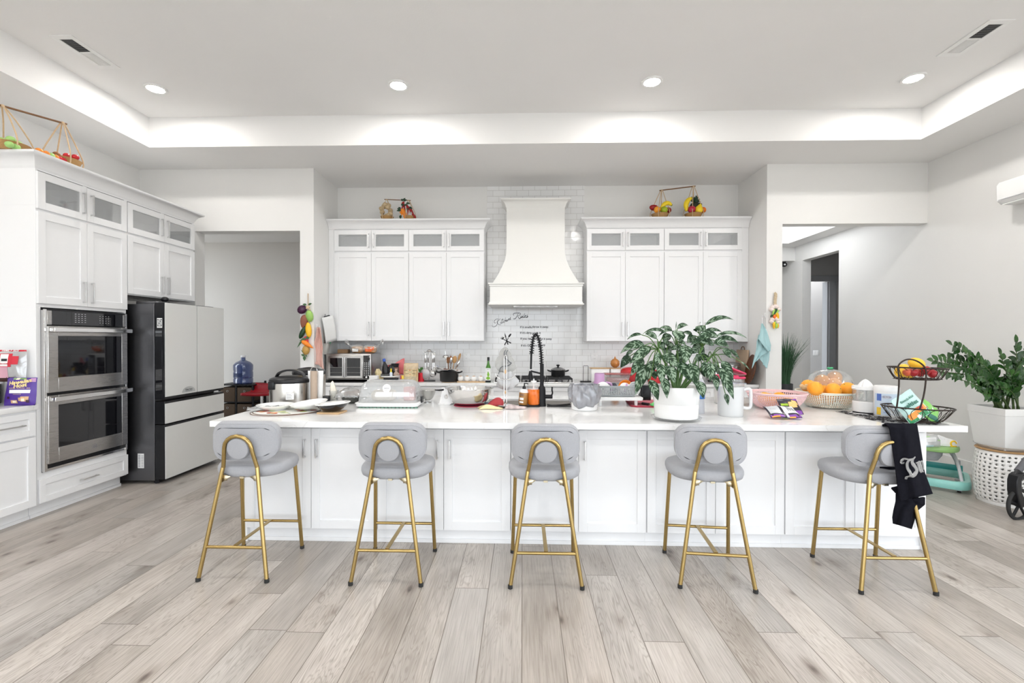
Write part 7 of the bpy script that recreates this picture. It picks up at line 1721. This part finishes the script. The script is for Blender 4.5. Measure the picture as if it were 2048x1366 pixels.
t = thing('imitation_pineapple', 'dark imitation pineapple with a spiky crown in the second fruit basket', 'pineapple', tuple(at(1390, 415, Y=6.37))); obj('body', MB().ell((0, 0, 0), .075, .06, .075, 20, 14), mat('pineapple_skin', (.03, .035, .02), .6, var=.9, scale=60, bump=.9, bscale=60), t)
b = MB()
for k in range(22): a = 2.4 * k; r = .02 + .05 * (k / 22); leaf(b, (.012 * cos(a), .012 * sin(a), .06), (r * 1.3 * cos(a), r * 1.0 * sin(a), .17 - .09 * (k / 22)), .022, .1, (0, -1, .3), nv=5, nu=2)
b.ell((.055, 0, .04), .04, .03, .025); obj('crown', b, mat('pineapple_leaf', (.015, .05, .025), .5, var=.4), t)

# ================================================================== pantry passage
t = thing('storage_drawers', 'black frame stand with brown fabric drawers under the water jug', 'storage drawers', (-4.30, 6.78, 0))
b = MB()
for x in (-.27, -.012, .245):
    for y in (0, .32): b.box(x, x + .025, y, y + .025, 0, .80)
b.box(-.275, .275, -.005, .35, .795, .812)
for z in (.05, .30, .55): b.box(-.27, .27, .0, .345, z - .012, z)
b.box(.245, .27, .325, .35, .80, .84); obj('frame', b, M_mblack, t, bev=.002)
M_fb = mat('brown_fabric_bin', (.075, .05, .032), .9, var=.2, scale=150)
for r in range(3):
    for c in range(2):
        x = -.243 + c * .258; z = .05 + r * .25
        d = obj('fabric_drawer', MB().rbox(x, x + .226, .004, .33, z + .002, z + .215, r=.01, e=.004), M_fb, t); obj('grommet', MB().tube([(x + .113 + .014 * cos(a), .002, z + .16 + .014 * sin(a)) for a in [2 * pi * k / 16 for k in range(16)]], .004, 6, True), M_chrome, d)
t = thing('water_jug', 'blue five-gallon water jug on the brown fabric drawers', 'water jug', (-4.285, 6.94, .8125))
obj('jug', MB().lathe([(0, 0), (.12, 0), (.134, .012), (.134, .07), (.128, .085), (.134, .10), (.134, .17), (.128, .19), (.134, .21), (.136, .27), (.132, .29), (.10, .325), (.05, .35), (.034, .36), (.030, .40), (.032, .405), (.032, .41)], 40), thin_glass('blue_jug', (.35, .45, .75), .08, .08, .55, (.045, .075, .22)), t); obj('cap', MB().lathe([(.033, .402), (.034, .405), (.034, .43), (0, .432)], 24), M_plastic, t)
b = MB(); b.grid(lambda u, v: (.1352 * cos(-2.2 + 1.1 * u), .1352 * sin(-2.2 + 1.1 * u), .11 + .055 * v), 12, 2); obj('label', b, mat('navy_jug_label', (.015, .03, .10), .4, var=.3), t)
t = thing('red_stool', 'low-backed red bar stool with a chrome post in the passage', 'bar stool', (-3.87, 6.72, 0)); obj('base', MB().lathe([(0, 0), (.20, 0), (.20, .008), (.05, .03), (.03, .05), (0, .05)], 36), M_chrome, t); obj('post', MB().lathe([(.028, .04), (.028, .40), (.018, .402), (.018, .66)], 20), M_chrome, t)
def seat(u, v):
    x = -.205 + .41 * u; y = -.19 + .36 * v; return (x * (1 - .12 * max(0, v - .75) * 4), y, .685 + .018 * (1 - v) * 0 + .13 * max(0, (v - .62) / .38) ** 1.6 + .01 * (2 * u - 1) ** 2)
obj('seat', MB().grid(seat, 16, 16), mat('red_vinyl', (.33, .008, .016), .35, var=.06), t, thick=.035); obj('footrest', MB().tube(cr([(-.02, -.02, .28), (-.10, -.14, .28), (0, -.19, .28), (.10, -.14, .28), (.02, -.02, .28)], 5), .010, 8), M_chrome, t)

# ================================================================== hall
t = thing('potted_grass', 'tall tufted grass in a dark planter behind the wall corner', 'potted grass', (3.705, 6.60, 0)); obj('planter', MB().lathe([(0, 0), (.075, 0), (.08, .01), (.10, .88), (.092, .88), (.088, .84), (0, .84)], 32), mat('dark_planter', (.03, .032, .036), .5, var=.2), t)
b = MB(); rr = random.Random(12)
for k in range(420):
    a = rr.uniform(0, 2 * pi); L = rr.uniform(.45, .80); s = rr.uniform(.06, .46); r0 = rr.uniform(0, .07); p = Vector((r0 * cos(a), r0 * sin(a), .84)); dr = Vector((cos(a), sin(a), 0)); pts = [p + dr * (s * L * (q ** 1.8)) + Vector((0, 0, L * q * (1 - .28 * s * q))) for q in (0, .25, .5, .75, 1)]
    w = .0055; n = Vector((-sin(a), cos(a), 0)); n = Vector((1, 0, 0)) if abs(n.x) < .3 else n
    vs = []
    for i, q in enumerate(pts): vs += [q - n * w * (1 - .9 * i / 4), q + n * w * (1 - .9 * i / 4)]
    b.add(vs, [(2 * i, 2 * i + 1, 2 * i + 3, 2 * i + 2) for i in range(4)], True)
obj('grass_blades', b, mat('grass_green', (.035, .10, .045), .6, var=.5, scale=8), t)
t = thing('security_camera', 'small black and white camera under the beam at the hall end', 'camera', (4.86, 8.72, 2.95)); obj('mount', MB().lathe([(.035, -.02), (.04, 0), (0, 0)], 18), M_black, t); obj('housing', MB().ell((0, -.01, -.055), .055, .05, .045), M_black, t); obj('lens', MB().ell((-.01, -.058, -.06), .016, .008, .016), M_plastic, t)
t = thing('light_switch', 'white switch plate on the far wall seen through the hall opening', 'light switch', (6.63, 10.60, 1.20)); obj('plate', MB().rbox(-.06, .06, -.006, 0, -.06, .06, r=.004, e=.002), M_plastic, t); obj('rocker', MB().box(-.035, -.008, -.009, -.006, -.035, .035).box(.008, .035, -.009, -.006, -.035, .035), M_paper, t, bev=.001)
t = thing('air_conditioner', 'white split air conditioner high on the hall-side wall', 'air conditioner', (XR, 4.40, 2.87)); b = MB(); b.loft([[(0, y, 0), (-.16, y, .0), (-.20, y, .035), (-.205, y, .19), (-.18, y, .225), (0, y, .235)] for y in (-.42, -.415, .405, .42)]); obj('casing', b, M_plastic, t, bev=.004); obj('louver', MB().box(-.185, -.06, -.38, .38, -.012, -.002), M_trim, t, bev=.003); obj('front_seam', MB().box(-.2065, -.2035, -.40, .40, .040, .043), M_gprint, t)

# ================================================================== by the hall-side wall
M_white_cer = mat('white_ceramic', (.84, .83, .81), .35, var=.04, scale=10)
GX, GY = 4.45, 4.37
t = thing('garden_stool', 'white pierced ceramic garden stool carrying the square planter', 'garden stool', (GX, GY, 0))
def gs(u, v): z = .035 + .43 * v; r = .178 + .024 * sin(pi * (z / .5)); a = 2 * pi * u; return (r * cos(a), r * sin(a), z)
SH = [[(-.05, -.85), (.80, -.1), (.15, .80), (-.70, .05)], [(-.7, -.6), (.5, -.75), (.85, .3), (-.2, .25)], [(-.6, .1), (.1, -.75), (.75, -.2), (.55, .75)], [(-.75, -.2), (.3, -.6), (.7, .5), (-.3, .7)]]
obj('wall', MB().perf(gs, 30, 12, shape=lambda i, j: [(x * .82 + (.18 if j % 2 else -.12), y * .80) for x, y in SH[(i * 3 + j * 5) % 4]]), M_white_cer, t, thick=.012)
obj('rim', MB().lathe([(.170, 0), (.178, .0), (.184, .02), (.182, .038), (.172, .038)], 44, caps=False), M_white_cer, t); obj('top', MB().lathe([(0, .485), (.175, .485), (.186, .475), (.188, .462), (.18, .46), (0, .462)], 44), M_white_cer, t)
t = thing('plant_saucer', 'clear saucer on a wooden ring under the square planter', 'saucer', (GX, GY, .4855)); obj('wood_ring', MB().lathe([(0, 0), (.19, 0), (.197, .008), (.19, .016), (0, .016)], 44), mat('ring_wood', (.42, .24, .10), .5, var=.2), t); obj('dish', MB().lathe([(0, .0165), (.17, .0165), (.205, .05), (.202, .051), (.168, .019), (0, .019)], 44), M_clear, t)
t = thing('square_planter', 'glossy-leaved bushy plant in a tall white square planter', 'plant', (4.46, 4.375, .505))
def pl(k, z): h = .178 * k; return [(-h, -h, z), (h, -h, z), (h, h, z), (-h, h, z)]
obj('planter', MB().loft([pl(.76, .0), pl(.80, .02), pl(.965, .315), pl(.985, .318), pl(1.0, .38), pl(.93, .38), pl(.90, .32), pl(.5, .31)], True, True, smooth=False), mat('white_fiberclay', (.84, .84, .83), .4, var=.015), t, bev=.002)
b = MB()
for s in range(2):
    for k in range(6):
        q = -.115 + .046 * k
        if s == 0: b.add([(-.1785 * .82 - .002, q * .84, .03), (-.1785 * .95 - .002, q, .30), (-.1785 * .95 - .002, q + .006, .30), (-.1785 * .82 - .002, q * .84 + .006, .03)], [(0, 1, 2, 3)], False)
obj('soil', MB().box(-.16, .16, -.16, .16, .30, .345), mat('potting_soil', (.05, .035, .028), .95, var=.5, scale=60), t)
M_zz = leaf_mat('glossy_leaf', (.010, .045, .008), (.022, .085, .012), (.05, .14, .025), .8, .3, .5, .25)
TIPS = [((1868, 722), 4.05, .12), ((1905, 690), 4.15, .10), ((1872, 742), 4.0, .10), ((1925, 760), 4.05, .03), ((1955, 748), 4.1, .06), ((2002, 712), 4.25, .03), ((2032, 688), 4.3, .06), ((2046, 715), 4.2, .05), ((2070, 700), 4.35, .05), ((1990, 770), 4.12, .04), ((2050, 760), 4.12, .04), ((1940, 720), 4.25, .08), ((2090, 730), 4.4, .05), ((2020, 745), 4.15, .04), ((1965, 785), 4.1, .02), ((1893, 715), 4.2, .12)]
b = MB(); s = MB(); O = Vector((4.46, 4.375, .505)); rr = random.Random(31)
for (u, v), Y, sg in TIPS:
    tip = at(u, v, Y=Y) - O; g = Vector((rr.uniform(-.09, .06), rr.uniform(-.09, .09), .34)); L = (tip - g).length; mid = g.lerp(tip, .45) + Vector((0, 0, sg + .05)); P = cr([g, g.lerp(mid, .5) + Vector((0, 0, .04)), mid, tip], 7); n = len(P)
    s.tube(P, [.009 * (1 - .75 * i / n) for i in range(n)], 7); nl = max(7, int(L / .042))
    for k in range(nl):
        f = .28 + .72 * k / nl; q = f * (n - 1); i = int(q); p = P[i].lerp(P[min(n - 1, i + 1)], q - i); d = (P[min(n - 1, i + 1)] - P[max(0, i - 1)]).normalized(); sd = d.cross(Vector((rr.uniform(-.3, .3), -1, rr.uniform(-.2, .5)))).normalized()
        for sgn in (-1, 1):
            e = p + (sd * sgn * .9 + d * .75 + Vector((0, rr.uniform(-.6, .5), rr.uniform(-.35, .5)))).normalized() * rr.uniform(.075, .115) * (1 - .25 * f); leaf(b, p, e, rr.uniform(.036, .050), .08, (rr.uniform(-.3, .3), -1, rr.uniform(.1, .8)), .18, 5, 2)
    leaf(b, P[-1], P[-1] + d * .09, .04, .05, (0, -1, .4), .18, 5, 2)
obj('foliage', b, M_zz, t); obj('stems', s, mat('stem_brown_green', (.06, .10, .03), .5, var=.3), t)
# ---- baby walker
M_teal = mat('aqua_plastic', (.30, .66, .60), .3, var=.03); M_teal2 = mat('deep_teal_plastic', (.04, .36, .34), .35, var=.05); M_lgreen = mat('leaf_green_plastic', (.32, .56, .20), .3, var=.03); M_lgrey = mat('pale_grey_tube', (.66, .67, .70), .35, var=.02)
ang = atan2(.48, .42)
t = thing('baby_walker', 'baby walker with an aqua base and green tray beyond the island end', 'baby walker', (4.26, 4.96, 0), ang - pi / 2)
# local x: towards the wall corner side, local y: along the visible side
o = [(x, y) for x, y in rr_pts(.66, .60, .13, 8)]
b = MB().loft([[(x * k, y * k, z) for x, y in o] for k, z in ((.98, .035), (1.0, .05), (1.0, .095), (.97, .112), (.86, .112), (.83, .095), (.83, .05), (.85, .035), (.98, .035))], False, False); obj('base_ring', b, M_teal, t)
for x, y in ((-.24, -.21), (.24, -.21), (-.24, .21), (.24, .21)):
    w = obj('caster', MB().rbox(-.022, .022, -.03, .03, .018, .045, r=.008, e=.004), M_lgrey, t, (x, y, 0)); obj('wheel', MB().tube([(-.014, 0, .018), (.014, 0, .018)], .018, 14), M_rubber, w)
b = MB(); b.rbox(-.25, .25, -.235, .235, .365, .425, r=.18, e=.025, k=10); obj('toy_tray', b, M_lgreen, t)
b = MB().lathe([(.085, .424), (.10, .4262), (.10, .4272), (.085, .4275)], 24, caps=False); obj('cup_ring', b, M_plastic, t)
for s in (-1, 1):
    b = MB(); b.tube(cr([(s * .26, .23, .10), (s * .225, .17, .23), (s * .18, .05, .34), (s * .16, -.05, .372)], 5), .014, 10); b.tube(cr([(s * .26, -.21, .10), (s * .235, -.10, .24), (s * .20, .08, .33), (s * .17, .16, .372)], 5), .014, 10); obj('leg_frame', b, M_lgrey, t)
    obj('hinge_clamp', MB().rbox(s * .235 - .02, s * .235 + .02, -.02, .04, .22, .27, r=.01, e=.004), mat('grey_clamp', (.40, .41, .44), .4), t)
b = MB(); 
for k in range(5): b.box(-.16 + .01 * k, -.06, -.2015, -.2005, 0, .001) if False else None
obj('fabric_seat', MB().lathe([(.13, .38), (.12, .30), (.09, .25), (0, .24)], 24), mat('grey_mesh_fabric', (.45, .45, .47), .9, var=.2), t)
tg = obj('care_label', MB().grid(lambda u, v: (-.09 + .08 * u, -.195 - .01 * v, .255 + .12 * v), 4, 6), M_paper, t, thick=.002)
obj('backrest_panel', MB().rbox(-.28, .28, .262, .285, .11, .17, r=.006, e=.004), M_teal2, t)
p = at(1888, 880, Y=4.80)
sh = thing('sneaker', 'white sneaker lying on the walker tray', 'shoe', (p.x - .02, 4.80, .4285), radians(-25))
so = [(x, y) for x, y in [(.13 * cos(a) - .0, .045 * sin(a) * (1 - .12 * cos(a))) for a in [2 * pi * k / 28 for k in range(28)]]]
obj('sole', MB().poly(so, .022), M_plastic, sh); obj('upper', MB().loft([[(x * k - dx, y * k * ky, z) for x, y in so] for z, k, dx, ky in ((.022, .98, 0, 1), (.045, .95, .004, .95), (.062, .84, .022, .85), (.078, .62, .05, .8), (.10, .42, .075, .85))]), mat('white_leather', (.82, .82, .82), .5, var=.06), sh)
b = MB()
for k in range(5): b.tube([(.04 - .028 * k, -.028, .058 + .008 * k), (.04 - .028 * k, 0, .070 + .009 * k), (.04 - .028 * k, .028, .058 + .008 * k)], .0035, 5)
obj('laces', b, M_paper, sh)
q = at(1862, 886, Y=4.72)
bag('diaper_pack', 'crumpled white and green plastic pack on the walker tray', 'pack', (q.x - .015, 4.70, .4285), (radians(-12), 0, radians(10)), .21, .12, .04, [thin_glass('white_pack_film', gloss=.15, rough=.2, body=.75, bcol=(.82, .83, .84)), mat('pack_green', (.40, .62, .30), .4), M_paper, mat('pack_teal', (.45, .70, .72), .4)], [(.05, .6, .45, .8, 2), (.05, .5, .06, .16, 3), (.1, .35, .84, .92, 1), (.65, .9, .5, .6, 1)], (), 3)
q = at(1907, 889, Y=4.74); t = solo('teether_ring', 'yellow plastic ring standing on the walker tray', 'toy', MB().tube([(.026 * cos(a), 0, .030 + .026 * sin(a)) for a in [2 * pi * k / 24 for k in range(20)]], .007, 8).rbox(-.03, .03, -.008, .008, 0, .010, r=.006, e=.003), mat('yellow_toy', (.92, .58, .02), .35), (q.x, 4.74, .4265))
# ---- stroller at the frame edge
t = thing('stroller', 'black stroller front wheel and fork at the edge of the photo', 'stroller', (4.155, 3.98, 0), radians(14))
wh = obj('front_wheel', MB().tube([(.122 * cos(a), 0, .128 + .122 * sin(a)) for a in [2 * pi * k / 40 for k in range(40)]], .0145, 10, True), M_rubber, t, (0, -.02, -.006))
b = MB()
for k in range(5): a = 2 * pi * k / 5 + .3; b.tube([(.02 * cos(a), 0, .128 + .02 * sin(a)), (.115 * cos(a), 0, .128 + .115 * sin(a))], .010, 6)
b.tube([(0, -.02, .128), (0, .02, .128)], .022, 16); obj('spoke', b, M_mblack, wh); obj('hub_cap', MB().lathe([(0, 0), (.010, 0), (.010, .006), (0, .007)], 14), M_steelv, wh).matrix_basis = T(0, -.02, .128, rx=radians(90))
obj('fork', MB().loft([[(x0, -.05, z0), (x1, -.05, z0), (x1, .02, z0), (x0, .02, z0)] for x0, x1, z0 in ((-.03, .03, .11), (-.055, .02, .17), (-.075, -.02, .24), (-.075, -.02, .33), (-.06, .0, .37), (-.02, .05, .39))]), M_black, t, bev=.006)
b = MB(); b.tube([(-.045, -.01, .35), (.13, .0, .50), (.42, .05, .80)], [.022, .020, .018], 12); b.tube([(.0, -.01, .34), (.5, .12, .30)], .018, 10); obj('frame_tube', b, M_black, t); obj('grip_pad', MB().tube([(.01, -.004, .398), (.12, -.001, .49)], .025, 12), mat('grey_foam', (.12, .12, .13), .8), t)
obj('rear_wheel', MB().tube([(.52 + .14 * cos(a), .12, .155 + .14 * sin(a)) for a in [2 * pi * k / 32 for k in range(32)]], .015, 10, True).tube([(.52, .10, .155), (.52, .14, .155)], .05, 16), M_rubber, t)
M_canvas = mat('black_canvas', (.02, .02, .022), .9)
obj('seat', MB().rbox(.40, .80, -.10, .26, .52, .60, r=.05, e=.02), M_canvas, t); obj('backrest', MB().loft([[(.74 + d, -.09, z), (.82 + d, -.09, z), (.82 + d, .25, z), (.74 + d, .25, z)] for z, d in ((.58, 0), (.80, .08), (1.02, .18))]), M_canvas, t, bev=.02)
obj('push_handle', MB().tube(cr([(.42, .05, .78), (.70, .06, .95), (1.02, .08, 1.06), (1.05, .08, 1.02)], 5), .014, 10), M_black, t)

# ================================================================== garment on the last stool
M_vel = mat('black_velour', (.008, .008, .012), .95, var=.3, scale=60, spec=.1)
def zs(x, y, Y): return at(1600 + x / 3.594, 830 + y / 3.594, Y=Y)
t = thing('hooded_jacket', 'black velour garment with silver rhinestone letters draped over the last bar stool', 'garment', (2.3, 2.82, 0)); O = Vector((2.3, 2.82, 0))
def drape(rows, ph, amp, nu=26, sub=6):
    R_ = []
    for i in range(len(rows) - 1):
        for k in range(sub):
            a = k / sub; R_.append([rows[i][j] * (1 - a) + rows[i + 1][j] * a for j in range(len(rows[0]))])
    R_.append(list(rows[-1])); n = len(R_) - 1
    def f(u, v):
        r = R_[min(n, int(round(v * n)))]; y = r[4] + amp * (.3 + .7 * v) * (sin(6.5 * u + ph) + .4 * sin(15 * u + 2 * ph + 2 * v)) - .02 * sin(pi * u)
        return zs(r[0] + (r[2] - r[0]) * u, r[1] + (r[3] - r[1]) * u, y) - O
    return MB().grid(f, nu, n)
front = [(590, 76, 832, 74, 2.875), (612, 62, 838, 66, 2.84), (640, 90, 845, 110, 2.815), (655, 180, 858, 190, 2.80), (668, 280, 874, 300, 2.79), (685, 400, 892, 410, 2.785), (700, 520, 925, 500, 2.78), (716, 618, 950, 566, 2.775)]
jf = drape(front, .6, .012); obj('front_panel', jf, M_vel, t, thick=.008)
back = [(590, 76, 832, 74, 2.875), (592, 70, 832, 68, 2.915), (590, 90, 830, 95, 2.945), (580, 200, 800, 210, 2.96), (572, 330, 790, 350, 2.965), (575, 400, 770, 440, 2.96), (640, 470, 740, 480, 2.955)]
obj('back_panel', drape(back, 2.0, .010), M_vel, t, thick=.008)
slv = [(655, 525, 760, 500, 2.835), (690, 560, 815, 560, 2.83), (686, 620, 892, 640, 2.828), (672, 690, 830, 690, 2.83), (664, 735, 822, 735, 2.832), (668, 778, 795, 818, 2.832)]
obj('sleeve', drape(slv, 1.0, .012), M_vel, t, thick=.012); obj('hem_fold', drape([(770, 605, 893, 590, 2.815), (790, 630, 892, 640, 2.815)], 0, .006), M_vel, t, thick=.01)
M_rh = mat('silver_rhinestones', (.62, .62, .64), .25, .8, var=.9, scale=700, bump=1.0, bscale=900)
b = MB()
def ysurf(x, y):
    """depth of the front panel under a letter"""
    rows = front; i = 0
    while i < len(rows) - 2 and rows[i + 1][1] < y: i += 1
    a = min(1, max(0, (y - rows[i][1]) / max(1e-6, rows[i + 1][1] - rows[i][1]))); r = [rows[i][j] * (1 - a) + rows[i + 1][j] * a for j in range(5)]
    u = (x - r[0]) / (r[2] - r[0]); v = (i + a) / (len(rows) - 1)
    return r[4] + .012 * (.3 + .7 * v) * (sin(6.5 * u + .6) + .4 * sin(15 * u + 1.2 + 2 * v)) - .02 * sin(pi * u) - .007
def rs(pts, w):
    P = cr([Vector((x, y, 0)) for x, y in pts], 5); P = [zs(p.x, p.y, ysurf(p.x, p.y)) - O for p in P]; n = len(P); vs = []
    for i, p in enumerate(P):
        d = (P[min(n - 1, i + 1)] - P[max(0, i - 1)]).normalized(); nn = Vector((-d.z, 0, d.x)); k = w * (.45 + .55 * sin(pi * (i + .5) / n)); vs += [p - nn * k, p + nn * k]
    b.add(vs, [(2 * i, 2 * i + 1, 2 * i + 3, 2 * i + 2) for i in range(n - 1)], True)
for pts, w in (([(738, 350), (726, 342), (732, 325), (755, 314), (785, 322), (812, 316), (828, 300)], .0075), ([(740, 349), (746, 345), (741, 339)], .005), ([(792, 318), (772, 345), (776, 385), (792, 415), (798, 440)], .0095), ([(812, 318), (806, 340), (822, 370), (834, 400), (822, 428), (795, 440), (768, 446), (760, 462)], .0125), ([(832, 345), (846, 345), (852, 370), (862, 400), (872, 414)], .007), ([(846, 345), (858, 335), (866, 365), (876, 398), (886, 410)], .007), ([(866, 338), (876, 332), (884, 360), (889, 395)], .005)): rs(pts, w)
obj('rhinestone_lettering', b, M_rh, t, thick=.003)

# ================================================================== snack corner beside the ovens
cz2 = .956
t = thing('snack_appliance', 'black countertop appliance with a white lid at the edge of the photo', 'appliance', (-4.42, 3.52, cz2)); obj('body', MB().rbox(-.16, .16, -.14, .14, .012, .17, r=.03, e=.008), M_black, t); obj('lid', MB().rbox(-.165, .165, -.145, .145, .172, .195, r=.03, e=.006), M_plastic, t)
for sx in (-.12, .12): obj('foot', MB().lathe([(.015, 0), (.015, .014)], 10, c=(sx, -.1, 0)), M_rubber, t)
M_pur = mat('purple_pouch', (.085, .035, .29), .32, var=.10, scale=10); PU = [M_pur, mat('gold_print', (.86, .68, .30), .4), M_paper, mat('green_leaf_print', (.22, .42, .12), .4, var=.3), mat('nut_print', (.62, .38, .20), .4, var=.3, scale=50), mat('cream_nut', (.86, .78, .60), .4, var=.1), mat('dark_choc', (.05, .015, .04), .4), mat('lilac_print', (.50, .28, .50), .4, var=.3, scale=40)]
q = at(38, 811, Y=3.60)
t = bag('snack_pouch', 'purple chocolate nut pouch leaning on the oven tower', 'pouch', (q.x, 3.605, cz2), (radians(-7), 0, radians(8)), .225, .225, .028, PU, [(.26, .66, .93, .985, 3), (.36, .46, .92, .99, 5), (.82, .98, .84, .98, 7), (.22, .86, .44, .56, 2), (.28, .50, .08, .19, 4), (.34, .46, .10, .17, 5), (.56, .72, .16, .28, 4), (.64, .86, .14, .32, 4), (.66, .76, .15, .25, 5), (.16, .24, .24, .32, 6), (.80, .88, .10, .2, 6)],
        [('Hawaiian', .043, .53, .84, .35, .0016, 1), ('Host', .043, .55, .71, .35, .0016, 1), ('ROASTED  ALMOND  MILK', .012, .54, .615, 0, 0, 1), ('CHOCOLATE', .010, .52, .40, 0, 0, 1)], 5)
M_bagred = mat('bag_label_red', (.55, .02, .04), .4, var=.05)
q = at(26, 760, Y=3.63)
t = bag('snack_bag', 'clear family-size snack bag with a red label behind the purple pouch', 'bag', (q.x - .03, 3.632, cz2 + .19), (radians(-3), 0, radians(8)), .235, .26, .022, [M_film, M_bagred, M_paper, M_print, mat('jerky', (.05, .018, .015), .6, var=.5, scale=40), mat('pink_paper', (.60, .33, .40), .6)], [(.0, 1, .945, 1.0, 1), (.1, .7, .0, .14, 4), (.25, .5, .12, .5, 5), (.04, .80, .54, .80, 1), (.20, .62, .46, .88, 1), (.26, .52, .48, .86, 2), (.30, .50, .64, .72, 3)], [('FAMILY SIZE', .022, .52, .972, 0, .0006, 2), ('ZERO ADDED', .012, .40, .56, 0, .0004, 1)], 9)
